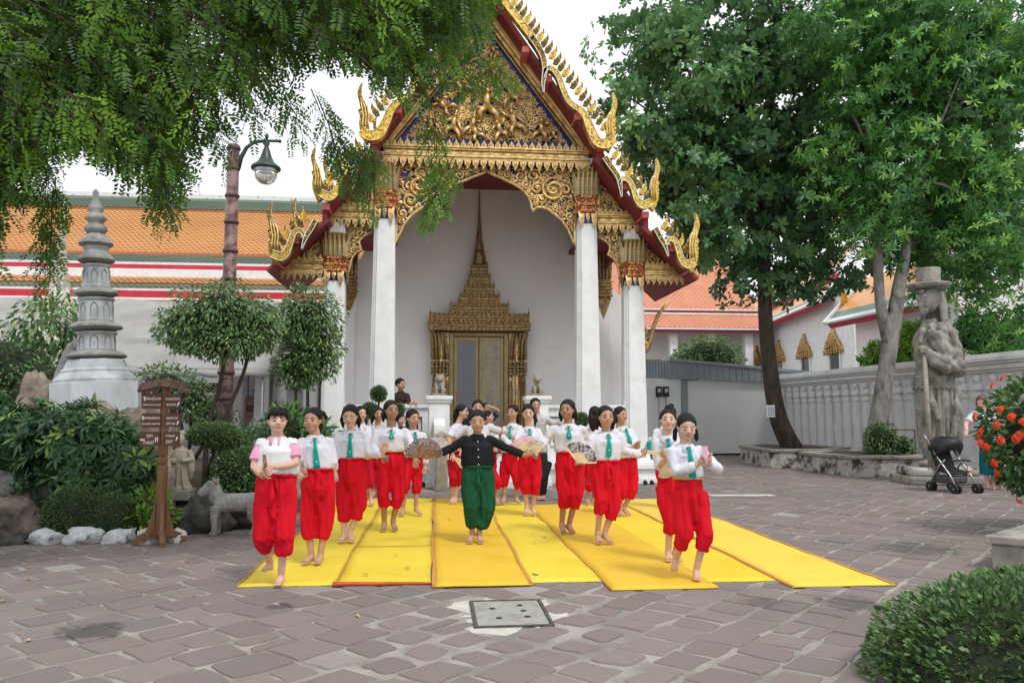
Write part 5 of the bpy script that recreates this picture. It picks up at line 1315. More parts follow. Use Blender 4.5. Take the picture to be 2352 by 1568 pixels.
# ------------------------------------------------------------------ lamp post
lp = thing('lamp_post', 'tall ringed purple-brown lamp post with a dark green bell lamp', 'street lamp', (-3.64, 14.0, 0))
M['postmosaic'] = mat('purple_brown_post', (0.085, 0.042, 0.040), (0.22, 0.145, 0.135), ns=7, rough=0.55, bump=0.3, bs=30, lo=0.42, hi=0.56)
mb = MB(); mb.lathe([(0.20, 0), (0.20, 0.5), (0.15, 0.6), (0.132, 1.2), (0.10, 6.28), (0.02, 6.30)], 18); mb.build('shaft', 'postmosaic', lp, True)
for k, z in enumerate((0.62, 0.95, 1.28, 1.75, 2.2, 2.7, 3.3, 3.85, 4.35, 4.87, 5.35, 5.85, 6.22)):
    r = 0.145 - 0.0065 * z; mb = MB(); mb.lathe([(r * 0.9, -0.035), (r * 1.12, -0.025), (r * 1.16, 0), (r * 1.12, 0.025), (r * 0.9, 0.035)], 18, (0, 0, z)); mb.build('ring', mat('dark_post_ring', (0.08, 0.04, 0.045), (0.12, 0.06, 0.06), rough=0.5) if k == 0 else bpy.data.materials['dark_post_ring'], lp, True)
mb = MB(); mb.tube([(0.09, 0, 5.86), (0.13, 0, 6.05), (0.22, 0, 6.24), (0.36, 0, 6.35), (0.55, 0, 6.38), (0.80, 0, 6.38)], [0.045, 0.042, 0.038, 0.034, 0.03, 0.026], 8); mb.ell((0.80, 0, 6.38), (0.035, 0.035, 0.035), 8, 6); mb.ell((0.57, 0, 6.46), (0.035, 0.035, 0.06), 8, 6); mb.build('bracket_arm', 'iron', lp, True)
sh_ = MB(); sh_.lathe([(0.03, 6.38), (0.06, 6.33), (0.035, 6.27), (0.065, 6.20), (0.075, 6.16), (0.10, 6.08), (0.15, 5.98), (0.25, 5.90), (0.265, 5.87), (0.255, 5.845), (0.20, 5.85)], 24, (0.57, 0, 0), caps=False); shd = sh_.build('bell_shade', 'iron', lp, True)
sh_ = MB(); sh_.lathe([(0.215, 5.845), (0.21, 5.79)], 24, (0.57, 0, 0), caps=False); sh_.build('globe_rim', 'steel', lp, True)
gm = bpy.data.materials.new('clear_lamp_globe'); gm.use_nodes = True; b_ = gm.node_tree.nodes['Principled BSDF']; b_.inputs['Base Color'].default_value = (0.9, 0.92, 0.93, 1); b_.inputs['Roughness'].default_value = 0.08; b_.inputs['Transmission Weight'].default_value = 0.75
sh_ = MB(); sh_.lathe([(0.208, 5.80), (0.20, 5.73), (0.165, 5.65), (0.10, 5.595), (0.02, 5.575)], 24, (0.57, 0, 0)); sh_.build('glass_globe', gm, lp, True)
# ------------------------------------------------------------------ courtyard wall with rows of piers
wall = thing('courtyard_wall', 'long grey white boundary wall faced with a row of stepped piers', 'wall', (12.55, 20.5, 0), R(2.4))
mb = MB(); mb.b2(0.12, 0.45, -9, 7.5, 0, 2.45); mb.build('wall_body', 'wallgrey', wall)
for (x0, z0, z1) in ((-0.02, 0, 0.14), (0.03, 0.14, 0.36), (0.07, 0.36, 0.42), (0.04, 2.44, 2.50), (-0.02, 2.50, 2.62), (-0.08, 2.62, 2.68), (-0.13, 2.68, 2.78), (-0.06, 2.78, 2.86)):
    MB().b2(x0, 0.5, -9.0, 7.5, z0 + 0.001, z1).build('wall_moulding', 'wallgrey', wall, bev=0.012)
pm = MB(); pm.b2(0.06, 0.119, -0.13, 0.13, 0.42, 1.86); pm.b2(0.045, 0.119, -0.06, 0.06, 0.46, 1.84); pm.b2(0.02, 0.119, -0.15, 0.15, 1.861, 1.93); pm.b2(0.05, 0.119, -0.10, 0.10, 1.931, 2.04)
pm.b2(0.0, 0.119, -0.17, 0.17, 2.041, 2.12); pm.b2(0.04, 0.119, -0.12, 0.12, 2.121, 2.22); pm.ell((0.06, 0, 2.29), (0.075, 0.10, 0.10), 12, 8)
pier_me = pm.mesh('wall_pier'); pier_me.materials.append(M['wallgrey'])
for k in range(33): put('wall_pier', pier_me, None, wall, loc=(0, -8.75 + 0.5 * k, 0))

# ------------------------------------------------------------------ grey kiosk
kio = thing('grey_kiosk', 'low grey kiosk with ribbed sheet metal fascia beyond the porch', 'kiosk', (8.5, 27, 0))
MB().b2(0.42, 4.9, 0.0, 3, 0.07, 2.66).build('panel_wall', 'kiosk', kio, bev=0.01); MB().b2(-1.6, 0.18, -0.02, 3, 0.07, 2.72).build('end_wall', 'white', kio); MB().b2(0.185, 0.415, -0.06, 0.3, 0.0, 2.72).build('corner_post', 'kioskfascia', kio, bev=0.01)
MB().b2(-1.6, 4.9, 0.02, 3, 0.0, 0.069).build('base_strip', 'black', kio)
fa = [(-0.24, 2.70), (-0.24, 3.36), (4.9, 2.93), (4.9, 2.56)]
mb = MB(); mb.prism(fa, -0.16, -0.10); mb.build('fascia', 'kioskfascia', kio)
mb = MB(); mb.prism([(-0.27, 3.33), (-0.27, 3.43), (4.95, 3.0), (4.95, 2.90)], -0.22, 3); mb.build('roof_edge', 'kioskfascia', kio, bev=0.01)
for k in range(22):
    x = -0.18 + 0.235 * k; f = (x + 0.24) / 5.14
    MB().b2(x, x + 0.04, -0.185, -0.16, 2.70 - 0.14 * f, 3.33 - 0.43 * f).build('fascia_rib', 'kioskfascia', kio)
mb = MB(); mb.add([(-0.24, -0.13, 2.70), (-0.24, -0.13, 3.36), (-1.6, 1.2, 3.36), (-1.6, 1.2, 2.70)], [(0, 3, 2, 1)]); mb.build('side_fascia', 'kioskfascia', kio)
for k in range(16):
    t_ = k / 16; MB().box((-0.24 - 1.36 * t_, -0.15 + 1.33 * t_, 3.03), (0.03, 0.03, 0.62), rz=R(-44)).build('fascia_rib', 'kioskfascia', kio)
mt = thing('meter_box', 'pair of black meter boxes with conduits on the kiosk end wall', 'meter box', (7.98, 26.95, 2.05))
for s_ in (-1, 1):
    MB().box((s_ * 0.13, -0.05, 0.2), (0.2, 0.12, 0.36)).build('casing', 'black', mt, bev=0.01); MB().box((s_ * 0.13, -0.115, 0.24), (0.12, 0.01, 0.14)).build('dial_window', 'steel', mt)
    m_ = MB(); m_.tube([(s_ * 0.13, -0.03, 0.02), (s_ * 0.13, -0.03, -1.4)], 0.02, 6); m_.build('conduit', 'steel', mt)

# ------------------------------------------------------------------ tree planters
def planter(nm, label, pts, h, soil=True, cop=0.08, over=0.06, m_='kerbstone'):
    cx = sum(p[0] for p in pts) / len(pts); cy = sum(p[1] for p in pts) / len(pts)
    t = thing(nm, label, 'planter', (cx, cy, 0)); L_ = [(p[0] - cx, p[1] - cy) for p in pts]
    mb = MB(); mb.prism(L_, 0.0, h - cop, 'xy'); mb.build('kerb_wall', m_, t, bev=0.02)
    C = [(x * (1 + over / math.hypot(x, y)), y * (1 + over / math.hypot(x, y))) for x, y in L_]
    C2 = [(x * (1 - 0.32 / math.hypot(x, y)), y * (1 - 0.32 / math.hypot(x, y))) for x, y in L_]
    n = len(C); vs = [(x, y, z) for z in (h - cop + 0.001, h) for x, y in C] + [(x, y, z) for z in (h - cop + 0.001, h) for x, y in C2]
    fs = []
    for i in range(n):
        j = (i + 1) % n; fs += [(i, j, n + j, n + i), (n + i, n + j, 3 * n + j, 3 * n + i), (3 * n + i, 3 * n + j, 2 * n + j, 2 * n + i), (2 * n + i, 2 * n + j, j, i)]
    mb = MB(); mb.add(vs, fs); mb.build('coping', 'kerbtop', t, bev=0.015)
    if soil: mb = MB(); mb.prism([(x * 1.01, y * 1.01) for x, y in C2], h - cop, h - 0.02, 'xy'); mb.build('soil', 'soil', t)
    return t
planter('tree_planter', 'pale stained stone planter under the dark leaning tree trunk', [(9.30, 23.2), (9.05, 20.5), (10.6, 20.45), (11.9, 21.6), (11.7, 23.6), (10.4, 24.4)], 0.52)
planter('tree_planter', 'black-streaked stone planter under the grey forked tree', [(9.42, 19.5), (9.75, 17.55), (11.35, 17.45), (12.35, 18.4), (12.35, 20.1), (10.7, 20.5)], 0.50)
planter('stone_planter', 'mossy stone planter edge at the right picture border', [(5.33, 7.15), (5.95, 6.55), (7.6, 6.5), (8.3, 7.3), (6.5, 7.95)], 0.33, m_='kerbtop')

# ------------------------------------------------------------------ stone guardian in a top hat
gu = thing('stone_guardian', 'giant grey stone guardian in a top hat leaning on a cane by the wall', 'statue', (10.78, 15.95, 0), R(0))
mb = MB(); mb.prism([(-1.05, -0.5), (-0.8, -0.72), (0.75, -0.68), (0.95, -0.4), (0.9, 0.6), (-0.9, 0.6)], 0, 0.18, 'xy'); mb.build('plinth', 'kerbtop', gu, bev=0.04)
mb = MB(); mb.prism([(-0.98, -0.42), (-0.72, -0.62), (0.65, -0.58), (0.85, -0.3), (0.8, 0.5), (-0.8, 0.5)], 0.181, 0.36, 'xy'); mb.build('plinth_step', 'kerbstone', gu, bev=0.06)
b = MB()
# legs and boots
b.tube([(-0.28, -0.05, 1.5), (-0.27, -0.08, 0.85), (-0.25, -0.10, 0.45)], [0.22, 0.17, 0.15], 10); b.tube([(0.05, 0.1, 1.5), (0.0, 0.05, 0.9), (-0.02, 0.02, 0.45)], [0.24, 0.19, 0.16], 10)
b.ell((-0.36, -0.16, 0.42), (0.26, 0.14, 0.09), 10, 6); b.ell((-0.10, -0.04, 0.42), (0.26, 0.14, 0.09), 10, 6)
# robe, torso, shoulders
b.tube([(0.06, 0.05, 0.75), (0.05, 0.05, 1.3), (0.04, 0.04, 2.0), (0.03, 0.03, 2.25)], [0.42, 0.46, 0.45, 0.43], 16, flat=0.8)
b.tube([(0.03, 0.03, 2.2), (0.05, 0.03, 2.6), (0.08, 0.05, 3.0), (0.10, 0.06, 3.25), (0.08, 0.05, 3.42)], [0.42, 0.45, 0.50, 0.44, 0.24], 16, flat=0.8)
b.tube([(0.05, 0.04, 3.35), (0.0, 0.02, 3.55)], [0.2, 0.17], 10)
# sash rolls
for k in range(4): b.tube([(0.03 + 0.45 * math.cos(a), 0.03 + 0.37 * math.sin(a), 2.05 + 0.07 * k) for a in np.linspace(0, 2 * PI, 17)], 0.045, 6, caps=False)
# hanging sash end and robe folds
b.tube([(-0.30, -0.28, 2.05), (-0.30, -0.36, 1.7), (-0.22, -0.36, 1.35)], [0.07, 0.09, 0.05], 8, flat=0.5)
for k in range(9):
    a = R(190 + 20 * k); b.tube([(0.05 + 0.44 * math.cos(a), 0.04 + 0.36 * math.sin(a), 2.0), (0.05 + 0.47 * math.cos(a), 0.04 + 0.39 * math.sin(a), 1.4), (0.08 + 0.45 * math.cos(a), 0.05 + 0.38 * math.sin(a), 0.8 + 0.35 * max(0, -math.cos(a)))], [0.03, 0.045, 0.03], 6)
# arms to the cane
b.tube([(-0.16, -0.30, 3.18), (0.02, -0.46, 2.75), (-0.05, -0.48, 2.48), (-0.30, -0.48, 2.62), (-0.52, -0.42, 2.80)], [0.2, 0.20, 0.20, 0.15, 0.11], 10)
b.tube([(0.42, -0.05, 3.12), (0.50, -0.12, 2.75), (0.36, -0.38, 2.42), (0.0, -0.50, 2.55), (-0.36, -0.47, 2.72)], [0.21, 0.2, 0.19, 0.15, 0.11], 10)
b.ell((-0.56, -0.42, 2.84), (0.13, 0.09, 0.08), 10, 6); b.ell((-0.42, -0.44, 2.80), (0.11, 0.09, 0.10), 10, 6)
for k in range(4): b.tube([(-0.50 - 0.05 * k, -0.50, 2.88), (-0.50 - 0.05 * k, -0.52, 2.76)], 0.025, 6)
# head, brow, nose, beard, long hair
HZ = len(b.v); b.ell((-0.02, 0.0, 3.80), (0.27, 0.24, 0.30), 16, 10); b.ell((-0.16, -0.04, 3.72), (0.17, 0.17, 0.20), 12, 8); b.tube([(-0.26, -0.05, 3.90), (-0.36, -0.07, 3.78), (-0.32, -0.06, 3.73)], [0.04, 0.06, 0.04], 8)
b.tube([(-0.29, -0.17, 3.95), (-0.31, -0.02, 3.97), (-0.26, 0.1, 3.95)], 0.05, 8); b.tube([(-0.24, -0.16, 3.66), (-0.34, -0.06, 3.655), (-0.24, 0.05, 3.66)], 0.04, 8)
b.ell((-0.20, -0.06, 3.55), (0.11, 0.11, 0.12), 10, 8); b.tube([(-0.22, -0.06, 3.5), (-0.20, -0.06, 3.38)], [0.08, 0.03], 8); b.ell((-0.30, -0.06, 3.60), (0.03, 0.06, 0.02), 8, 5)
for k in range(7):
    a = R(-65 + 28 * k); x, y = 0.05 + 0.24 * math.cos(a), 0.0 + 0.22 * math.sin(a)
    b.tube([(x, y, 3.95), (x * 1.08, y * 1.1, 3.65), (x * 1.2, y * 1.15, 3.35), (x * 1.15, y * 1.1, 3.22)], [0.07, 0.075, 0.07, 0.04], 8)
b.ell((0.02, -0.235, 3.80), (0.05, 0.035, 0.09), 8, 6); b.xf(Matrix.Translation((0, 0, 0.18)), HZ)
for k in range(5):
    a = R(205 + 32 * k); b.tube([(0.08 + 0.30 * math.cos(a), 0.05 + 0.24 * math.sin(a), 3.42), (0.08 + 0.46 * math.cos(a), 0.05 + 0.38 * math.sin(a), 3.22), (0.08 + 0.52 * math.cos(a), 0.05 + 0.43 * math.sin(a), 3.0)], [0.08, 0.10, 0.05], 8)
b.tube([(-0.20, -0.24, 3.40), (-0.12, -0.42, 3.1), (-0.05, -0.42, 2.7), (-0.02, -0.40, 2.3)], [0.07, 0.06, 0.05, 0.04], 8, flat=0.5); b.tube([(0.12, -0.28, 3.40), (0.10, -0.44, 3.1), (0.08, -0.43, 2.7), (0.06, -0.40, 2.3)], [0.07, 0.06, 0.05, 0.04], 8, flat=0.5)
b.tube([(0.42, -0.25, 2.02), (0.30, -0.42, 1.5), (0.10, -0.46, 1.05), (-0.10, -0.36, 0.72)], [0.08, 0.10, 0.08, 0.04], 8, flat=0.6); b.tube([(0.50, 0.0, 2.0), (0.52, -0.05, 1.3), (0.46, -0.10, 0.6)], [0.08, 0.12, 0.08], 8)
me = fuse([(b, 0.016, 1)])[0]; co, no = mesh_np(me)
for i in range(len(co)):
    x, y, z = co[i]
    k = 0.010 * mnoise.fractal(Vector((x * 6, y * 6, z * 6)), 1, 2, 3)
    if 0.7 < z < 2.05: k += 0.022 * math.sin(math.atan2(y, x - 0.05) * 17 + 2 * mnoise.noise(Vector((x * 2, y * 2, z * 1.5))))
    if 2.4 < z < 3.35: k += 0.016 * math.sin((z * 2.2 + x * 1.5 + y) * 9 + 3 * mnoise.noise(Vector((x * 2, y * 2, z * 2))))
    co[i] += no[i] * k
M['stoneguard'] = mat('lichen_grey_stone', (0.18, 0.175, 0.15), (0.32, 0.31, 0.27), ns=4, rough=0.92, bump=0.5, bs=22, c3=(0.09, 0.09, 0.08), n3=2.2, lo3=0.5, hi3=0.68)
set_np(me, co); put('robed_figure', me, 'stoneguard', gu)
gu.scale = (0.88, 0.92, 1.0)
hat = MB(); hat.lathe([(0.10, 4.21), (0.44, 4.22), (0.51, 4.29), (0.49, 4.32), (0.30, 4.31), (0.275, 4.34), (0.285, 4.37), (0.275, 4.40), (0.27, 4.42), (0.29, 4.63), (0.28, 4.66), (0.05, 4.67)], 28, (-0.02, 0, 0)); hat.build('top_hat', 'stoneguard', gu, True)
for s_ in (-0.20, 0.06): m_ = MB(); m_.ell((-0.275, s_ - 0.02, 4.04), (0.035, 0.05, 0.03), 8, 6); m_.build('eye', 'stonelight', gu, True)
cane = MB(); cane.tube([(-0.52, -0.44, 2.74), (-0.50, -0.43, 1.5), (-0.48, -0.42, 0.36)], [0.05, 0.055, 0.06], 10); cane.build('cane', 'stonewarm', gu, True)

# ------------------------------------------------------------------ halls beyond the wall
h1 = thing('window_hall', 'white hall with gilded window crowns and banded tile roof beyond the wall', 'building', (18.55, 33, 0), -math.atan(0.152))
D = 26.0
MB().b2(0.0, 8, -0.2, D, 0, 7.4).build('wall', 'white', h1)
def rs(nm, m_, x0, x1, y0, y1, pts, par):   # a strip with an (x,z) outline running along y
    mb = MB(); mb.prism(pts, y0, y1); return mb.build(nm, m_, par)
def roofside(par, y0, y1, xe, ze, xr, zr):
    """eave at (xe,ze) rising to (xr,zr): fascia, white lip, green and orange tile bands"""
    L_ = math.hypot(xr - xe, zr - ze); ux, uz = (xr - xe) / L_, (zr - ze) / L_
    def at(a, o): return (xe + ux * a - uz * o, ze + uz * a + ux * o)
    for nm, m_, a, b_, th in (('white_eave', 'white', -0.05, 0.16, 0.09), ('green_tiles', 'tileg', 0.16, 0.62, 0.05), ('orange_tiles', 'tileo', 0.62, L_, 0.05)):
        rs(nm, m_, 0, 0, y0, y1, [at(a, 0), at(b_, 0), at(b_, th), at(a, th)], par)
    rs('crimson_fascia', 'crimson', 0, 0, y0, y1, [at(0.0, -0.005), at(0.0, -0.28), at(0.10, -0.28), at(0.10, -0.005)], par)
    rs('soffit', 'crimson', 0, 0, y0, y1, [at(0.1, -0.01), at(L_, -0.01), at(L_, -0.06), at(0.1, -0.06)], par)
    for y in (y0, y1): rs('white_barge', 'white', 0, 0, y - 0.12, y + 0.12, [at(-0.06, -0.05), at(L_, -0.05), at(L_, 0.14), at(-0.06, 0.14)], par)
roofside(h1, 2.0, 25, -0.75, 6.75, 0.6, 8.1); roofside(h1, 3, 24, 0.4, 8.3, 2.2, 10.4); MB().b2(0.35, 0.6, 3, 24, 7.9, 8.3).build('clerestory', 'crimson', h1)
def crown(par, y, zb, w=1.15):
    wn_ = MB(); wn_.b2(-0.03, 0.02, y - w * 0.34, y + w * 0.34, zb - 2.2, zb); wo = wn_.build('window', 'darkglass', par)
    for s_ in (-1, 1): MB().b2(-0.08, 0.0, y + s_ * w * 0.42 - 0.07, y + s_ * w * 0.42 + 0.07, zb - 2.2, zb + 0.05).build('window_jamb', 'white', wo)
    c_ = MB(); wid = [(0.60, -0.35), (0.60, 0.0), (0.62, 0.12), (0.54, 0.30), (0.45, 0.42), (0.40, 0.54), (0.28, 0.66), (0.21, 0.78), (0.12, 0.90), (0.08, 1.05), (0.03, 1.28)]; wid = wid[1:]
    poly = [(y + w * a, zb + z) for a, z in wid] + [(y - w * a, zb + z) for a, z in reversed(wid)]
    c_.prism(poly, -0.14, 0.0, 'yz')
    rr = random.Random(int(y * 10))
    for a, z in wid[:-2]:
        for k in range(7):
            yy = y + w * a * (-1 + 2 * k / 6); c_.tube([(-0.15, yy, zb + z - 0.02), (-0.19, yy, zb + z + 0.05), (-0.14, yy, zb + z + 0.17)], [0.045, 0.05, 0.006], 5)
    c_.build('gilded_crown', 'gold', wo, True)
for k, y in enumerate((2.2, 6.5, 11.2, 16.2)): crown(h1, y, 4.3 + 0.1 * k, 1.75)
# small porch at the far end of the hall
h2 = thing('end_porch', 'small orange roofed porch at the far end of the white hall', 'building', (19.4, 57.5, 0), -math.atan(0.152))
roofside(h2, -2, 3.0, -2.4, 6.0, 0.2, 8.2); MB().b2(-1.9, -1.3, -1.5, -0.9, 0, 6.2).build('column', 'white', h2); MB().b2(-0.2, 1.5, 0, 2.5, 0, 7.6).build('wall', 'white', h2)
for k in range(3):
    m_ = MB(); m_.prism([(x * 1.2 - 2.4 + 0.9 * k, z * 1.2 + 6.2 + 0.9 * k) for x, z in FO], -2.3, -2.1); m_.build('flame_finial', 'goldmos', h2)
h3 = thing('wing_hall', 'near wing with orange roof and pale wall beyond the wall piers', 'building', (16.3, 30.0, 0), R(2))
roofside(h3, -5.5, 0.0, -0.55, 5.10, 1.3, 7.0); roofside(h3, -5.5, -2.5, 1.2, 7.3, 2.6, 9.0); MB().b2(0.35, 6, -6.5, -0.6, 0, 6.0).build('wall', 'porchwall', h3)
for (x, z, y) in ((1.6, 7.3, 0.0), (0.2, 5.8, -0.2)):
    m_ = MB(); m_.prism([(-p[0] * 0.8 + x, p[1] * 0.8 + z) for p in FO], y - 0.08, y + 0.08); m_.build('flame_finial', 'goldmos', h3)
h4 = thing('salmon_roof_hall', 'hall with steep salmon tiled roof far behind the kiosk', 'building', (14, 45, 0))
MB().b2(-8, 5.2, 1.0, 9, 0, 7.5).build('wall', 'porchwall', h4)
tiles('salmon_tiles', 'tilesalmon', 0.6, 7.75, 7.0, 13.6, -8.5, 5.6, 0.3, h4); tiles('salmon_tiles', 'tilesalmon', -0.9, 6.45, 0.45, 7.45, -8.5, 5.6, 0.3, h4)
mb = MB(); mb.prism([(0.6, 7.68), (7.0, 13.5), (7.0, 7.6)], -8.5, 5.6, 'yz'); mb.prism([(-0.9, 6.38), (0.45, 7.38), (0.45, 6.4)], -8.5, 5.6, 'yz'); mb.build('roof_deck', 'tiler', h4)
for (z0, z1, m_) in ((7.42, 7.52, 'white'), (7.53, 7.66, 'maroon'), (7.67, 7.76, 'white')): MB().b2(-8.5, 5.6, 0.36, 0.62, z0, z1).build('roof_band', m_, h4)
MB().b2(-8.5, 5.6, -0.98, -0.86, 6.36, 6.46).build('eave_lip', 'white', h4); MB().b2(-8.5, 5.6, -0.92, -0.7, 6.18, 6.355).build('eave_board', 'maroon', h4)
for k in range(5): MB().b2(-4.9 + 2.3 * k, -4.4 + 2.3 * k, -0.5, 0.0, 0, 6.3).build('column', 'white', h4, bev=0.03)
for k in range(5): 
    w_ = MB().b2(-6.2 + 2.35 * k, -5.2 + 2.35 * k, 0.93, 0.995, 2.6, 4.6).build('window', 'darkglass', h4); q = MB(); q.b2(-6.28 + 2.35 * k, -5.12 + 2.35 * k, 0.90, 0.99, 4.601, 4.7); q.b2(-5.73 + 2.35 * k, -5.67 + 2.35 * k, 0.90, 0.929, 2.6, 4.6); q.build('window_frame', 'golddark', w_)

# ------------------------------------------------------------------ pushchair
st = thing('pushchair', 'black folding pushchair with small wheels standing before the guardian', 'pushchair', (9.80, 14.1, 0), R(10))
wh = MB(); wh.lathe([(0.055, -0.02), (0.085, -0.022), (0.092, -0.012), (0.092, 0.012), (0.085, 0.022), (0.055, 0.02)], 18); tyre_me = wh.mesh('tyre', True); tyre_me.materials.append(M['black'])
wh = MB(); wh.lathe([(0.01, -0.022), (0.018, -0.02), (0.018, 0.02), (0.01, 0.022)], 10)
for k in range(5): a = 2 * PI * k / 5; wh.box((0.037 * math.cos(a), 0.037 * math.sin(a), 0), (0.05, 0.014, 0.02), rz=a)
rim_me = wh.mesh('rim'); rim_me.materials.append(M['steel'])
for (x, y) in ((-0.26, -0.30), (-0.18, -0.30), (0.26, -0.36), (0.18, -0.36), (0.32, 0.28), (0.24, 0.28), (-0.2, 0.34), (-0.12, 0.34)):
    w_ = put('wheel', tyre_me, None, st, loc=(x, y, 0.093)); w_.rotation_euler = (0, PI / 2, 0); put('rim', rim_me, None, w_)
for s_ in (-0.24, 0.24):
    m_ = MB(); m_.tube([(s_, -0.33, 0.12), (s_, -0.20, 0.34), (s_, 0.12, 0.70), (s_, 0.30, 0.98)], 0.016, 8); m_.tube([(s_, 0.30, 0.12), (s_, 0.05, 0.50), (s_, -0.10, 0.62)], 0.016, 8); m_.tube([(s_, 0.30, 0.98), (s_, 0.38, 1.06), (s_ * 0.8, 0.44, 1.06)], 0.018, 8); m_.build('frame_side', 'steel', st, True)
m_ = MB(); m_.tube([(-0.24, -0.20, 0.60), (0, -0.26, 0.62), (0.24, -0.20, 0.60)], 0.018, 8); m_.build('bumper_bar', 'black', st, True)
m_ = MB(); m_.prism([(-0.16, 0.34), (0.16, 0.40), (0.32, 0.88), (0.28, 0.90), (0.12, 0.46), (-0.16, 0.39)], -0.22, 0.22, 'yz'); m_.build('seat', 'black', st, bev=0.02)
hd_ = MB(); V = []; F = []
for i in range(9):
    a = R(-25 + 150 * i / 8)
    for j in range(9):
        q = PI * j / 8; x = 0.27 * math.cos(q); rr_ = 0.10 + 0.20 * math.sin(q)
        V.append((x, 0.22 - math.cos(a - R(20)) * rr_ * 1.35, 0.70 + math.sin(a) * 0.18 * (0.5 + 0.5 * math.sin(q)) + 0.22 * math.sin(q) * 0.8))
for i in range(8):
    for j in range(8): a = i * 9 + j; F.append((a, a + 1, a + 10, a + 9))
hd_.add(V, F); o = hd_.build('hood', 'black', st, True); q = o.modifiers.new('t', 'SOLIDIFY'); q.thickness = 0.01
m_ = MB(); m_.box((0, 0.05, 0.24), (0.40, 0.42, 0.14), top=1.1); m_.build('basket', mat('dark_net_basket', (0.05, 0.05, 0.055), (0.10, 0.10, 0.10), ns=40, rough=0.8), st, bev=0.04)
bt = thing('drink_bottle', 'small bottle with a red label in the pushchair side', 'bottle', (10.06, 13.98, 0.32)); m_ = MB(); m_.lathe([(0.028, 0), (0.03, 0.06), (0.03, 0.13), (0.012, 0.17), (0.012, 0.19)], 12); m_.build('bottle_body', mat('clear_pale_plastic', (0.6, 0.62, 0.6), rough=0.2), bt, True); m_ = MB(); m_.lathe([(0.0305, 0.05), (0.0305, 0.10)], 12, caps=False); m_.build('label_band', mat('red_label', (0.6, 0.05, 0.04), rough=0.4), bt, True); m_ = MB(); m_.lathe([(0.014, 0.19), (0.014, 0.21)], 10); m_.build('cap', bpy.data.materials['red_label'], bt)

# low metal rail by the grey tree
t = thing('metal_rail', 'low reddish metal rail standing in the planter by the grey tree', 'rail', (11.5, 18.3, 0.48))
m_ = MB(); m_.tube([(-0.3, 0, 0), (-0.3, 0, 0.62), (0.3, 0.0, 0.60), (0.3, 0, 0)], 0.018, 6); m_.build('rail_bar', mat('red_rust_paint', (0.12, 0.04, 0.035), (0.18, 0.06, 0.05), ns=20, rough=0.6), t)
# shoes left about
def sandals(x, y, z, label, rz=0.0, n=2):
    t = thing('sandal_pair', label, 'shoes', (x, y, z), rz, 'shoes left by the dancers')
    for s_ in (-0.07, 0.07):
        m_ = MB(); m_.ell((s_, 0, 0.02), (0.045, 0.115, 0.02), 12, 6); m_.ell((s_, 0.03, 0.045), (0.043, 0.075, 0.04), 12, 6); o = m_.build('shoe', 'black', t, True)
        q = MB(); q.tube([(s_ - 0.045, -0.03, 0.03), (s_, -0.04, 0.085), (s_ + 0.045, -0.03, 0.03)], 0.012, 6, flat=0.6); q.build('strap', 'black', o, True)
sandals(-0.16, 16.15, 0.012, 'pair of black strapped shoes beside the stone post', 0.1); sandals(4.46, 16.15, 0.012, 'pair of black strapped shoes at the right corner of the porch plinth', -0.1)
sandals(11.0, 17.75, 0.505, 'black shoes lying on the coping of the streaked planter', 0.9)
# paper notice on the leaning tree
t = thing('paper_notice', 'white printed paper notice pinned to the dark leaning trunk', 'notice', (9.50, 21.42, 1.55), R(-8)); 
m_ = MB(); m_.box((0, 0, 0), (0.24, 0.006, 0.34)); m_.build('sheet', mat('white_paper', (0.70, 0.70, 0.76), rough=0.8), t)
m_ = MB(); rr = random.Random(2)
for k in range(5):
    x = -0.08
    while x < 0.07: w_ = rr.uniform(0.02, 0.05); m_.box((x + w_ / 2, -0.005, 0.10 - 0.052 * k), (w_, 0.002, 0.022)); x += w_ + 0.012
m_.build('print_lines', mat('blue_ink', (0.08, 0.08, 0.25), rough=0.8), t)
# ------------------------------------------------------------------ vegetation
M['leaf_feather'] = leafmat('feather_leaf', (0.028, 0.062, 0.016), (0.108, 0.235, 0.032), 0.5, 0.38, (0.254, 0.470, 0.060))
M['leaf_broad'] = leafmat('broad_dark_leaf', (0.040, 0.108, 0.046), (0.140, 0.300, 0.098), 0.4, 0.28, (0.23, 0.38, 0.10))
M['leaf_mango'] = leafmat('bright_narrow_leaf', (0.032, 0.109, 0.029), (0.136, 0.345, 0.082), 0.38, 0.32, (0.290, 0.544, 0.109))
M['leaf_clip'] = leafmat('small_clipped_leaf', (0.047, 0.107, 0.036), (0.167, 0.294, 0.090), 0.5, 0.22, (0.331, 0.485, 0.127))
M['leaf_topi'] = leafmat('small_tree_leaf', (0.051, 0.117, 0.047), (0.193, 0.337, 0.117), 0.4, 0.22, (0.337, 0.440, 0.130))
M['leaf_lance'] = leafmat('dark_lance_leaf', (0.024, 0.076, 0.036), (0.090, 0.200, 0.070), 0.36, 0.2, (0.280, 0.440, 0.100))
M['leaf_lime'] = leafmat('lime_leaf', (0.08, 0.20, 0.015), (0.22, 0.42, 0.03), 0.45, 0.35, (0.35, 0.50, 0.06))
M['leaf_lush'] = leafmat('lush_green_leaf', (0.03, 0.085, 0.022), (0.10, 0.21, 0.055), 0.42, 0.28, (0.18, 0.30, 0.08))
M['leaf_pale'] = leafmat('pale_green_leaf', (0.07, 0.14, 0.04), (0.16, 0.28, 0.09), 0.5, 0.3)
M['twig'] = mat('brown_twig', (0.05, 0.035, 0.022), (0.09, 0.065, 0.04), ns=10, rough=0.9)
M['core'] = mat('shaded_filler', (0.012, 0.018, 0.009), (0.03, 0.038, 0.02), ns=9, rough=1.0, bump=0.8, bs=20)  # near-black filler colour, stands in for the shade inside the foliage
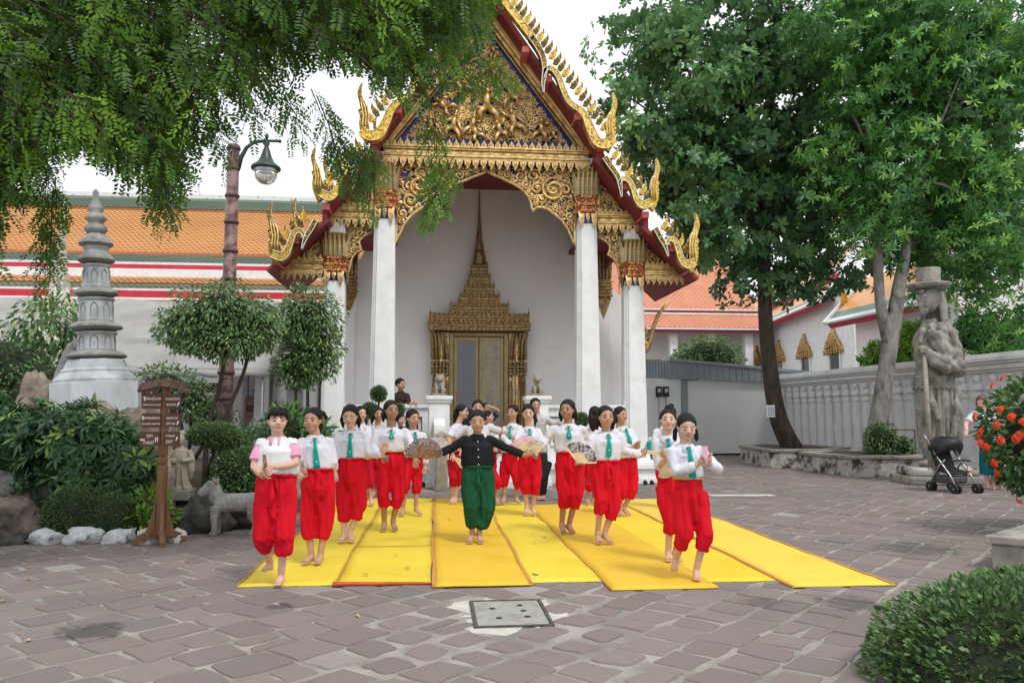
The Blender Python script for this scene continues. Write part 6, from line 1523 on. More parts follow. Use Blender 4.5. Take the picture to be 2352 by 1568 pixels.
LT = leaf_t(0.42, 0.06, 0.12); LT_LANCE = leaf_t(0.24, 0.04, 0.2); LT_ROUND = leaf_t(0.62, 0.05, 0.08, 0.55)
WH = whorl_t(6, 1.35, 0.46, True); WHN = whorl_t(7, 1.4, 0.30, True); WHL = whorl_t(8, 0.95, 0.22, True)
PIN = pinnate_t(8, l=0.20)

def shell_pts(n, c, r, rng, lo=0.75, seed=0.0, squash=None, noise_amp=0.18):
    d = rng.normal(0, 1, (n, 3)); d /= np.linalg.norm(d, axis=1, keepdims=True)
    k = np.array([1 + noise_amp * mnoise.noise(Vector((q[0] * 2.2 + seed, q[1] * 2.2, q[2] * 2.2))) for q in d])
    s_ = lo + (1 - lo) * rng.random(n) ** 0.6
    return np.asarray(c) + d * np.asarray(r) * (k * s_)[:, None], d

def foliage(nm, parent, tmpl, m_, P, dirs, size, rng, tint=None, roll=0.5, jit=0.12):
    n = len(P); T = rng.random(n) * 0.75 if tint is None else tint
    Rm = rots(dirs + rng.normal(0, 0.35, (n, 3)), rng.normal(0, roll, n), rng)
    V, F, T = scatter(tmpl[0], tmpl[1], P, Rm, size * rng.uniform(0.7, 1.25, n), np.clip(T, 0, 1), jit, rng)
    return put(nm, npmesh(nm, V, F, T), m_, parent)

def bush(nm, label, cat, blobs, n, size, m_, tmpl, seed, base=None, core=0.72, lo=0.72, stems=3, droop=0.25, group=None, young=0.04, amp=0.18, stem_r=0.012, coremat='core'):
    """blobs: list of (centre, radii); one thing with foliage, solid dark filler core and stems"""
    rng = np.random.default_rng(seed)
    base = base or (blobs[0][0][0], blobs[0][0][1], 0)
    t = thing(nm, label, cat, base, 0, group); B = np.array(base)
    w = np.array([r[0] * r[1] + r[0] * r[2] + r[1] * r[2] for _, r in blobs]); w = w / w.sum()
    Ps = []; Ds = []
    for (c, r), f in zip(blobs, w):
        P, d = shell_pts(int(n * f), np.array(c) - B, r, rng, lo, seed, None, amp); Ps.append(P); Ds.append(d)
    P = np.concatenate(Ps); d = np.concatenate(Ds) + np.array([0, 0, -droop])
    T = np.clip(rng.random(len(P)) * 0.6 + 0.12 * np.array([mnoise.noise(Vector((p[0] * 4, p[1] * 4, p[2] * 4 + seed))) for p in P]), 0, 0.8); T[rng.random(len(P)) < young] = 1.0
    foliage('foliage', t, tmpl, m_, P, d, size, rng, T)
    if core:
        for (c, r) in blobs: MB().ell(tuple(np.array(c) - B), tuple(k * core for k in r), 14, 10).build('shade_core', coremat, t, True)  # solid dark ellipsoids added to block the view through the leaves
    sm = MB()
    for k in range(stems):
        (c, r) = blobs[k % len(blobs)]; q = np.array(c) - B
        sm.tube([(0.04 * math.cos(k * 2.1), 0.04 * math.sin(k * 2.1), 0), (q[0] * 0.5 + 0.03 * k, q[1] * 0.5, q[2] * 0.5), (q[0] + rng.uniform(-0.3, 0.3) * r[0], q[1], q[2])], [stem_r * 1.6, stem_r * 1.2, stem_r * 0.5], 6)
    if stems: sm.build('stem', 'bark', t, True)
    return t

def clump_tree(nm, label, trunk_paths, volume, nclump, per, csize, tmpl, size, leafm, barkm, seed, base, group=None, droop=0.35, young=0.05, inner=0.5):
    rng = np.random.default_rng(seed); t = thing(nm, label, 'tree', base, 0, group); B = np.array(base)
    tr = MB()
    for path, rad in trunk_paths:
        p = [tuple(np.array(q) - B) for q in path]; n = len(p)
        fine = []; fr = []
        cr_ = crom3(p, 6); rr_ = np.interp(np.linspace(0, 1, len(cr_)), np.linspace(0, 1, n), rad)
        tr.tube(cr_, list(rr_), 14)
    tr.build('trunk', barkm, t, True)
    w = np.array([r[0] * r[1] * r[2] for _, r in volume]); w = w / w.sum()
    C = []
    for (c, r), f in zip(volume, w):
        k = int(nclump * f) + 1; d = rng.normal(0, 1, (k, 3)); d /= np.linalg.norm(d, axis=1, keepdims=True)
        C.append(np.array(c) + d * np.array(r) * (rng.random(k) ** 0.42)[:, None])
    C = np.concatenate(C) - B
    Ps = []; Ds = []; Ts = []
    for c in C:
        k = int(per * rng.uniform(0.6, 1.35)); cs = csize * rng.uniform(0.65, 1.35)
        P, d = shell_pts(k, c, (cs, cs, cs * 0.72), rng, 0.45, rng.random() * 50, None, 0.3)
        Ps.append(P); Ds.append(d * 0.75 + np.array([0, 0, 0.45 - droop * 0.5])); base_t = rng.uniform(0.05, 0.65)
        q = np.clip(base_t + rng.normal(0, 0.13, k), 0, 0.8); q[rng.random(k) < young] = 1.0; Ts.append(q)
    foliage('crown', t, tmpl, leafm, np.concatenate(Ps), np.concatenate(Ds), size, rng, np.concatenate(Ts), 0.6, 0.08)
    br = MB()
    top = np.array(trunk_paths[0][0][-1]) - B
    for i in rng.choice(len(C), min(26, len(C)), replace=False):
        c = C[i]; pth = trunk_paths[i % len(trunk_paths)][0]; a = np.array(pth[-1 - (i % 2)]) - B; m = (a + c) / 2 + np.array([0, 0, 0.25])
        br.tube([tuple(a), tuple(m), tuple(c)], [0.07, 0.045, 0.012], 6)
    br.build('branch', barkm, t, True)
    return t

def crom3(pts, n=6):
    P = [np.array(p, float) for p in ([pts[0]] + list(pts) + [pts[-1]])]; out = []
    for i in range(1, len(P) - 2):
        a, b, c, d = P[i - 1:i + 3]
        for k in range(n):
            t = k / n; out.append(tuple(0.5 * ((2 * b) + (c - a) * t + (2 * a - 5 * b + 4 * c - d) * t * t + (3 * b - a - 3 * c + d) * t ** 3)))
    out.append(tuple(pts[-1])); return out

# --- courtyard trees, right
clump_tree('broadleaf_tree', 'big dark broadleaf tree on a leaning brown trunk with a paper notice',
           [([(10.28, 21.75, 0.45), (9.82, 21.7, 1.48), (9.55, 21.6, 3.35), (9.46, 21.5, 5.3), (9.55, 21.5, 7.5), (9.3, 21.5, 9.5)], [0.30, 0.25, 0.21, 0.19, 0.15, 0.08]), ([(9.5, 21.5, 6.5), (8.4, 21.4, 8.2), (7.2, 21.4, 10)], [0.13, 0.1, 0.05])],
           [((6.9, 21.3, 10.6), (2.5, 2.3, 3.3)), ((9.4, 21.6, 8.4), (3.0, 2.6, 2.9)), ((7.35, 21.0, 7.2), (1.8, 1.7, 1.9)), ((11.2, 22.2, 9.6), (2.4, 2.0, 3.0)), ((9.0, 21.6, 12.8), (3.9, 2.6, 2.2)), ((7.95, 20.9, 5.7), (1.15, 1.1, 0.95)), ((10.35, 21.3, 5.75), (1.4, 1.2, 0.9)), ((12.2, 22, 6.6), (1.2, 1.2, 1.2)), ((8.9, 20.9, 5.0), (0.75, 0.7, 0.6)), ((11.2, 21.0, 5.2), (1.2, 0.9, 0.75))],
           275, 30, 0.75, WH, 0.24, 'leaf_broad', 'bark', 41, (10.28, 21.75, 0.45))
clump_tree('forked_tree', 'lighter green tree on a grey forked trunk beside the stone guardian',
           [([(11.05, 18.9, 0.42), (11.25, 18.9, 1.4), (11.45, 18.9, 2.4), (11.72, 18.9, 3.7), (12.05, 18.9, 5.2), (12.5, 18.9, 7.0)], [0.30, 0.23, 0.20, 0.20, 0.15, 0.08]), ([(11.62, 18.9, 3.3), (11.42, 18.9, 4.3), (11.40, 18.9, 5.6), (11.40, 18.9, 7.8), (11.2, 18.9, 9.4)], [0.19, 0.13, 0.12, 0.10, 0.06])],
           [((11.2, 18.8, 8.0), (1.6, 1.4, 2.3)), ((13.2, 18.8, 9.2), (2.5, 1.8, 3.3)), ((14.6, 19.2, 7.0), (1.6, 1.4, 1.8)), ((12.0, 18.6, 11.5), (2.8, 1.8, 2.0)), ((12.9, 18.6, 6.0), (1.3, 1.1, 0.8)), ((10.9, 18.6, 6.3), (1.0, 0.9, 0.8)), ((15.0, 19, 11), (2.2, 1.8, 2.8)), ((14.3, 20.2, 5.6), (1.8, 1.0, 0.9)), ((15.8, 20.5, 5.4), (1.4, 1.0, 1.0)), ((13.3, 20.0, 6.9), (1.4, 1.0, 1.0))],
           390, 28, 0.62, WHN, 0.22, 'leaf_mango', 'barkgrey', 42, (11.05, 18.9, 0.42), droop=0.6, young=0.12)
clump_tree('dark_tree', 'dark-trunked tree beyond the wall at the right picture edge',
           [([(18.6, 24.5, 0), (18.7, 24.5, 3.5), (19.0, 24.5, 5.6), (19.9, 24.4, 7.4)], [0.36, 0.3, 0.26, 0.12]), ([(18.9, 24.5, 5.0), (18.2, 24.4, 6.6), (17.6, 24.2, 7.6)], [0.2, 0.14, 0.06])],
           [((18.3, 24.3, 8.8), (2.2, 1.6, 1.8)), ((20.2, 24.3, 8.0), (1.8, 1.5, 2.2))], 120, 26, 0.7, WHN, 0.22, 'leaf_mango', 'bark', 43, (18.6, 24.5, 0))
bush('wall_shrub', 'leafy shrub showing over the wall right of the guardian', 'shrub', [((14.8, 18.2, 3.1), (0.9, 0.8, 0.75)), ((16.2, 20.0, 3.4), (1.2, 1.0, 1.1)), ((14.9, 20.2, 3.6), (0.8, 0.8, 0.7))], 900, 0.22, 'leaf_mango', WHN, 51, (15.2, 19.2, 0), core=0.55, lo=0.5, stem_r=0.04)
bush('wall_shrub', 'bright drooping shrub over the wall between forked tree and white hall', 'shrub', [((13.9, 21.6, 3.5), (0.65, 0.6, 0.7)), ((13.6, 22.6, 3.1), (0.6, 0.6, 0.6))], 420, 0.22, 'leaf_lime', WHN, 52, (13.8, 22, 0), core=0.4, lo=0.5, stem_r=0.03)
bush('round_bush', 'round pale green bush showing above the kiosk roof', 'shrub', [((11.6, 32, 3.9), (1.5, 1.0, 0.85)), ((10.6, 32, 3.6), (0.8, 0.8, 0.5))], 2200, 0.17, 'leaf_pale', LT, 53, (11.4, 32, 0), stem_r=0.05)
bush('planter_shrub', 'small dark shrub at the foot of the grey forked trunk', 'shrub', [((10.95, 18.35, 0.85), (0.42, 0.32, 0.42)), ((11.5, 18.3, 0.68), (0.22, 0.2, 0.22))], 1500, 0.09, 'leaf_clip', LT, 54, (11.0, 18.35, 0.48), stem_r=0.015)

# --- red flowering bush and the clipped hedge in front, right
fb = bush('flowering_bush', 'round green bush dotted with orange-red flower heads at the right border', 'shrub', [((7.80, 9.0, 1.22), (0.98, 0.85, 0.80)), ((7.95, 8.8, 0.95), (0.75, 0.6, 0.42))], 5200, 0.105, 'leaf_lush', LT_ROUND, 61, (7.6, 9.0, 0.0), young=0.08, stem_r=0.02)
M['petalred'] = mat('orange_red_petal', (0.75, 0.06, 0.02), (0.85, 0.13, 0.04), ns=25, rough=0.55, tint=0.15)
fl = MB(); rr = random.Random(6)
for k in range(16):
    a = rr.uniform(0, 6.28); t_ = rr.uniform(0, 1.1); d = Vector((math.cos(a) * math.sin(t_), math.sin(a) * math.sin(t_), math.cos(t_))); c = d * 0.045
    for q in range(4):
        b_ = q * PI / 2 + a; u = (d.orthogonal().normalized()); v = d.cross(u); e = u * math.cos(b_) + v * math.sin(b_); e2 = u * math.cos(b_ + 0.5) + v * math.sin(b_ + 0.5); e3 = u * math.cos(b_ - 0.5) + v * math.sin(b_ - 0.5)
        fl.add([c, c + e2 * 0.014 + d * 0.006, c + e * 0.028, c + e3 * 0.014 + d * 0.006], [(0, 1, 2, 3)])
flower_me = fl.mesh('flower_head'); flower_me.materials.append(M['petalred'])
rng = np.random.default_rng(17)
for k in range(110):
    d = rng.normal(0, 1, 3); d /= np.linalg.norm(d)
    if d[1] > 0.35: d[1] *= -1
    p = np.array([0.20, 0, 1.22]) + d * np.array([1.06, 0.93, 0.88]) * (1 + 0.18 * mnoise.noise(Vector((d[0] * 2.2 + 61, d[1] * 2.2, d[2] * 2.2))))
    o = put('flower_head', flower_me, None, fb, loc=tuple(p)); o.rotation_euler = Vector(d).to_track_quat('Z', 'Y').to_euler(); o.scale = (1.15, 1.15, 1.15)
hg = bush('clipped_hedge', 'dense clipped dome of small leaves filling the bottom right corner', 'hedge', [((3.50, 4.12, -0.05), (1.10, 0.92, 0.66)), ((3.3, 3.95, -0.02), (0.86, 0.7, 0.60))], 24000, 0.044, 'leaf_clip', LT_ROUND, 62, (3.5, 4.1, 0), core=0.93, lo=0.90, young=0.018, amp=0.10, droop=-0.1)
rng = np.random.default_rng(63)
P = np.array([(2.98, 3.62, 0.50)]) - np.array([[3.5, 4.1, 0]]) + rng.normal(0, 1, (26, 3)) * np.array([0.06, 0.06, 0.03]); foliage('young_shoot', hg, LT, 'leaf_lime', P, np.tile([0, -0.2, 1.0], (26, 1)), 0.06, rng)
P = np.array([(3.32, 3.42, 0.50)]) - np.array([[3.5, 4.1, 0]]) + rng.normal(0, 1, (6, 3)) * np.array([0.025, 0.02, 0.01]); foliage('young_shoot', hg, LT_ROUND, 'leaf_lime', P, np.tile([0.3, -0.5, 0.5], (6, 1)), 0.065, rng)

# --- garden bed, left
bush('lance_shrub', 'large shrub of dark glossy lance leaves over the rocks', 'shrub', [((-4.55, 10.45, 1.05), (0.78, 0.42, 0.55)), ((-5.3, 10.8, 1.15), (0.55, 0.45, 0.45)), ((-3.95, 10.40, 0.82), (0.38, 0.32, 0.42)), ((-4.5, 10.3, 0.55), (0.75, 0.3, 0.35))], 900, 0.19, 'leaf_lance', WHL, 71, (-4.5, 10.5, 0.2), core=0.6, lo=0.55, droop=0.0, young=0.06, stems=5)
bush('clipped_mound', 'low clipped mound of tiny leaves behind the pale border stones', 'hedge', [((-4.28, 9.98, 0.28), (0.40, 0.27, 0.34)), ((-3.85, 9.96, 0.22), (0.36, 0.26, 0.31))], 12000, 0.026, 'leaf_clip', LT, 72, (-4.1, 9.95, 0.1), core=0.92, lo=0.9, amp=0.08, droop=-0.1, young=0.03)
bush('lime_plant', 'bright lime green leafy plant behind the signpost', 'plant', [((-3.42, 9.92, 0.42), (0.20, 0.16, 0.22)), ((-3.24, 9.9, 0.26), (0.16, 0.14, 0.18)), ((-3.5, 9.85, 0.22), (0.16, 0.12, 0.14))], 330, 0.10, 'leaf_lime', LT, 73, (-3.4, 9.92, 0.1), core=0, lo=0.4, droop=0.0)
bush('cloud_bonsai', 'flat clipped cloud of foliage on a bent stem above the hedge', 'shrub', [((-3.08, 11.3, 1.20), (0.37, 0.30, 0.17)), ((-2.92, 11.25, 1.14), (0.26, 0.24, 0.13))], 6000, 0.034, 'leaf_clip', LT, 74, (-3.2, 11.4, 0.3), core=0.9, lo=0.85, amp=0.1, droop=-0.1, stem_r=0.02)
bush('round_hedge', 'rounded leafy hedge directly behind the stone animal', 'hedge', [((-2.62, 11.15, 0.66), (0.42, 0.34, 0.36)), ((-2.32, 11.1, 0.55), (0.28, 0.3, 0.32))], 5200, 0.052, 'leaf_topi', LT_ROUND, 75, (-2.6, 11.15, 0.3), core=0.9, lo=0.82, amp=0.12)
bush('broad_shrub', 'fresh green broad-leaved shrub under the second topiary tree', 'shrub', [((-2.45, 13.3, 1.15), (0.42, 0.35, 0.50)), ((-2.0, 13.35, 1.05), (0.38, 0.3, 0.40)), ((-2.85, 13.3, 0.85), (0.36, 0.3, 0.36))], 760, 0.155, 'leaf_mango', LT, 76, (-2.4, 13.3, 0.2), core=0.55, lo=0.5, young=0.2, droop=0.1)
bush('fern_clump', 'dark feathery clump left of the broad shrub', 'plant', [((-2.95, 12.6, 0.75), (0.3, 0.25, 0.42))], 90, 0.42, 'leaf_lance', PIN, 77, (-2.95, 12.6, 0.3), core=0, lo=0.05, stems=0)
def topiary(nm, label, blobs, stems, n, seed, base, size=0.075):
    t = bush(nm, label, 'tree', blobs, n, size, 'leaf_topi', LT, seed, base, core=0.6, lo=0.5, stems=0, droop=0.7, amp=0.42, young=0.08)
    tr = MB(); B = np.array(base)
    for path, r in stems: tr.tube(crom3([tuple(np.array(p) - B) for p in path], 5), list(np.linspace(r, r * 0.6, (len(path) - 1) * 5 + 1)), 8)
    tr.build('trunk', 'bark', t, True)
topiary('topiary_tree', 'wide umbrella-shaped small tree on crossing stems before the lamp post', [((-3.37, 12.6, 3.08), (0.78, 0.7, 0.50)), ((-3.95, 12.6, 2.85), (0.45, 0.5, 0.38)), ((-2.85, 12.6, 2.85), (0.48, 0.5, 0.40)), ((-3.3, 12.5, 2.62), (0.80, 0.6, 0.30))],
        [([(-3.55, 12.6, 0.3), (-3.52, 12.6, 1.3), (-3.35, 12.6, 2.0), (-3.3, 12.6, 2.8)], 0.045), ([(-3.45, 12.6, 0.3), (-3.3, 12.6, 1.3), (-3.02, 12.6, 2.1), (-2.9, 12.6, 2.7)], 0.04)], 9500, 78, (-3.5, 12.6, 0.3))
topiary('topiary_tree', 'narrower topiary tree standing closer to the porch pillars', [((-2.2, 13.5, 3.1), (0.62, 0.55, 0.55)), ((-2.02, 13.5, 2.55), (0.42, 0.45, 0.55)), ((-2.35, 13.5, 2.3), (0.42, 0.4, 0.42))],
        [([(-2.15, 13.5, 0.2), (-2.15, 13.5, 1.5), (-2.2, 13.5, 2.8)], 0.035), ([(-2.4, 13.5, 0.2), (-2.35, 13.5, 1.6), (-2.4, 13.5, 2.6)], 0.03), ([(-1.95, 13.5, 0.2), (-1.95, 13.5, 2.4)], 0.018)], 7500, 79, (-2.2, 13.5, 0.2))
bush('dark_shrub', 'dark rounded shrub between pagoda and lamp post', 'shrub', [((-5.15, 15.5, 2.05), (0.62, 0.5, 0.42)), ((-4.6, 15.4, 1.75), (0.5, 0.45, 0.42)), ((-4.15, 15.2, 1.45), (0.36, 0.35, 0.35))], 3000, 0.085, 'leaf_topi', LT, 80, (-4.7, 15.4, 0.3), core=0.5, lo=0.5, stems=4, stem_r=0.03, droop=0.4)
bush('dark_shrub', 'mass of dark foliage at the left edge behind the rock pile', 'shrub', [((-8.1, 15.6, 2.25), (1.0, 0.7, 0.75)), ((-7.3, 15.3, 1.8), (0.6, 0.6, 0.75)), ((-8.6, 15.5, 1.6), (0.8, 0.6, 0.8))], 4200, 0.10, 'leaf_topi', LT, 81, (-8.0, 15.6, 0.3), core=0.8, lo=0.6, stem_r=0.03)
bush('leaning_tree', 'sparse young tree with hanging leaves left of the pagoda', 'tree', [((-7.75, 16.0, 3.2), (0.62, 0.5, 0.65)), ((-7.15, 15.9, 3.3), (0.42, 0.4, 0.8)), ((-8.0, 15.8, 2.75), (0.5, 0.4, 0.4)), ((-7.1, 15.8, 2.5), (0.4, 0.35, 0.5))], 900, 0.18, 'leaf_topi', LT, 82, (-7.6, 16.0, 0.3), core=0, lo=0.25, droop=1.1, stems=4, stem_r=0.03, young=0.12)
def potted(x, y, balls, label, seed):
    t = bush('topiary_ball_tree', label, 'shrub', balls, 900 * len(balls), 0.036, 'leaf_clip', LT_ROUND, seed, (x, y, 0.0), core=0.88, lo=0.82, stems=0, amp=0.06, droop=-0.1)
    s_ = MB()
    for (c, r) in balls: s_.tube([(0, 0, 0.3), ((c[0] - x) * 0.6, 0, (c[2]) * 0.7), (c[0] - x, 0, c[2])], 0.018, 6)
    s_.build('stem', 'bark', t); p = MB(); p.lathe([(0.16, 0), (0.2, 0.28), (0.22, 0.3), (0.2, 0.32), (0.18, 0.3)], 16); p.build('pot', 'kerbtop', t, True)
potted(-1.1, 15.75, [((-1.13, 15.75, 1.88), (0.16, 0.16, 0.16)), ((-1.30, 15.75, 1.55), (0.18, 0.18, 0.15)), ((-0.72, 15.75, 1.57), (0.11, 0.11, 0.12))], 'three-ball clipped topiary below the woman leaning on the parapet', 83)
potted(2.98, 15.75, [((2.98, 15.75, 1.36), (0.14, 0.14, 0.14))], 'single clipped topiary ball behind the fan dancers on the right', 84)

# --- overhanging feather-leaved tree, top left
fb_t = thing('feather_tree', 'spreading tree with feathery hanging leaf sprays over the upper left', 'tree', (-5.2, 9.2, 0))
B = np.array([-5.2, 9.2, 0]); rng = np.random.default_rng(90)
xs_ = [-7.5, -3.95, -3.7, -3.5, -3.2, -2.9, -2.75, -2.3, -2.1, -1.85, -1.45, -1.2, -0.95, -0.7, -0.48, -0.3, -0.05, 0.2, 0.45]
zs_ = [3.3, 3.25, 3.2, 3.55, 3.85, 3.8, 3.6, 3.5, 3.75, 4.35, 4.55, 4.65, 4.75, 4.7, 4.45, 4.45, 4.6, 4.85, 5.2]
zbot = lambda x: np.interp(x, xs_, zs_)
tips = []
while len(tips) < 1350:
    x = rng.uniform(-5.2, 0.45); y = rng.uniform(6.3, 7.9); zb = 1.5 + (zbot(x) - 1.5) * y / 7.0
    dens = 1.0 if x < -2.2 else (0.55 if x < -0.7 else 0.75)
    if x > -0.2: dens = 0.45
    z = zb + 0.05 + (5.9 - zb) * rng.random() ** 1.25
    if rng.random() < dens: tips.append((x * y / 7.0, y, z))
tips = np.array(tips)
Pl = []; Dl = []; Sl = []; Tl = []; stems = MB()
def strand(tip, length, nleaf, lean, tint, lsize=0.27, thick=0.004):
    root = tip + np.array([-lean[0] * length, -lean[1] * length, length * 0.62])
    mid = (root + tip) / 2 + np.array([lean[0] * 0.1, 0, 0.10 * length])
    cur = [root + (mid - root) * t * 1.0 if False else (1 - t) ** 2 * root + 2 * t * (1 - t) * mid + t * t * tip for t in np.linspace(0, 1, nleaf)]
    for i, p in enumerate(cur):
        tan = (cur[min(i + 1, nleaf - 1)] - cur[max(i - 1, 0)]); tan /= np.linalg.norm(tan) + 1e-9
        side = np.cross(tan, [0, -1, 0.3]); side /= np.linalg.norm(side) + 1e-9
        d = tan * 0.6 + side * (1 if i % 2 else -1) * 0.75 + np.array([0, rng.normal(0, 0.3), -0.25])
        if i == nleaf - 1: d = tan
        Pl.append(p); Dl.append(d); Sl.append(lsize * rng.uniform(0.75, 1.15)); Tl.append(np.clip(tint + rng.normal(0, 0.06), 0, 1))
    return cur
for tp in tips:
    tint = rng.choice([0.15, 0.35, 0.55, 0.75, 0.95], p=[0.22, 0.28, 0.24, 0.16, 0.10])
    c = strand(tp, rng.uniform(0.45, 0.8), 7, (rng.normal(0.55, 0.35), rng.normal(0, 0.3)), tint)
    stems.tube([tuple(c[0] - B), tuple(c[3] - B), tuple(c[6] - B)], [0.006, 0.004, 0.002], 4)
for (x, y, zt, zb_, lx) in ((-0.02, 7.0, 4.4, 3.75, 0.03), (-0.05, 7.0, 3.95, 3.35, -0.28), (-0.12, 7.05, 3.8, 3.25, -0.35), (-0.62, 7.1, 4.2, 3.45, 0.05), (-0.72, 7.0, 4.1, 3.5, -0.05), (-3.42, 7.2, 3.7, 2.85, 0.0), (-3.40, 7.2, 3.4, 2.55, 0.0), (-3.46, 7.25, 3.9, 3.1, 0.0), (-2.42, 7.0, 3.8, 3.2, 0.1), (-2.3, 7.0, 3.8, 3.22, 0.15), (0.3, 7.2, 4.9, 4.5, 0.5), (0.62, 7.2, 4.95, 4.62, 0.7), (-1.62, 7.0, 4.6, 4.1, 0.3), (-1.3, 7.1, 4.6, 4.05, 0.3), (-0.95, 7.1, 4.7, 3.85, 0.2), (-0.86, 7.1, 4.3, 3.65, 0.15), (-1.9, 7.0, 4.3, 3.85, 0.3), (-3.85, 7.0, 3.3, 2.8, 0.0)):
    for q in range(3):
        c = strand(np.array([x + rng.normal(0, 0.04), y + rng.normal(0, 0.06), zb_ + rng.normal(0, 0.05)]), zt - zb_ + 0.1, 10, (lx, 0.0), rng.uniform(0.3, 0.8), 0.21)
        stems.tube([tuple(c[0] - B), tuple(c[5] - B), tuple(c[9] - B)], [0.006, 0.004, 0.002], 4)
Pl = np.array(Pl) - B; Dl = np.array(Dl); n = len(Pl)
Rm = rots(Dl, rng.normal(0, 0.5, n), rng); V, F, T = scatter(PIN[0], PIN[1], Pl, Rm, np.array(Sl), np.array(Tl), 0.06, rng)
put('crown', npmesh('crown', V, F, T), 'leaf_feather', fb_t)
stems.build('twig', 'twig', fb_t)
tr = MB(); tr.tube(crom3([(0.0, 0, 0.0), (-0.02, 0, 1.0), (-0.15, -0.1, 2.2), (-0.1, -0.4, 3.4), (0.3, -0.9, 4.3)], 6), list(np.linspace(0.2, 0.13, 25)), 12)
for (a, b_, r0) in (((0.3, -0.9, 4.3), (-1.6, 7.4, 5.1), 0.09), ((-0.1, -0.4, 3.4), (-3.2, 7.2, 3.95), 0.08), ((0.2, -0.8, 4.2), (-2.6, 7.8, 4.6), 0.08), ((0.3, -0.9, 4.3), (-0.2, 7.3, 5.4), 0.07), ((0.0, -0.5, 3.7), (-3.9, 6.8, 3.6), 0.06)):
    e = np.array(b_) - B; m_ = (np.array(a) + e) / 2 + np.array([0, 0.1, 0.25]); tr.tube(crom3([a, tuple(m_), tuple(e)], 8), list(np.linspace(r0, 0.02, 17)), 8)
tr.build('trunk', 'bark', fb_t, True)
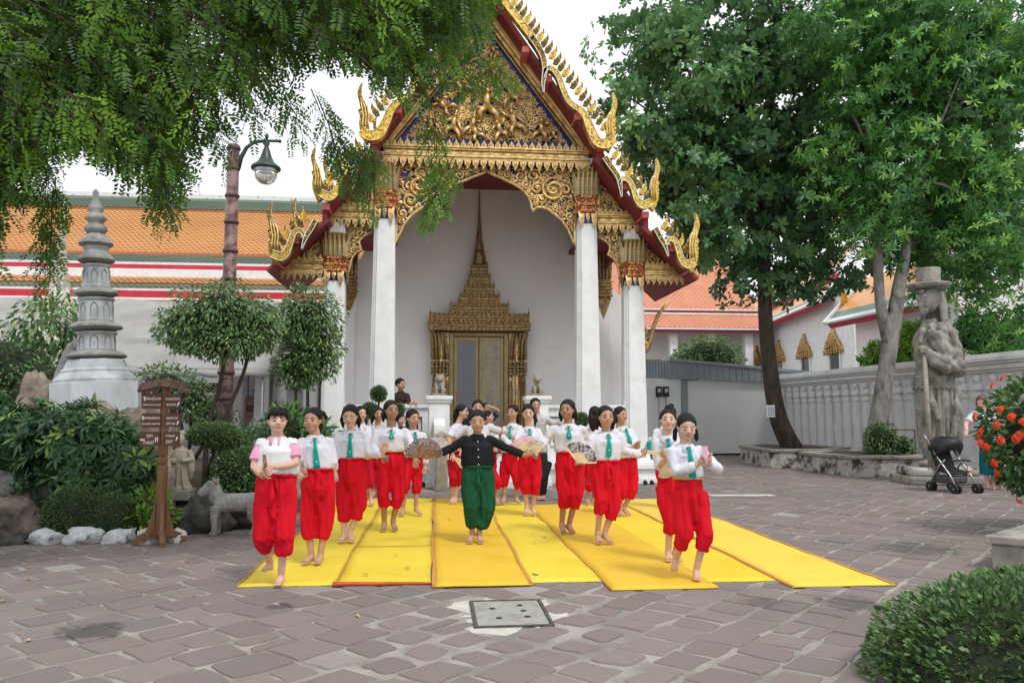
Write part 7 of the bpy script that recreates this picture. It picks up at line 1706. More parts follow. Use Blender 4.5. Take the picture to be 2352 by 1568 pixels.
# ------------------------------------------------------------------ people
# ground position, waist half-width, joints as (x, z) in metres from that position (l / r as the viewer sees them)
POSE = {
    'P1': ((-1.41, 7.07), 0.168, dict(top=(0.02, 1.52), chin=(0.03, 1.28), sl=(-0.11, 1.22), sr=(0.16, 1.22), el=(-0.15, 1.00), wl=(-0.04, 0.94), hl=(0.01, 0.97), er=(0.20, 1.03), wr=(0.06, 1.01), hr=(-0.02, 1.02), w=(0.03, 0.93), kl=(-0.05, 0.41), kr=(0.11, 0.40), al=(-0.05, 0.13), tl=(-0.11, 0.06), ar=(0.09, 0.06), tr=(0.08, -0.02))),
    'P2': ((-1.19, 8.01), 0.163, dict(top=(-0.04, 1.52), chin=(-0.03, 1.27), sl=(-0.14, 1.20), sr=(0.13, 1.21), el=(-0.16, 1.00), wl=(-0.12, 0.89), hl=(-0.09, 0.86), er=(0.18, 0.96), wr=(-0.03, 0.90), hr=(-0.10, 0.89), w=(0.03, 0.91), kl=(-0.04, 0.36), kr=(0.10, 0.35), al=(-0.02, 0.07), tl=(-0.08, -0.01), ar=(0.07, 0.07), tr=(0.05, -0.01))),
    'P3': ((-0.98, 9.28), 0.168, dict(top=(-0.01, 1.57), chin=(-0.01, 1.29), sl=(-0.14, 1.22), sr=(0.15, 1.22), el=(-0.19, 0.98), wl=(-0.15, 0.81), hl=(-0.14, 0.73), er=(0.21, 0.99), wr=(0.39, 1.00), hr=(0.43, 1.16), w=(0.01, 0.94), kl=(-0.05, 0.34), kr=(0.10, 0.37), al=(-0.06, 0.07), tl=(-0.08, -0.01), ar=(0.01, 0.09), tr=(0.06, -0.00))),
    'P4': ((-0.55, 10.11), 0.163, dict(top=(-0.01, 1.63), chin=(-0.01, 1.37), sl=(-0.20, 1.24), sr=(0.17, 1.25), el=(-0.23, 1.03), wl=(-0.12, 0.93), hl=(-0.05, 0.91), er=(0.24, 1.08), wr=(0.30, 0.91), hr=(0.31, 0.82), w=(0.00, 0.98), kl=(-0.08, 0.45), kr=(0.08, 0.41), al=(-0.08, 0.10), tl=(-0.08, -0.01), ar=(0.03, 0.12), tr=(0.07, -0.01))),
    'P5': ((-0.33, 11.53), 0.133, dict(top=(0.00, 1.52), chin=(0.01, 1.26), sl=(-0.14, 1.18), sr=(0.16, 1.17), el=(-0.16, 1.00), wl=(-0.13, 0.83), hl=(-0.12, 0.75), er=(0.21, 0.92), wr=(0.19, 0.71), hr=(0.18, 0.61), w=(0.02, 0.83), kl=(-0.08, 0.49), kr=(0.06, 0.45), al=(-0.12, 0.11), tl=(-0.15, -0.01), ar=(0.06, 0.11), tr=(0.14, -0.01))),
    'P6': ((-1.05, 12.84), 0.130, dict(top=(-0.15, 1.58), chin=(-0.15, 1.33), sl=(-0.26, 1.23), sr=(-0.03, 1.24), el=(-0.27, 1.03), wl=(-0.23, 0.88), hl=(-0.21, 0.80), er=(0.01, 1.03), wr=(-0.01, 0.86), hr=(-0.02, 0.77), w=(-0.12, 0.84), kl=(-0.10, 0.42), kr=(0.00, 0.38), al=(-0.05, 0.13), tl=(-0.07, 0.01), ar=(0.03, 0.12), tr=(0.06, -0.01))),
    'P7': ((-1.04, 14.37), 0.150, dict(top=(0.01, 1.59), chin=(0.02, 1.34), sl=(-0.13, 1.26), sr=(0.13, 1.25), el=(-0.15, 1.02), wl=(-0.12, 0.81), hl=(-0.11, 0.71), er=(0.16, 1.02), wr=(0.14, 0.81), hr=(0.13, 0.71), w=(-0.03, 0.75), kl=(-0.08, 0.38), kr=(0.03, 0.36), al=(-0.05, 0.09), tl=(-0.06, -0.00), ar=(0.05, 0.08), tr=(0.06, -0.01))),
    'P8': ((-2.08, 15.11), 0.153, dict(top=(-0.08, 1.53), chin=(-0.10, 1.29), sl=(-0.16, 1.19), sr=(0.08, 1.22), el=(-0.18, 1.00), wl=(-0.12, 0.82), hl=(-0.11, 0.74), er=(0.11, 1.00), wr=(0.08, 0.80), hr=(0.07, 0.73), w=(-0.02, 0.78), kl=(-0.06, 0.38), kr=(0.03, 0.38), al=(-0.06, 0.08), tl=(-0.07, -0.01), ar=(0.05, 0.08), tr=(0.05, -0.01))),
    'P9': ((-0.63, 15.34), 0.135, dict(top=(-0.06, 1.49), chin=(-0.04, 1.25), sl=(-0.13, 1.17), sr=(0.09, 1.17), el=(-0.16, 0.96), wl=(-0.12, 0.78), hl=(-0.11, 0.71), er=(0.12, 0.96), wr=(0.09, 0.78), hr=(0.09, 0.71), w=(-0.02, 0.76), kl=(-0.05, 0.41), kr=(0.03, 0.40), al=(-0.05, 0.08), tl=(-0.06, -0.01), ar=(0.04, 0.08), tr=(0.04, -0.01))),
    'T': ((0.45, 9.04), 0.177, dict(top=(0.03, 1.50), chin=(0.04, 1.24), sl=(-0.11, 1.18), sr=(0.18, 1.18), el=(-0.28, 1.05), wl=(-0.47, 0.99), hl=(-0.61, 0.96), er=(0.38, 1.06), wr=(0.58, 0.98), hr=(0.70, 1.04), w=(0.04, 0.86), kl=(-0.02, 0.42), kr=(0.13, 0.40), al=(-0.02, 0.13), tl=(-0.07, -0.01), ar=(0.06, 0.12), tr=(0.07, 0.00))),
    'P10': ((0.87, 12.81), 0.173, dict(top=(-0.18, 1.69), chin=(-0.18, 1.41), sl=(-0.39, 1.24), sr=(0.04, 1.24), el=(-0.61, 1.02), wl=(-0.80, 0.87), hl=(-0.88, 0.80), er=(0.25, 1.14), wr=(0.44, 1.05), hr=(0.54, 0.94), w=(-0.18, 0.82), kl=(-0.13, 0.38), kr=(0.13, 0.36), al=(-0.13, 0.09), tl=(-0.13, -0.01), ar=(0.14, 0.09), tr=(0.15, -0.01))),
    'P11': ((0.29, 12.95), 0.129, dict(top=(0.14, 1.61), chin=(0.17, 1.36), sl=(-0.02, 1.23), sr=(0.18, 1.25), el=(-0.07, 1.03), wl=(-0.01, 0.80), hl=(0.02, 0.71), er=(0.20, 1.03), wr=(0.14, 0.87), hr=(0.13, 0.78), w=(0.05, 0.84), kl=(0.01, 0.44), kr=(0.09, 0.42), al=(0.01, 0.10), tl=(-0.03, -0.01), ar=(0.05, 0.09), tr=(0.03, -0.01))),
    'P12': ((1.02, 14.46), 0.123, dict(top=(-0.05, 1.51), chin=(-0.02, 1.29), sl=(-0.10, 1.21), sr=(0.08, 1.22), el=(-0.12, 1.04), wl=(-0.04, 0.92), hl=(0.00, 0.88), er=(0.11, 1.04), wr=(0.08, 0.88), hr=(0.08, 0.79), w=(-0.01, 0.80), kl=(-0.05, 0.39), kr=(0.04, 0.37), al=(-0.05, 0.09), tl=(-0.05, -0.01), ar=(0.04, 0.09), tr=(0.05, -0.01))),
    'P13': ((1.01, 15.32), 0.119, dict(top=(-0.02, 1.68), chin=(-0.03, 1.46), sl=(-0.10, 1.40), sr=(0.11, 1.40), el=(-0.13, 1.20), wl=(-0.08, 1.08), hl=(-0.07, 1.01), er=(0.22, 1.53), wr=(0.07, 1.60), hr=(-0.02, 1.62), w=(0.01, 1.01), kl=(-0.05, 0.48), kr=(0.06, 0.48), al=(-0.05, 0.10), tl=(-0.05, -0.01), ar=(0.06, 0.10), tr=(0.07, -0.01))),
    'P14': ((1.22, 12.84), 0.137, dict(top=(0.06, 1.60), chin=(0.04, 1.35), sl=(-0.08, 1.23), sr=(0.17, 1.25), el=(-0.10, 1.06), wl=(-0.01, 0.94), hl=(0.06, 0.94), er=(0.19, 1.05), wr=(0.11, 0.93), hr=(0.05, 0.93), w=(0.00, 0.81), kl=(-0.07, 0.37), kr=(0.10, 0.37), al=(-0.09, 0.12), tl=(-0.13, -0.00), ar=(0.11, 0.10), tr=(0.15, -0.01))),
    'P15': ((1.37, 11.45), 0.159, dict(top=(-0.01, 1.59), chin=(-0.01, 1.34), sl=(-0.13, 1.22), sr=(0.13, 1.22), el=(-0.18, 1.06), wl=(-0.11, 0.96), hl=(-0.03, 0.94), er=(0.18, 1.04), wr=(0.10, 0.95), hr=(0.04, 0.96), w=(0.01, 0.91), kl=(-0.06, 0.43), kr=(0.08, 0.43), al=(-0.03, 0.12), tl=(-0.05, -0.01), ar=(0.06, 0.11), tr=(0.07, -0.01))),
    'P16': ((1.80, 13.52), 0.119, dict(top=(-0.07, 1.74), chin=(-0.06, 1.48), sl=(-0.15, 1.37), sr=(0.12, 1.38), el=(-0.17, 1.18), wl=(-0.14, 1.03), hl=(-0.13, 0.95), er=(0.30, 1.28), wr=(0.39, 1.29), hr=(0.45, 1.31), w=(0.03, 0.80), kl=(0.01, 0.40), kr=(0.08, 0.40), al=(-0.02, 0.08), tl=(-0.03, -0.01), ar=(0.06, 0.08), tr=(0.06, -0.00))),
    'P17': ((1.62, 9.69), 0.174, dict(top=(0.04, 1.64), chin=(0.01, 1.37), sl=(-0.14, 1.29), sr=(0.22, 1.29), el=(-0.24, 1.12), wl=(-0.36, 1.02), hl=(-0.41, 0.93), er=(0.27, 1.10), wr=(0.21, 0.96), hr=(0.17, 0.89), w=(0.05, 0.98), kl=(-0.02, 0.46), kr=(0.11, 0.47), al=(-0.05, 0.11), tl=(-0.05, -0.01), ar=(0.04, 0.09), tr=(0.07, -0.01))),
    'P18': ((1.90, 8.88), 0.164, dict(top=(0.05, 1.55), chin=(0.06, 1.29), sl=(-0.10, 1.20), sr=(0.22, 1.22), el=(-0.18, 1.02), wl=(-0.26, 0.92), hl=(-0.38, 0.93), er=(0.27, 1.03), wr=(0.47, 0.98), hr=(0.54, 1.12), w=(0.04, 0.92), kl=(-0.01, 0.49), kr=(0.12, 0.37), al=(-0.05, 0.12), tl=(-0.05, -0.01), ar=(0.03, 0.11), tr=(0.09, -0.01))),
    'P19': ((2.70, 11.25), 0.168, dict(top=(0.01, 1.56), chin=(0.00, 1.32), sl=(-0.10, 1.22), sr=(0.17, 1.22), el=(-0.09, 1.02), wl=(0.10, 0.97), hl=(0.19, 1.01), er=(0.21, 1.03), wr=(0.20, 0.98), hr=(0.18, 1.06), w=(0.08, 0.81), kl=(-0.01, 0.34), kr=(0.14, 0.35), al=(-0.03, 0.11), tl=(-0.06, -0.01), ar=(0.04, 0.10), tr=(0.09, -0.01))),
    'P20': ((2.49, 12.68), 0.138, dict(top=(0.13, 1.58), chin=(0.14, 1.31), sl=(-0.01, 1.18), sr=(0.21, 1.20), el=(-0.04, 0.97), wl=(-0.01, 0.80), hl=(0.00, 0.71), er=(0.24, 0.97), wr=(0.22, 0.79), hr=(0.20, 0.71), w=(0.07, 0.73), kl=(0.00, 0.31), kr=(0.10, 0.31), al=(0.00, 0.12), tl=(-0.04, -0.01), ar=(0.10, 0.12), tr=(0.08, 0.00))),
    'P21': ((2.34, 7.79), 0.107, dict(top=(0.03, 1.51), chin=(0.01, 1.28), sl=(-0.10, 1.19), sr=(0.11, 1.20), el=(-0.09, 0.92), wl=(-0.05, 1.03), hl=(-0.14, 1.09), er=(0.10, 1.01), wr=(-0.03, 1.10), hr=(-0.14, 1.08), w=(0.03, 0.87), kl=(0.02, 0.39), kr=(0.10, 0.37), al=(0.00, 0.09), tl=(-0.03, -0.02), ar=(0.08, 0.08), tr=(0.08, -0.02))),
    'P22': ((2.21, 6.91), 0.126, dict(top=(0.06, 1.46), chin=(0.05, 1.22), sl=(-0.09, 1.15), sr=(0.18, 1.15), el=(-0.07, 0.94), wl=(0.09, 1.01), hl=(0.16, 1.09), er=(0.34, 0.95), wr=(0.20, 1.02), hr=(0.17, 1.13), w=(0.07, 0.88), kl=(0.01, 0.38), kr=(0.17, 0.39), al=(-0.01, 0.14), tl=(-0.05, 0.03), ar=(0.12, 0.07), tr=(0.09, -0.02))),
    'P23': ((3.59, 12.12), 0.138, dict(top=(0.12, 1.57), chin=(0.13, 1.32), sl=(-0.10, 1.20), sr=(0.18, 1.20), el=(-0.13, 0.97), wl=(-0.10, 0.82), hl=(-0.10, 0.73), er=(0.21, 0.97), wr=(0.18, 0.82), hr=(0.17, 0.73), w=(0.04, 0.78), kl=(-0.03, 0.39), kr=(0.10, 0.39), al=(-0.04, 0.10), tl=(-0.05, -0.01), ar=(0.09, 0.09), tr=(0.10, -0.01))),
    'PW': ((-0.82, 17.00), 0.144, dict(top=(0.06, 2.25), chin=(0.08, 1.98), sl=(-0.08, 1.91), sr=(0.22, 1.91), el=(-0.05, 1.69), wl=(0.17, 1.67), hl=(0.31, 1.66), er=(0.26, 1.69), wr=(0.31, 1.71), hr=(0.39, 1.69), w=(0.00, 1.47), kl=(-0.03, 0.88), kr=(0.10, 0.88), al=(-0.02, 0.41), tl=(-0.03, 0.30), ar=(0.10, 0.41), tr=(0.11, 0.30))),
    'W1': ((10.84, 14.62), 0.144, dict(top=(0.10, 1.84), chin=(-0.06, 1.56), sl=(-0.10, 1.48), sr=(0.19, 1.50), el=(-0.29, 1.26), wl=(-0.42, 1.13), hl=(-0.46, 1.04), er=(0.23, 1.24), wr=(0.03, 1.16), hr=(-0.10, 1.12), w=(0.12, 0.94), kl=(0.04, 0.50), kr=(0.15, 0.50), al=(0.06, 0.13), tl=(0.00, -0.00), ar=(0.17, 0.13), tr=(0.12, -0.01))),
    'W2': ((10.88, 14.35), 0.101, dict(top=(0.16, 0.90), chin=(0.13, 0.73), sl=(0.04, 0.67), sr=(0.25, 0.66), el=(-0.04, 0.58), wl=(0.03, 0.60), hl=(0.09, 0.62), er=(0.32, 0.56), wr=(0.29, 0.45), hr=(0.28, 0.41), w=(0.13, 0.40), kl=(0.04, 0.22), kr=(0.19, 0.22), al=(-0.04, 0.06), tl=(-0.09, -0.01), ar=(0.21, 0.07), tr=(0.23, 0.02))),
    'W3': ((11.82, 14.77), 0.136, dict(top=(0.21, 1.51), chin=(0.19, 1.29), sl=(0.06, 1.19), sr=(0.35, 1.19), el=(0.01, 0.96), wl=(0.01, 0.76), hl=(0.02, 0.67), er=(0.38, 0.96), wr=(0.34, 0.76), hr=(0.33, 0.67), w=(0.17, 0.71), kl=(0.04, 0.38), kr=(0.19, 0.38), al=(0.02, 0.08), tl=(-0.03, -0.01), ar=(0.17, 0.08), tr=(0.16, -0.01))),
}
def skinmat(n, c):
    m = mat('skin_' + n, tuple(k * 0.93 for k in c), tuple(min(1, k * 1.06) for k in c), ns=14, rough=0.5, spec=0.35)
    b = m.node_tree.nodes['Principled BSDF']; b.inputs['Subsurface Weight'].default_value = 0.12; b.inputs['Subsurface Radius'].default_value = (0.02, 0.008, 0.004); b.inputs['Subsurface Scale'].default_value = 0.5
    return m
SKIN = {'light': skinmat('light', (0.58, 0.36, 0.27)), 'mid': skinmat('mid', (0.47, 0.27, 0.185)), 'tan': skinmat('tan', (0.36, 0.195, 0.125)), 'pink': skinmat('pink', (0.62, 0.38, 0.31))}
def cloth(n, c, var=0.90, rough=0.85, st=(1, 1, 0.4), bp=0.55, bs=26): return mat('cloth_' + n, tuple(k * var for k in c), c, ns=9, rough=rough, bump=bp, bs=bs, spec=0.15, stretch=st)
M['shirt'] = cloth('white_shirt', (0.64, 0.635, 0.70)); M['polo'] = cloth('white_polo', (0.66, 0.67, 0.69)); M['polopink'] = cloth('pink_sleeve', (0.75, 0.32, 0.46)); M['red'] = cloth('red_cotton', (0.62, 0.006, 0.020), 0.82, st=(1, 1, 0.25), bp=0.9, bs=24); M['red2'] = cloth('crimson_cotton', (0.52, 0.008, 0.026), 0.82, st=(1, 1, 0.25), bp=0.9, bs=24)
M['greencloth'] = cloth('bottle_green_cotton', (0.010, 0.075, 0.034), 0.8, st=(1, 1, 0.25), bp=0.9, bs=24); M['blackshirt'] = cloth('black_blouse', (0.012, 0.014, 0.018)); M['tie'] = cloth('teal_tie', (0.006, 0.30, 0.25)); M['greytee'] = cloth('pale_grey_tee', (0.54, 0.54, 0.60)); M['lace'] = cloth('white_lace_top', (0.55, 0.55, 0.58), 0.75)
M['manshirt'] = cloth('grey_check_shirt', (0.46, 0.44, 0.45), 0.85); M['blacktrousers'] = cloth('dark_trousers', (0.02, 0.02, 0.024)); M['navy'] = cloth('navy_tee', (0.03, 0.07, 0.14)); M['browncloth'] = cloth('dark_brown_blouse', (0.045, 0.03, 0.026), 0.6); M['teal'] = cloth('teal_skirt', (0.01, 0.13, 0.15)); M['olive'] = cloth('olive_trousers', (0.16, 0.18, 0.03)); M['tanc'] = cloth('tan_trousers', (0.40, 0.26, 0.14))
M['hair'] = mat('black_hair', (0.005, 0.0042, 0.004), (0.016, 0.012, 0.011), ns=40, rough=0.5, spec=0.22, stretch=(4, 4, 0.5), bump=0.4, bs=110)
M['hairred'] = mat('reddish_hair', (0.10, 0.03, 0.02), (0.16, 0.05, 0.035), ns=40, rough=0.5); M['eye'] = mat('dark_eye', (0.012, 0.009, 0.008), rough=0.25); M['lip'] = mat('lip', (0.36, 0.13, 0.115), rough=0.5); M['bead'] = mat('gilt_belt', (0.35, 0.20, 0.05), (0.60, 0.42, 0.16), ns=60, rough=0.4, metal=0.4)
M['stitch'] = mat('blue_stitching', (0.12, 0.14, 0.36), rough=0.8); M['button'] = mat('pearl_button', (0.75, 0.75, 0.72), rough=0.3)

def ringloft(mb, rings, n=20):
    """rings: (centre, right vector, forward vector, rx, ry)"""
    vs = []; fs = []
    for c, rv, fv, rx, ry in rings:
        for k in range(n):
            a = 2 * PI * k / n; p = c + rv * (rx * math.cos(a)) + fv * (ry * math.sin(a)); vs.append(tuple(p))
    for i in range(len(rings) - 1):
        for k in range(n):
            k2 = (k + 1) % n; fs.append((i * n + k, i * n + k2, (i + 1) * n + k2, (i + 1) * n + k))
    fs.append(tuple(range(n))[::-1]); fs.append(tuple((len(rings) - 1) * n + k for k in range(n)))
    return mb.add(vs, fs)

JOBS = []     # (MB, voxel, smooth, finish(mesh))
def joinmesh(me, mb):
    import bmesh
    bm = bmesh.new(); bm.from_mesh(me); t_ = mb.mesh('tmp', True); bm.from_mesh(t_); bpy.data.meshes.remove(t_); bm.to_mesh(me); bm.free(); return smoothed(me)

def folds(me, amp, fx, fz, seed, lines=()):
    co, no = mesh_np(me); out = co.copy()
    for i in range(len(co)):
        x, y, z = co[i]
        q = mnoise.noise(Vector((x * fx + seed, y * fx, z * fz))); q2 = mnoise.noise(Vector((x * fx * 2.1 + z * 6, y * fx * 2.1 + seed, z * fz * 1.3)))
        k = amp * ((1 - abs(q) * 2.6) + 0.6 * q2 - 0.5)
        for (zc, w, a_, ph) in lines:
            k += a_ * math.exp(-((z - zc) / w) ** 2) * math.sin((z + 0.5 * x * ph) * 85 + 7 * q + 5 * q2) * (0.4 + q2)
        out[i] = co[i] + no[i] * k
    set_np(me, out); return smoothed(me)

def person(key, label, skin='mid', face=0, look=0, nod=0, tilt=0, hair='pony', top='shirt', sleeve='long', legs='kraben', legm='red', hem=0.45, tie=True, collar='shirt', depth=None, curl=(0.35, 0.35), pose=None,
           zoff=0.034, raised=(), vox=0.0125, belt=None, sash=True, sleevem=None, group='dancers in red trousers on the mats', bag=1.0, tiel=None, cat='person', shoes=None, elb=(-0.35, -0.35), hairm='hair', glasses=False, wide=1.0, bust=0.0):
    (px, py), hw, J = pose or POSE[key]
    D = depth or {}
    root = thing('person', label, cat, (px, py, zoff), 0, group)
    H = J['top'][1]; s_ = H / 1.52 if H < 1.9 else 1.05
    if key == 'PW': s_ = 1.0
    fw_ = Vector((math.sin(R(face)), -math.cos(R(face)), 0)); rv = Vector((math.cos(R(face)), math.sin(R(face)), 0))
    V3 = lambda k, y=0.0: Vector((J[k][0], y, J[k][1]))
    w = V3('w'); sm_z = (J['sl'][1] + J['sr'][1]) / 2; smx = (J['sl'][0] + J['sr'][0]) / 2
    sw = max(abs(J['sr'][0] - J['sl'][0]) / 2, 0.105 * s_) if abs(face) < 40 else 0.125 * s_
    sm = Vector((smx, D.get('s', 0.0), sm_z))
    SL, SR = sm - rv * sw, sm + rv * sw
    if abs(face) < 40: SL.z, SR.z = J['sl'][1], J['sr'][1]
    SL.z -= 0.022; SR.z -= 0.022
    hw = max(hw, 0.105 * s_) * wide; hd = hw * 0.74
    hz = w.z - 0.15 * s_; hc = Vector((w.x, D.get('h', 0.0), hz)); HL, HR = hc - rv * (0.082 * s_), hc + rv * (0.082 * s_)
    # limbs
    def arm(S_, e, wr, tip, kb):
        e3 = V3(e); l = math.hypot(e3.x - S_.x, e3.z - S_.z); Lu = 0.265 * s_
        e3.y = S_.y + kb * math.sqrt(max(0, Lu * Lu - l * l)) if e not in D else D[e]
        w3 = V3(wr); l = math.hypot(w3.x - e3.x, w3.z - e3.z); Lf = 0.225 * s_
        w3.y = e3.y - math.sqrt(max(0, Lf * Lf - l * l)) if wr not in D else D[wr]
        h3 = V3(tip); h3.y = w3.y - 0.03 if tip not in D else D[tip]
        return e3, w3, h3
    EL, WL, TL = arm(SL, 'el', 'wl', 'hl', elb[0]); ER, WR, TR = arm(SR, 'er', 'wr', 'hr', elb[1])
    def leg(Hp, k, a, t):
        k3 = V3(k); l = math.hypot(k3.x - Hp.x, k3.z - Hp.z); k3.y = Hp.y - min(0.075, math.sqrt(max(0, (0.39 * s_) ** 2 - l * l)) * 0.8) if k not in D else D[k]
        t3 = V3(t); a3 = V3(a); back = 0.0
        if t not in raised:
            back = max(0.0, t3.z) * py / 1.5; dz = max(0, t3.z); t3.z = 0.0; a3.z = max(a3.z - dz, 0.055)
        l = math.hypot(a3.x - k3.x, a3.z - k3.z); a3.y = back + D.get(a, 0.0)
        fd = Vector((t3.x - a3.x, 0, 0)); t3.y = a3.y - math.sqrt(max(0.0004, (0.135 * s_) ** 2 - min(fd.length, 0.12) ** 2))
        if fd.length > 0.11: t3.x = a3.x + math.copysign(0.11, fd.x)
        if t in raised: t3.y = a3.y - 0.06
        return k3, a3, t3
    KL, AL, OL = leg(HL, 'kl', 'al', 'tl'); KR, AR, OR = leg(HR, 'kr', 'ar', 'tr')
    if legs == 'kraben' and abs(KL.x - KR.x) < 0.19 and abs(face) < 40: KL.x -= 0.012; KR.x += 0.012
    hh = min(max(J['top'][1] - J['chin'][1], 0.20), 0.26) * 0.94
    Hc = Vector(((J['top'][0] + J['chin'][0]) / 2, D.get('head', sm.y - 0.015), (J['top'][1] + J['chin'][1]) / 2))
    Rh = Matrix.Rotation(R(look), 3, 'Z') @ Matrix.Rotation(R(nod), 3, 'X') @ Matrix.Rotation(R(tilt), 3, 'Y')
    hp = lambda x, y, z: tuple(Hc + Rh @ Vector((x * hh, y * hh, z * hh)))
    # ---- body
    b = MB(); r = s_
    b.ell(hp(0, 0.05, 0.11), (0.36 * hh, 0.42 * hh, 0.385 * hh), 18, 12, Rh); b.ell(hp(0, -0.06, -0.08), (0.315 * hh, 0.355 * hh, 0.41 * hh), 18, 12, Rh); b.ell(hp(0, -0.20, -0.35), (0.18 * hh, 0.18 * hh, 0.14 * hh), 12, 8, Rh)
    b.tube([hp(0, -0.36, 0.06), hp(0, -0.44, -0.08), hp(0, -0.42, -0.13)], [0.035 * hh, 0.065 * hh, 0.06 * hh], 8)
    for q in (-1, 1):
        b.ell(hp(q * 0.345, 0.06, -0.02), (0.05 * hh, 0.09 * hh, 0.13 * hh), 8, 6, Rh); b.ell(hp(q * 0.06, -0.41, -0.12), (0.05 * hh, 0.05 * hh, 0.04 * hh), 6, 5, Rh); b.ell(hp(q * 0.19, -0.27, -0.15), (0.11 * hh, 0.10 * hh, 0.11 * hh), 8, 6, Rh)
    b.ell(hp(0, -0.355, -0.245), (0.11 * hh, 0.06 * hh, 0.055 * hh), 8, 6, Rh)
    nb = sm + Vector((0, 0.012, 0.01)); b.tube([tuple(nb - Vector((0, 0, 0.06))), tuple(nb + Vector((0, 0, 0.03))), hp(0, 0.06, -0.25)], [0.062 * r, 0.052 * r, 0.05 * r], 12)
    ringloft(b, [(Vector((w.x, hc.y, w.z - 0.16 * r)), rv, fw_, hw * 0.8, hd * 0.8), (Vector((w.x, hc.y, w.z)), rv, fw_, hw * 0.75, hd * 0.75), ((w + sm) / 2, rv, fw_, hw * 0.75, hd * 0.75), (sm - Vector((0, 0, 0.08)), rv, fw_, sw * 0.75, 0.068 * r), (sm - Vector((0, 0, 0.01)), rv, fw_, sw * 0.55, 0.05 * r)])
    for S_, E_, W_ in ((SL, EL, WL), (SR, ER, WR)): b.tube([tuple(S_), tuple((S_ + E_) / 2), tuple(E_), tuple(E_.lerp(W_, 0.35)), tuple(W_)], [0.030 * r * wide, (0.042 if sleeve == 'short' else 0.034) * r * wide, (0.036 if sleeve == 'short' else 0.031) * r * wide, 0.034 * r * wide, 0.025 * r], 10)
    for Hp, K_, A_ in ((HL, KL, AL), (HR, KR, AR)): b.tube([tuple(Hp), tuple((Hp + K_) / 2), tuple(K_), tuple(K_.lerp(A_, 0.32)), tuple(K_.lerp(A_, 0.75)), tuple(A_)], [0.046 * r, 0.042 * r, 0.034 * r, 0.040 * r, 0.034 * r, 0.031 * r], 12)
    fing = MB()
    for A_, O_ in ((AL, OL), (AR, OR)):
        d = O_ - A_; dg_ = Vector((d.x, d.y, 0)); dg_ = dg_.normalized() if dg_.length > 1e-4 else Vector((0, -1, 0)); sole = O_.z
        heel = A_ + dg_ * -0.025; lift = A_.z - O_.z
        b.tube([tuple(A_), tuple(A_ + dg_ * 0.01 - Vector((0, 0, min(0.03, lift * 0.4))))], [0.034 * r, 0.036 * r], 10)
        hz_ = max(O_.z + 0.025, A_.z - 0.045)
        b.tube([tuple(Vector((heel.x, heel.y, hz_))), tuple(Vector((A_.x, A_.y, 0)) + dg_ * 0.05 + Vector((0, 0, (hz_ + O_.z + 0.03) / 2 + 0.006))), tuple(Vector((O_.x, O_.y, O_.z + 0.018)) - dg_ * 0.028)], [0.030 * r, 0.036 * r, 0.034 * r], 10, flat=0.72)
        sd = Vector((-dg_.y, dg_.x, 0))
        for q in range(5):
            o = (q - 2) * 0.0125 * r; c = Vector((O_.x, O_.y, O_.z + 0.012)) + sd * o - dg_ * (0.012 + 0.003 * abs(q - (1 if A_ is AL else 3)))
            fing.tube([tuple(c - dg_ * 0.03 + Vector((0, 0, 0.006))), tuple(c), tuple(c + dg_ * 0.012 - Vector((0, 0, 0.003)))], [0.0085 * r, 0.0085 * r, 0.006 * r], 6)
    for (W_, T_, E_, cu, q) in ((WL, TL, EL, curl[0], -1), (WR, TR, ER, curl[1], 1)):
        d = (T_ - W_); d = d.normalized() if d.length > 1e-4 else (W_ - E_).normalized()
        n_ = Vector((0, -1, 0)) - d * d.dot(Vector((0, -1, 0)))
        if n_.length < 0.25: n_ = Vector((0, 0, 1)) - d * d.dot(Vector((0, 0, 1)))
        n_.normalize(); sd = d.cross(n_)
        pc = W_ + d * 0.045 * r
        b.ell(tuple(pc), (0.036 * r, 0.017 * r, 0.048 * r), 10, 8, Matrix((tuple(sd), tuple(n_), tuple(d))).transposed())
        for f_ in range(4):
            o = (f_ - 1.5) * 0.0175 * r; l = (0.062, 0.072, 0.067, 0.052)[f_ if q > 0 else 3 - f_] * r
            k0 = W_ + d * 0.08 * r + sd * o; d1 = (d * math.cos(cu * 0.9) + n_ * math.sin(cu * 0.9)); d2 = (d * math.cos(cu * 2.2) + n_ * math.sin(cu * 2.2)); sp = sd * (f_ - 1.5) * 0.05
            k1 = k0 + (d1 + sp) * l * 0.5; k2 = k1 + (d2 + sp) * l * 0.5
            fing.tube([tuple(k0 - d * 0.02), tuple(k0), tuple(k1), tuple(k2)], [0.0085 * r, 0.0085 * r, 0.0075 * r, 0.0055 * r], 6)
        k0 = W_ + d * 0.03 * r + sd * (-q * 0.028 * r); k1 = k0 + (d * 0.6 - sd * q * 0.7 + n_ * 0.25) * 0.03 * r; k2 = k1 + (d * 0.85 - sd * q * 0.15 + n_ * 0.35) * 0.032 * r
        fing.tube([tuple(W_ + d * 0.02 * r), tuple(k0), tuple(k1), tuple(k2)], [0.012 * r, 0.011 * r, 0.009 * r, 0.0065 * r], 6)
    JOBS.append((b, vox * 0.85, 1, lambda me, f_=fing: put('body', joinmesh(me, f_), SKIN[skin], root)))
    # ---- top
    t_ = MB(); zc = w.z
    ax = lambda k: Vector((w.x, hc.y, w.z)).lerp(sm, k)
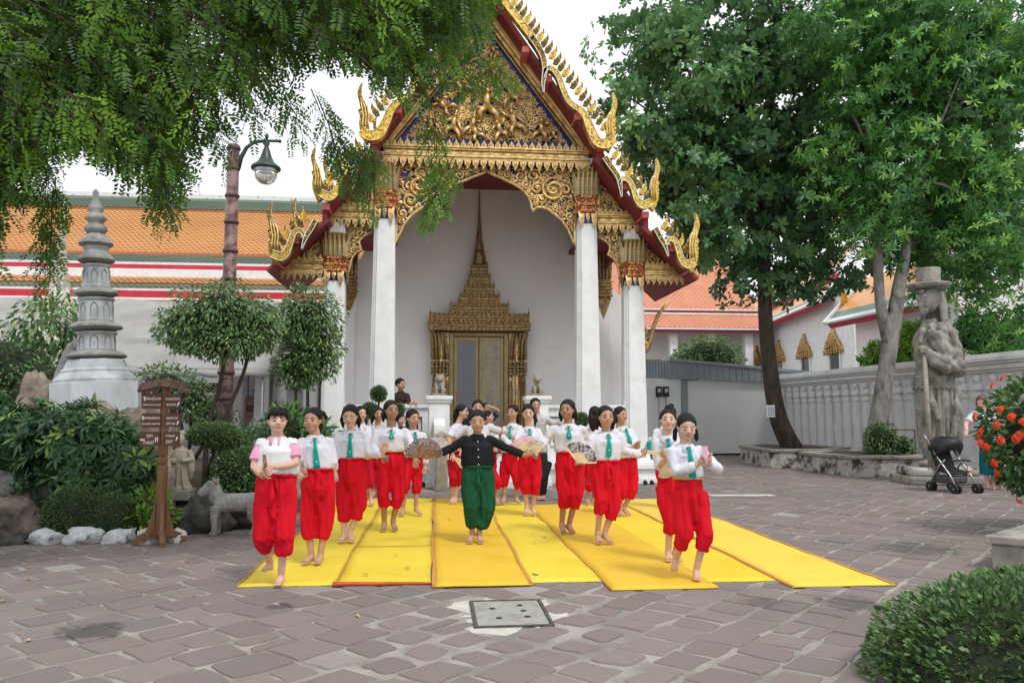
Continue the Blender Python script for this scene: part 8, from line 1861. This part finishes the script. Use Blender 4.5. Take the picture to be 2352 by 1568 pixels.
    prof = [(-0.03, hw * 0.90, hd * 0.90), (0.03, hw * 1.08, hd * 1.10), (0.12, hw * 1.10, hd * 1.12), (0.45, hw * 1.06, hd * 1.10 + bust * 0.4), (0.72, max(sw * 0.96, hw * 1.0), hd * 1.12 + bust), (0.88, sw * 0.98, 0.094 * r), (0.97, sw * 0.86, 0.082 * r), (1.05, sw * 0.62, 0.070 * r), (1.14, 0.066 * r, 0.058 * r)]
    if top == 'lace': prof = prof[:-2]
    ringloft(t_, [(ax(k), rv, fw_, a_, b_) for k, a_, b_ in prof], 24)
    sl_k = {'long': 0.93, 'short': 0.0, 'elbow': 0.12, 'tuck': 0.55}[sleeve]
    sleeves = [MB(), MB()] if sleevem else []
    for S_, E_, W_ in ((SL, EL, WL), (SR, ER, WR)):
        tt = (sleeves[0] if S_ is SL else sleeves[1]) if sleevem else t_
        if sleeve == 'short': tt.tube([tuple(S_.lerp(sm, 0.25) if not sleevem else S_.lerp(E_, 0.10)), tuple(S_ if not sleevem else S_.lerp(E_, 0.2)), tuple(S_.lerp(E_, 0.4)), tuple(S_.lerp(E_, 0.74))], [0.048 * r, 0.054 * r, 0.058 * r * wide, 0.061 * r * wide], 14); (t_.tube([tuple(S_.lerp(sm, 0.3)), tuple(S_), tuple(S_.lerp(E_, 0.14))], [0.05 * r, 0.057 * r, 0.055 * r], 14) if sleevem else None)
        else:
            e1 = E_.lerp(W_, sl_k); tt.tube([tuple(S_.lerp(sm, 0.25)), tuple(S_), tuple(S_.lerp(E_, 0.5)), tuple(E_), tuple(E_.lerp(W_, sl_k * 0.5)), tuple(E_.lerp(W_, sl_k * 0.86)), tuple(e1)], [0.047 * r, 0.053 * r, 0.053 * r, 0.052 * r, 0.050 * r, 0.046 * r, 0.034 * r], 14)
    sd_ = hash(key) % 97
    sd_ = sum(ord(c) for c in key) * 1.37
    JOBS.append((t_, vox * 1.05, 3, lambda me: put('shirt' if top != 'blackshirt' else 'blouse', folds(me, 0.0065, 12, 5.0, sd_, [(w.z + 0.05, 0.05, 0.004, 1)]), top, root)))
    if sleevem:
        for sv in sleeves: JOBS.append((sv, vox * 1.0, 2, lambda me: put('sleeve', folds(me, 0.004, 11, 5, sd_ + 3), sleevem, root)))
    # ---- trousers
    g = MB()
    if legs == 'kraben':
        th = max(0.080 * r, hw * 0.45 + 0.014) * bag
        ringloft(g, [(Vector((w.x, hc.y, w.z + 0.012)), rv, fw_, hw * 0.94, hd * 1.0), (Vector((w.x, hc.y, w.z - 0.05)), rv, fw_, hw * 0.98, hd * 1.06), (Vector((w.x, hc.y, w.z - 0.16 * r)), rv, fw_, hw * 1.0 * bag, hd * 1.15), (Vector((w.x, hc.y, w.z - 0.26 * r)), rv, fw_, hw * 0.88 * bag, hd * 1.0), (Vector((w.x, hc.y, w.z - 0.31 * r)), rv, fw_, hw * 0.5, hd * 0.6)], 24)
        for Hp, K_, A_ in ((HL, KL, AL), (HR, KR, AR)):
            e = K_.lerp(A_, hem)
            g.tube([tuple(Hp + Vector((0, 0, 0.02))), tuple(Hp.lerp(K_, 0.45)), tuple(Hp.lerp(K_, 0.85)), tuple(K_), tuple(K_.lerp(A_, hem * 0.45)), tuple(K_.lerp(A_, hem * 0.82)), tuple(e)], [th * 1.06, th * 1.06, th * 0.96, th * 0.90, th * 0.85, th * 0.80, 0.058 * r], 18)
        g.tube([tuple(Vector((w.x, hc.y, w.z)) + fw_ * hd * 0.95), tuple(Vector((w.x, hc.y, w.z - 0.18 * r)) + fw_ * hd * 1.22), tuple((KL + KR) / 2 + Vector((0, 0, 0.12)) + fw_ * 0.03)], [0.03, 0.034, 0.012], 8)
    elif legs == 'long':
        ringloft(g, [(Vector((w.x, hc.y, w.z + 0.01)), rv, fw_, hw * 0.96, hd), (Vector((w.x, hc.y, w.z - 0.16 * r)), rv, fw_, hw * 1.05, hd * 1.15), (Vector((w.x, hc.y, w.z - 0.24 * r)), rv, fw_, hw * 0.7, hd * 0.8)], 20)
        for Hp, K_, A_ in ((HL, KL, AL), (HR, KR, AR)): g.tube([tuple(Hp), tuple(Hp.lerp(K_, 0.5)), tuple(K_), tuple(K_.lerp(A_, hem))], [0.098 * r, 0.086 * r, 0.068 * r, 0.056 * r], 14)
    else:
        mid = (AL + AR) / 2; hmz = KL.z * 0.55
        ringloft(g, [(Vector((w.x, hc.y, w.z + 0.01)), rv, fw_, hw * 0.96, hd), (Vector((w.x, hc.y, w.z - 0.18 * r)), rv, fw_, hw * 1.12, hd * 1.25), (Vector(((w.x + mid.x) / 2, hc.y, (w.z + hmz) / 2)), rv, fw_, hw * 1.15, hd * 1.3), (Vector((mid.x, hc.y, hmz)), rv, fw_, hw * 1.2, hd * 1.4)], 20)
    zk = (KL.z + KR.z) / 2
    JOBS.append((g, vox * 1.1, 3, lambda me: put('trousers' if legs != 'skirt' else 'skirt', folds(me, 0.0155 if legs == 'kraben' else 0.004, 13, 2.4, sd_ + 9, [(zk - 0.02, 0.12, 0.0022, 2.5)] if legs == 'kraben' else []), legm, root)))
    front = lambda z, o=0.012: None
    zs = [ax(k).z for k, _, _ in prof]; rys = [b_ for _, _, b_ in prof]
    def fr(z, o=0.010, lat=0.0):
        k = (z - w.z) / max(0.01, sm.z - w.z); ry = float(np.interp(z, zs, rys)); p = ax(k); rxx = float(np.interp(z, zs, [a_ for _, a_, _ in prof]))
        return p + fw_ * (ry * math.sqrt(max(0.0, 1 - (lat / rxx) ** 2)) + o) + rv * lat
    if legs == 'kraben' and sash:
        k_ = MB(); c = Vector((w.x, hc.y, w.z)) + fw_ * (hd * 1.10) + rv * 0.01
        k_.ell(tuple(c), (0.022, 0.018, 0.02), 8, 6); k_.tube([tuple(c), tuple(c + Vector((0.02, 0, -0.06)) + fw_ * 0.012), tuple(c + Vector((0.03, 0, -0.15)) + fw_ * 0.02)], [0.014, 0.018, 0.010], 6, flat=0.5); k_.tube([tuple(c + rv * -hw * 0.8 - fw_ * hd * 0.45), tuple(c + rv * -hw * 0.45 - fw_ * hd * 0.06), tuple(c)], [0.012, 0.014, 0.014], 6); k_.tube([tuple(c + rv * hw * 0.8 - fw_ * hd * 0.45), tuple(c + rv * hw * 0.45 - fw_ * hd * 0.06), tuple(c)], [0.012, 0.014, 0.014], 6)
        k_.build('waist_knot', legm, root, True)
    if belt:
        be = MB(); be.tube([tuple(Vector((w.x, hc.y, w.z + 0.005)) + rv * (hw * 1.07 * math.cos(a)) + fw_ * (hd * 1.14 * math.sin(a))) for a in np.linspace(0, 2 * PI, 25)], 0.014, 6, caps=False); be.build('belt', belt, root, True)
    # ---- collar, tie, stitching
    if collar:
        cm = MB(); n = 22; gap = R(16); vs = []; cb = sm + Vector((0, 0.005, 0.0))
        for i in range(n + 1):
            a = PI / 2 + gap + (2 * PI - 2 * gap) * i / n; ca, sa = math.cos(a), math.sin(a); fl_ = max(0, sa)
            for (rl, zs_s, zs_f, off) in ((0.053, 0.046, 0.034, 0.002), (0.060, 0.042, 0.028, 0.005), (0.090, 0.018, -0.042, 0.010)):
                z = (zs_s + (zs_f - zs_s) * fl_) * r; ryf = float(np.interp(sm.z + z, zs, rys)) + off
                vs.append(tuple(Vector((sm.x, sm.y + 0.004, sm.z + z)) + rv * (rl * 1.05 * r * ca) + fw_ * (sa * (ryf if sa > 0 else rl * r))))
        fs = []
        for i in range(n):
            for q in (0, 1): a = i * 3 + q; fs.append((a, a + 3, a + 4, a + 1))
        cm.add(vs, fs); o = cm.build('collar', collar, root, True); q = o.modifiers.new('t', 'SOLIDIFY'); q.thickness = 0.003; q.offset = 1.0
    if tie:
        zt = sm.z + 0.004; zb = w.z + (tiel if tiel is not None else 0.02); tm = MB()
        tm.prism([(-0.017, 0.018), (0.017, 0.018), (0.012, -0.022), (-0.012, -0.022)], -0.012, 0.008)
        kn = fr(zt - 0.006, 0.012); Mx = Matrix.Translation(kn) @ Matrix((tuple(rv), tuple(-fw_), (0, 0, 1))).transposed().to_4x4(); tm.xf(Mx)
        L_ = zt - zb; rows = [(0.0, 0.013), (0.25, 0.020), (0.5, 0.026), (0.75, 0.031), (0.9, 0.034), (1.0, 0.002)]
        vs = []
        for t2, hw_ in rows:
            c = fr(zt - 0.02 - t2 * (L_ - 0.02), 0.016 + 0.006 * math.sin(t2 * 3))
            for lat in (-hw_, 0, hw_): vs.append(tuple(c + rv * lat + fw_ * (0.006 if lat == 0 else 0.0)))
            for lat in (-hw_, hw_): vs.append(tuple(c + rv * lat - fw_ * 0.008))
        fs = []
        for i in range(len(rows) - 1):
            a, c = i * 5, i * 5 + 5; fs += [(a, a + 1, c + 1, c), (a + 1, a + 2, c + 2, c + 1), (a + 3, a, c, c + 3), (a + 2, a + 4, c + 4, c + 2)]
        tm.add(vs, fs); to = tm.build('tie', 'tie', root, False)
        pb = MB(); pb.ell(tuple(fr(zt - 0.02 - 0.62 * (L_ - 0.02), 0.026)), (0.007, 0.005, 0.008), 8, 6); pb.build('tie_badge', 'button', to, True)
        stt = MB()
        for q in range(5): p = fr(sm.z - 0.075, 0.014, -0.085 + 0.013 * q); stt.box(tuple(p), (0.009, 0.004, 0.006))
        stt.build('name_stitching', 'stitch', root)
    # ---- face and hair
    for q in (-1, 1):
        e = MB(); e.ell(hp(q * 0.145, -0.375, 0.0 - 0.015 * (nod > 8)), (0.068 * hh, 0.03 * hh, (0.023 if nod <= 8 else 0.012) * hh), 8, 6, Rh); e.build('eye', 'eye', root, True)
        e = MB(); e.tube([hp(q * 0.06, -0.405, 0.095), hp(q * 0.15, -0.392, 0.118), hp(q * 0.235, -0.335, 0.095)], [0.014 * hh, 0.017 * hh, 0.008 * hh], 5); e.build('eyebrow', hairm, root, True)
    e = MB(); e.ell(hp(0, -0.398, -0.25), (0.10 * hh, 0.03 * hh, 0.034 * hh), 10, 6, Rh); e.build('lips', 'lip', root, True)
    hr_ = MB(); hr_.ell(hp(0, 0.103, 0.152), (0.392 * hh, 0.444 * hh, 0.410 * hh), 20, 14, Rh)
    if hair != 'short':
        for q in (-1, 1): hr_.tube([hp(q * 0.16, -0.17, 0.40), hp(q * 0.325, -0.10, 0.20), hp(q * 0.355, 0.08, 0.04), hp(q * 0.26, 0.26, -0.16)], [0.04 * hh, 0.055 * hh, 0.06 * hh, 0.08 * hh], 8)
    if hair == 'bangs':
        for q in range(9): u = -0.3 + 0.075 * q; hr_.tube([hp(u * 0.7, -0.18, 0.46), hp(u, -0.36 + 0.5 * u * u, 0.30), hp(u * 1.12, -0.40 + 0.9 * u * u, 0.13 + 0.02 * math.sin(q * 2.3))], [0.07 * hh, 0.06 * hh, 0.012 * hh], 6)
        hr_.ell(hp(0, 0.2, -0.1), (0.33 * hh, 0.28 * hh, 0.25 * hh), 12, 8, Rh)
        for q in (-1, 1): hr_.tube([hp(q * 0.34, -0.12, 0.2), hp(q * 0.37, -0.10, 0.02)], [0.06 * hh, 0.015 * hh], 6)
    elif hair == 'pony':
        hr_.tube([hp(0, 0.5, 0.16), hp(0.05, 0.62, 0.02), hp(0.12, 0.55, -0.35), hp(0.14, 0.42, -0.75)], [0.10 * hh, 0.15 * hh, 0.14 * hh, 0.03 * hh], 10)
    elif hair == 'sidepony':
        q = 1; hr_.tube([hp(q * 0.2, 0.42, 0.05), hp(q * 0.42, 0.36, -0.15), hp(q * 0.48, 0.15, -0.5), hp(q * 0.42, 0.0, -0.85)], [0.10 * hh, 0.13 * hh, 0.12 * hh, 0.03 * hh], 10)
    elif hair == 'twin':
        for q in (-1, 1): hr_.tube([hp(q * 0.25, 0.3, -0.05), hp(q * 0.42, 0.22, -0.22), hp(q * 0.44, 0.12, -0.52), hp(q * 0.42, 0.08, -0.62)], [0.09 * hh, 0.10 * hh, 0.09 * hh, 0.03 * hh], 10)
    elif hair == 'bun':
        hr_.ell(hp(0, 0.50, 0.10), (0.20 * hh, 0.18 * hh, 0.20 * hh), 12, 8, Rh)
    elif hair == 'topbun':
        hr_.ell(hp(0.05, 0.20, 0.58), (0.19 * hh, 0.18 * hh, 0.16 * hh), 12, 8, Rh)
    elif hair == 'long':
        hr_.tube([hp(0, 0.3, 0.1), hp(0, 0.38, -0.3), hp(0, 0.36, -0.8), hp(0, 0.34, -1.15)], [0.32 * hh, 0.33 * hh, 0.26 * hh, 0.08 * hh], 12, flat=0.6)
    elif hair == 'wavy':
        for q in (-1, 1): hr_.tube([hp(q * 0.30, 0.1, 0.1), hp(q * 0.40, 0.12, -0.25), hp(q * 0.38, 0.16, -0.6)], [0.12 * hh, 0.13 * hh, 0.05 * hh], 8)
        hr_.ell(hp(0, 0.3, -0.15), (0.36 * hh, 0.25 * hh, 0.4 * hh), 12, 8, Rh)
    hr_.build('hair', hairm, root, True)
    if glasses:
        gl = MB()
        for q in (-1, 1): gl.tube([hp(q * 0.15 + 0.10 * math.cos(a), -0.415, 0.0 + 0.075 * math.sin(a)) for a in np.linspace(0, 2 * PI, 13)], 0.0025, 4, caps=False); gl.tube([hp(q * 0.25, -0.40, 0.02), hp(q * 0.35, 0.02, 0.03)], 0.0025, 4)
        gl.tube([hp(-0.05, -0.42, 0.02), hp(0.05, -0.42, 0.02)], 0.0025, 4); gl.build('glasses', 'steel', root)
    return dict(root=root, WL=WL, WR=WR, TL=TL, TR=TR, pos=Vector((px, py, zoff)), hp=hp, fr=fr)

PP = {}
PP['P1'] = person('P1', 'dancer in white polo with pink sleeves clasping a closed fan, front row left', 'light', 0, 18, 0, hair='bangs', top='polo', sleeve='short', sleevem='polopink', collar='polopink', tie=False, raised=('tl',), vox=0.0105, wide=1.04, bag=1.0, curl=(0.9, 0.75), depth={'al': 0.22})
PP['P2'] = person('P2', 'dancer with low ponytail directly behind the pink-sleeved one, sleeves pushed up', 'mid', 5, -12, 2, hair='pony', sleeve='elbow', vox=0.011, curl=(0.9, 0.8), tiel=-0.04)
PP['P3'] = person('P3', 'dancer looking down with one palm raised upright to the side', 'light', 0, -4, 14, hair='wavy', vox=0.011, curl=(0.4, 0.12), tiel=-0.03)
PP['P4'] = person('P4', 'dancer with open collar and a woven belt behind the raised palm', 'tan', 6, 22, 0, hair='wavy', belt='bead', curl=(0.5, 0.4), tiel=0.16, sash=False)
PP['P5'] = person('P5', 'dancer with hair tied back whose arm hangs beside the big lace fan', 'mid', 20, 32, 6, hair='bun', curl=(0.3, 0.3), tiel=0.2)
PP['P6'] = person('P6', 'dancer mostly hidden behind the girl looking down', 'light', 20, 30, 0, hair='sidepony', tie=False, legm='red2')
PP['P7'] = person('P7', 'woman in white lace off-shoulder top and dark red trousers by the topiary', 'mid', 8, 12, 0, hair='wavy', top='lace', sleeve='elbow', collar=None, tie=False, legm='red2', zoff=0.012)
PP['P8'] = person('P8', 'onlooker in navy T-shirt with tied hair half hidden at the porch corner', 'mid', -30, -40, 0, hair='pony', top='navy', sleeve='short', collar=None, tie=False, legs='long', legm='blacktrousers', hem=0.95, zoff=0.012, group='onlookers')
PP['P9'] = person('P9', 'onlooker in black hunched behind the girl with hair tied back', 'pink', 40, 50, 15, hair='short', top='blackshirt', sleeve='short', collar=None, tie=False, legs='long', legm='blacktrousers', hem=0.95, zoff=0.012, group='onlookers')
PP['T'] = person('T', 'dance teacher in black blouse and green trousers with both arms outspread', 'mid', 0, -2, 10, hair='bun', top='blackshirt', legm='greencloth', hem=0.86, tie=False, collar='blackshirt', vox=0.0105, curl=(0.85, 0.05), bag=1.12, bust=0.012, wide=1.02, elb=(0.1, 0.1))
PP['P10'] = person('P10', 'tall dancer in pale T-shirt with arms outspread behind the teacher', 'mid', 0, 0, 0, hair='topbun' if False else 'pony', top='greytee', sleeve='short', collar=None, tie=False, curl=(0.8, 0.7), elb=(0.1, 0.1))
PP['P11'] = person('P11', 'dancer in profile with long ponytail left of the teacher', 'light', 55, 68, 0, hair='long', sleeve='short', tie=False, curl=(0.6, 0.6), legm='red2')
PP['P12'] = person('P12', 'dancer glimpsed in profile just behind the teacher shoulder', 'light', 60, 70, 0, hair='pony', tie=False)
PP['P13'] = person('P13', 'person before the door with one forearm raised to the head', 'mid', 20, 10, 20, hair='long', top='navy', sleeve='short', collar=None, tie=False, legs='long', legm='blacktrousers', hem=0.95, zoff=0.012, group='onlookers')
PP['P14'] = person('P14', 'dancer with long dark hair glancing left beside the man in the grey shirt', 'mid', -25, -35, 4, hair='long', curl=(0.5, 0.5), tiel=0.2)
PP['P15'] = person('P15', 'dancer holding the open pink fan at waist height', 'light', 0, -4, 8, hair='sidepony', curl=(0.7, 0.7), tiel=0.24)
PP['P16'] = person('P16', 'man with glasses in a grey shirt and dark trousers', 'mid', 10, 4, 0, hair='short', top='manshirt', sleeve='long', collar='manshirt', tie=False, legs='long', legm='blacktrousers', hem=0.97, glasses=True, group='onlookers', zoff=0.02)
PP['P17'] = person('P17', 'dancer with loose dark hair turning left, one arm swept low', 'tan', -8, -28, 0, hair='wavy', curl=(0.5, 0.4), elb=(0.1, 0.4), tiel=0.16)
PP['P18'] = person('P18', 'dancer facing forward with the black floral fan and a raised palm', 'mid', 4, 4, 0, hair='wavy', vox=0.011, curl=(0.85, 0.1), tiel=0.04, elb=(-0.2, 0.0))
PP['P19'] = person('P19', 'dancer with fringe looking right, hands clasped before the chest', 'mid', 18, 30, 2, hair='wavy', curl=(0.9, 0.9), tiel=0.2)
PP['P20'] = person('P20', 'dancer turned away with long black ponytail behind the floral fan dancer', 'mid', 150, 140, 0, hair='long', tie=False)
PP['P21'] = person('P21', 'dancer half hidden at the right end reaching out with a closed white fan', 'light', -8, -14, -3, hair='topbun', sleeve='elbow', vox=0.011, curl=(0.8, 0.8), tiel=0.2, sash=False)
PP['P22'] = person('P22', 'front right dancer in tie and patterned belt clasping a folded pink fan', 'light', 0, -6, 14, hair='twin', vox=0.0105, belt='bead', raised=('tl',), curl=(0.85, 0.75), tiel=-0.03, sash=False, depth={'al': 0.18}, bag=1.08)
PP['P23'] = person('P23', 'dancer hidden behind the right end pair, only bun and shoulder showing', 'light', -20, -20, 0, hair='topbun', tie=False)
PP['PW'] = person('PW', 'woman in dark brown blouse leaning on the porch parapet', 'mid', 20, 48, 4, hair='bun', top='browncloth', sleeve='elbow', collar=None, tie=False, legs='long', legm='blacktrousers', hem=0.95, zoff=0.0, group='onlookers', depth={'s': -0.06, 'el': -0.12, 'er': -0.14, 'wl': -0.16, 'wr': -0.16, 'hl': -0.17, 'hr': -0.18})
PP['W1'] = person('W1', 'woman in white T-shirt and long teal skirt bending over the pushchair', 'pink', -40, -55, 20, hair='wavy', hairm='hairred', top='polo', sleeve='short', collar=None, tie=False, legs='skirt', legm='teal', zoff=0.012, group='visitors by the wall', curl=(0.8, 0.6))
PP['W2'] = person('W2', 'small child in white top and olive trousers beside the teal skirt', 'pink', 20, 30, 0, hair='short', top='polo', sleeve='short', collar=None, tie=False, legs='kraben', legm='olive', hem=0.6, zoff=0.012, group='visitors by the wall', cat='child', sash=False)
PP['W3'] = person('W3', 'visitor in tan trousers cut off by the right picture edge', 'pink', -20, -20, 0, hair='short', top='greytee', sleeve='short', collar=None, tie=False, legs='long', legm='tanc', hem=0.95, zoff=0.012, group='visitors by the wall')
for me, (mb_, vx, it, fin) in zip(fuse([j[:3] for j in JOBS]), JOBS): fin(me)

# buttons and ornament on the teacher
q = PP['T']; tb = MB()
for k in range(4): 
    p = q['fr'](1.14 - 0.085 * k, 0.016); tb.ell(tuple(p), (0.007, 0.005, 0.007), 8, 6)
tb.build('shirt_button', 'button', q['root'], True)
bb = MB(); p = q['fr'](1.20, 0.016, 0.085); bb.ell(tuple(p), (0.014, 0.006, 0.02), 8, 6); bb.build('brooch', 'button', q['root'], True)
for key, wk in (('T', 'WR'), ('P1', 'WL'), ('P18', 'WR')):
    q = PP[key]; c = q[wk]; d = (q['TR' if wk == 'WR' else 'TL'] - c).normalized(); u = d.orthogonal().normalized(); v = d.cross(u); bm_ = MB()
    bm_.tube([tuple(c + u * 0.031 * math.cos(a) + v * 0.031 * math.sin(a)) for a in np.linspace(0, 2 * PI, 15)], 0.005, 5, caps=False); bm_.build('bracelet', 'bead', q['root'], True)

# ------------------------------------------------------------------ fans
def lacemat(n, c1, c2, alpha=0.6, scale=60):
    m = bpy.data.materials.new(n); m.use_nodes = True; t = m.node_tree; L = t.links.new; b = t.nodes['Principled BSDF']
    tc = t.nodes.new('ShaderNodeTexCoord'); nz = t.nodes.new('ShaderNodeTexNoise'); nz.inputs['Scale'].default_value = scale; nz.inputs['Detail'].default_value = 6; L(tc.outputs['Object'], nz.inputs['Vector'])
    r = t.nodes.new('ShaderNodeValToRGB'); e = r.color_ramp.elements; e[0].position = 0.42; e[1].position = 0.58; e[0].color = _lin(c1); e[1].color = _lin(c2); L(nz.outputs[0], r.inputs[0]); L(r.outputs[0], b.inputs['Base Color'])
    mr = t.nodes.new('ShaderNodeMapRange'); mr.inputs[1].default_value = 0.4; mr.inputs[2].default_value = 0.6; mr.inputs[3].default_value = min(1, alpha + 0.2); mr.inputs[4].default_value = max(0, alpha - 0.25); L(nz.outputs[0], mr.inputs[0]); L(mr.outputs[0], b.inputs['Alpha'])
    b.inputs['Roughness'].default_value = 0.7
    return m
M['lacedark'] = lacemat('purple_brown_lace', (0.07, 0.04, 0.055), (0.32, 0.25, 0.29), 0.8); M['gauze'] = lacemat('white_gauze', (0.66, 0.66, 0.68), (0.74, 0.74, 0.76), 0.5); M['pinkgauze'] = lacemat('pink_gauze', (0.66, 0.36, 0.46), (0.74, 0.52, 0.60), 0.85); M['floral'] = lacemat('black_floral_print', (0.03, 0.028, 0.035), (0.42, 0.38, 0.38), 0.95, 28); M['floralpale'] = lacemat('pale_floral_gauze', (0.20, 0.24, 0.18), (0.62, 0.55, 0.55), 0.7, 40); M['tanpaper'] = cloth('tan_fan_paper', (0.50, 0.32, 0.18)); M['bamboo'] = mat('pale_bamboo', (0.60, 0.48, 0.28), (0.70, 0.58, 0.36), ns=20, rough=0.5); M['ribdark'] = mat('pierced_brown_rib', (0.10, 0.04, 0.02), (0.32, 0.17, 0.07), ns=60, rough=0.5); M['pinkpaper'] = cloth('pink_fan', (0.72, 0.42, 0.52)); M['cream'] = cloth('cream_fan', (0.66, 0.56, 0.36))
def fan(label, x, y, z, rad, a0, a1, leafm, ribm, n=16, rin=0.45, face=0.0, pitch=0.0, cat='fan', short=None):
    t = thing('folding_fan', label, cat, (x, y, z), 0, 'folding fans held by the dancers'); t.rotation_euler = (R(pitch), 0, R(face))
    lf = MB(); vs = []; fs = []; m = 2 * n
    for i in range(m + 1):
        a = R(a0 + (a1 - a0) * i / m); dy = 0.006 * (1 if i % 2 else -1)
        for k, rr_ in enumerate((rin, 0.72, 1.0)):
            q = rad * rr_ * (1 + (0.012 if (i % 2 and k == 2) else 0)); vs.append((q * math.cos(a), dy * rr_, q * math.sin(a)))
    for i in range(m):
        for k in (0, 1): a = i * 3 + k; fs.append((a, a + 1, a + 4, a + 3))
    lf.add(vs, fs); lf.build('fan_leaf', leafm, t)
    for i in range(n + 1):
        a = R(a0 + (a1 - a0) * i / n); g = i in (0, n); w_ = 0.006 if g else 0.0035; c, s2 = math.cos(a), math.sin(a); L_ = rad * (0.99 if g else (0.96 if short is None else short))
        rb = MB(); rb.add([(-0.02 * c + s2 * w_, -0.009, -0.02 * s2 - c * w_), (L_ * c + s2 * w_ * 0.8, -0.010, L_ * s2 - c * w_ * 0.8), (L_ * c - s2 * w_ * 0.8, -0.010, L_ * s2 + c * w_ * 0.8), (-0.02 * c - s2 * w_, -0.009, -0.02 * s2 + c * w_),
                          (rad * rin * c + s2 * w_ * 2.4, -0.011, rad * rin * s2 - c * w_ * 2.4), (rad * rin * c - s2 * w_ * 2.4, -0.011, rad * rin * s2 + c * w_ * 2.4)], [(0, 4, 5, 3), (4, 1, 2, 5)])
        o = rb.build('rib', ribm, t); q = o.modifiers.new('t', 'SOLIDIFY'); q.thickness = 0.003
    return t
def hand_at(key, wk, tk, f_=0.5): q = PP[key]; return q['pos'] + q[wk].lerp(q[tk], f_)
h = hand_at('T', 'WL', 'TL', 0.75); fan('big purple-brown lace fan in the teacher hand', h.x, h.y - 0.045, h.z + 0.005, 0.215, 2, 178, 'lacedark', 'ribdark', 18, 0.36)
h = hand_at('P10', 'WL', 'TL', 0.6); fan('sheer white fan behind the lace fan', h.x, h.y - 0.04, h.z, 0.25, 28, 150, 'gauze', 'gauze', 12, 0.4)
h = hand_at('P15', 'WL', 'TL', 0.5); fan('open pale pink fan at the teacher fingertips', h.x - 0.02, h.y - 0.05, h.z - 0.01, 0.205, 4, 176, 'pinkgauze', 'bamboo', 16, 0.45, short=0.6)
h = hand_at('P17', 'WL', 'TL', 0.6); fan('sheer floral fan behind the pink one', h.x, h.y - 0.04, h.z, 0.17, 55, 140, 'floralpale', 'bamboo', 9, 0.45)
h = hand_at('P18', 'WL', 'TL', 0.6); fan('black floral fan with cream sticks', h.x, h.y - 0.05, h.z + 0.005, 0.215, -4, 128, 'floral', 'bamboo', 14, 0.42, short=0.5)
h = hand_at('P12', 'WR', 'TR', 0.5); fan('dark brown lace fan behind the teacher arm', 1.33, 13.9, 1.18, 0.20, 20, 165, 'lacedark', 'ribdark', 12, 0.4)
h = hand_at('P11', 'WL', 'TL', 0.6); fan('tan paper fan hanging open beside the profile dancer', h.x + 0.02, h.y - 0.05, h.z + 0.01, 0.21, -60, -22, 'tanpaper', 'bamboo', 6, 0.3)
h = hand_at('P21', 'WL', 'TL', 0.6); fan('closed white fan pointing left from clasped hands', h.x, h.y - 0.03, h.z, 0.17, 168, 178, 'gauze', 'bamboo', 5, 0.3)
fan('cream round fan tucked below the outstretched forearm', h.x + 0.05, h.y + 0.12, h.z - 0.12, 0.13, -120, -40, 'cream', 'bamboo', 7, 0.25)
h = hand_at('P22', 'WL', 'TL', 0.9); fan('folded pink fan held upright between clasped hands', h.x - 0.01, h.y - 0.03, h.z - 0.03, 0.13, 84, 106, 'pinkpaper', 'pinkpaper', 5, 0.3)
h = hand_at('P1', 'WR', 'TR', 0.8); fan('closed pale fan held upright by the pink-sleeved dancer', h.x, h.y - 0.03, h.z - 0.03, 0.13, 92, 100, 'tanpaper', 'ribdark', 4, 0.3)
t = thing('cloth_pouch', 'small teal cloth bundle held between the right hand dancers', 'pouch', (2.33, 8.35, 1.14)); m_ = MB(); m_.box((0, 0, 0), (0.08, 0.05, 0.11), top=0.9); m_.build('bundle', 'tie', t, bev=0.015); m_ = MB(); m_.ell((0.0, 0, 0.075), (0.03, 0.025, 0.03), 10, 6); m_.build('gathered_top', 'gauze', t, True)
# shoulder bag of the bending woman
q = PP['W1']; t = thing('shoulder_bag', 'black shoulder bag hanging from the bending woman', 'bag', tuple(q['pos'] + Vector((-0.1, -0.26, 0.98)))); m_ = MB(); m_.ell((0, 0, 0), (0.13, 0.06, 0.12), 14, 8); m_.build('bag_body', 'black', t, True); m_ = MB(); m_.tube([(0.1, 0.02, 0.05), (0.12, 0.05, 0.3), (0.08, 0.12, 0.48)], 0.012, 6); m_.build('strap', 'black', t)
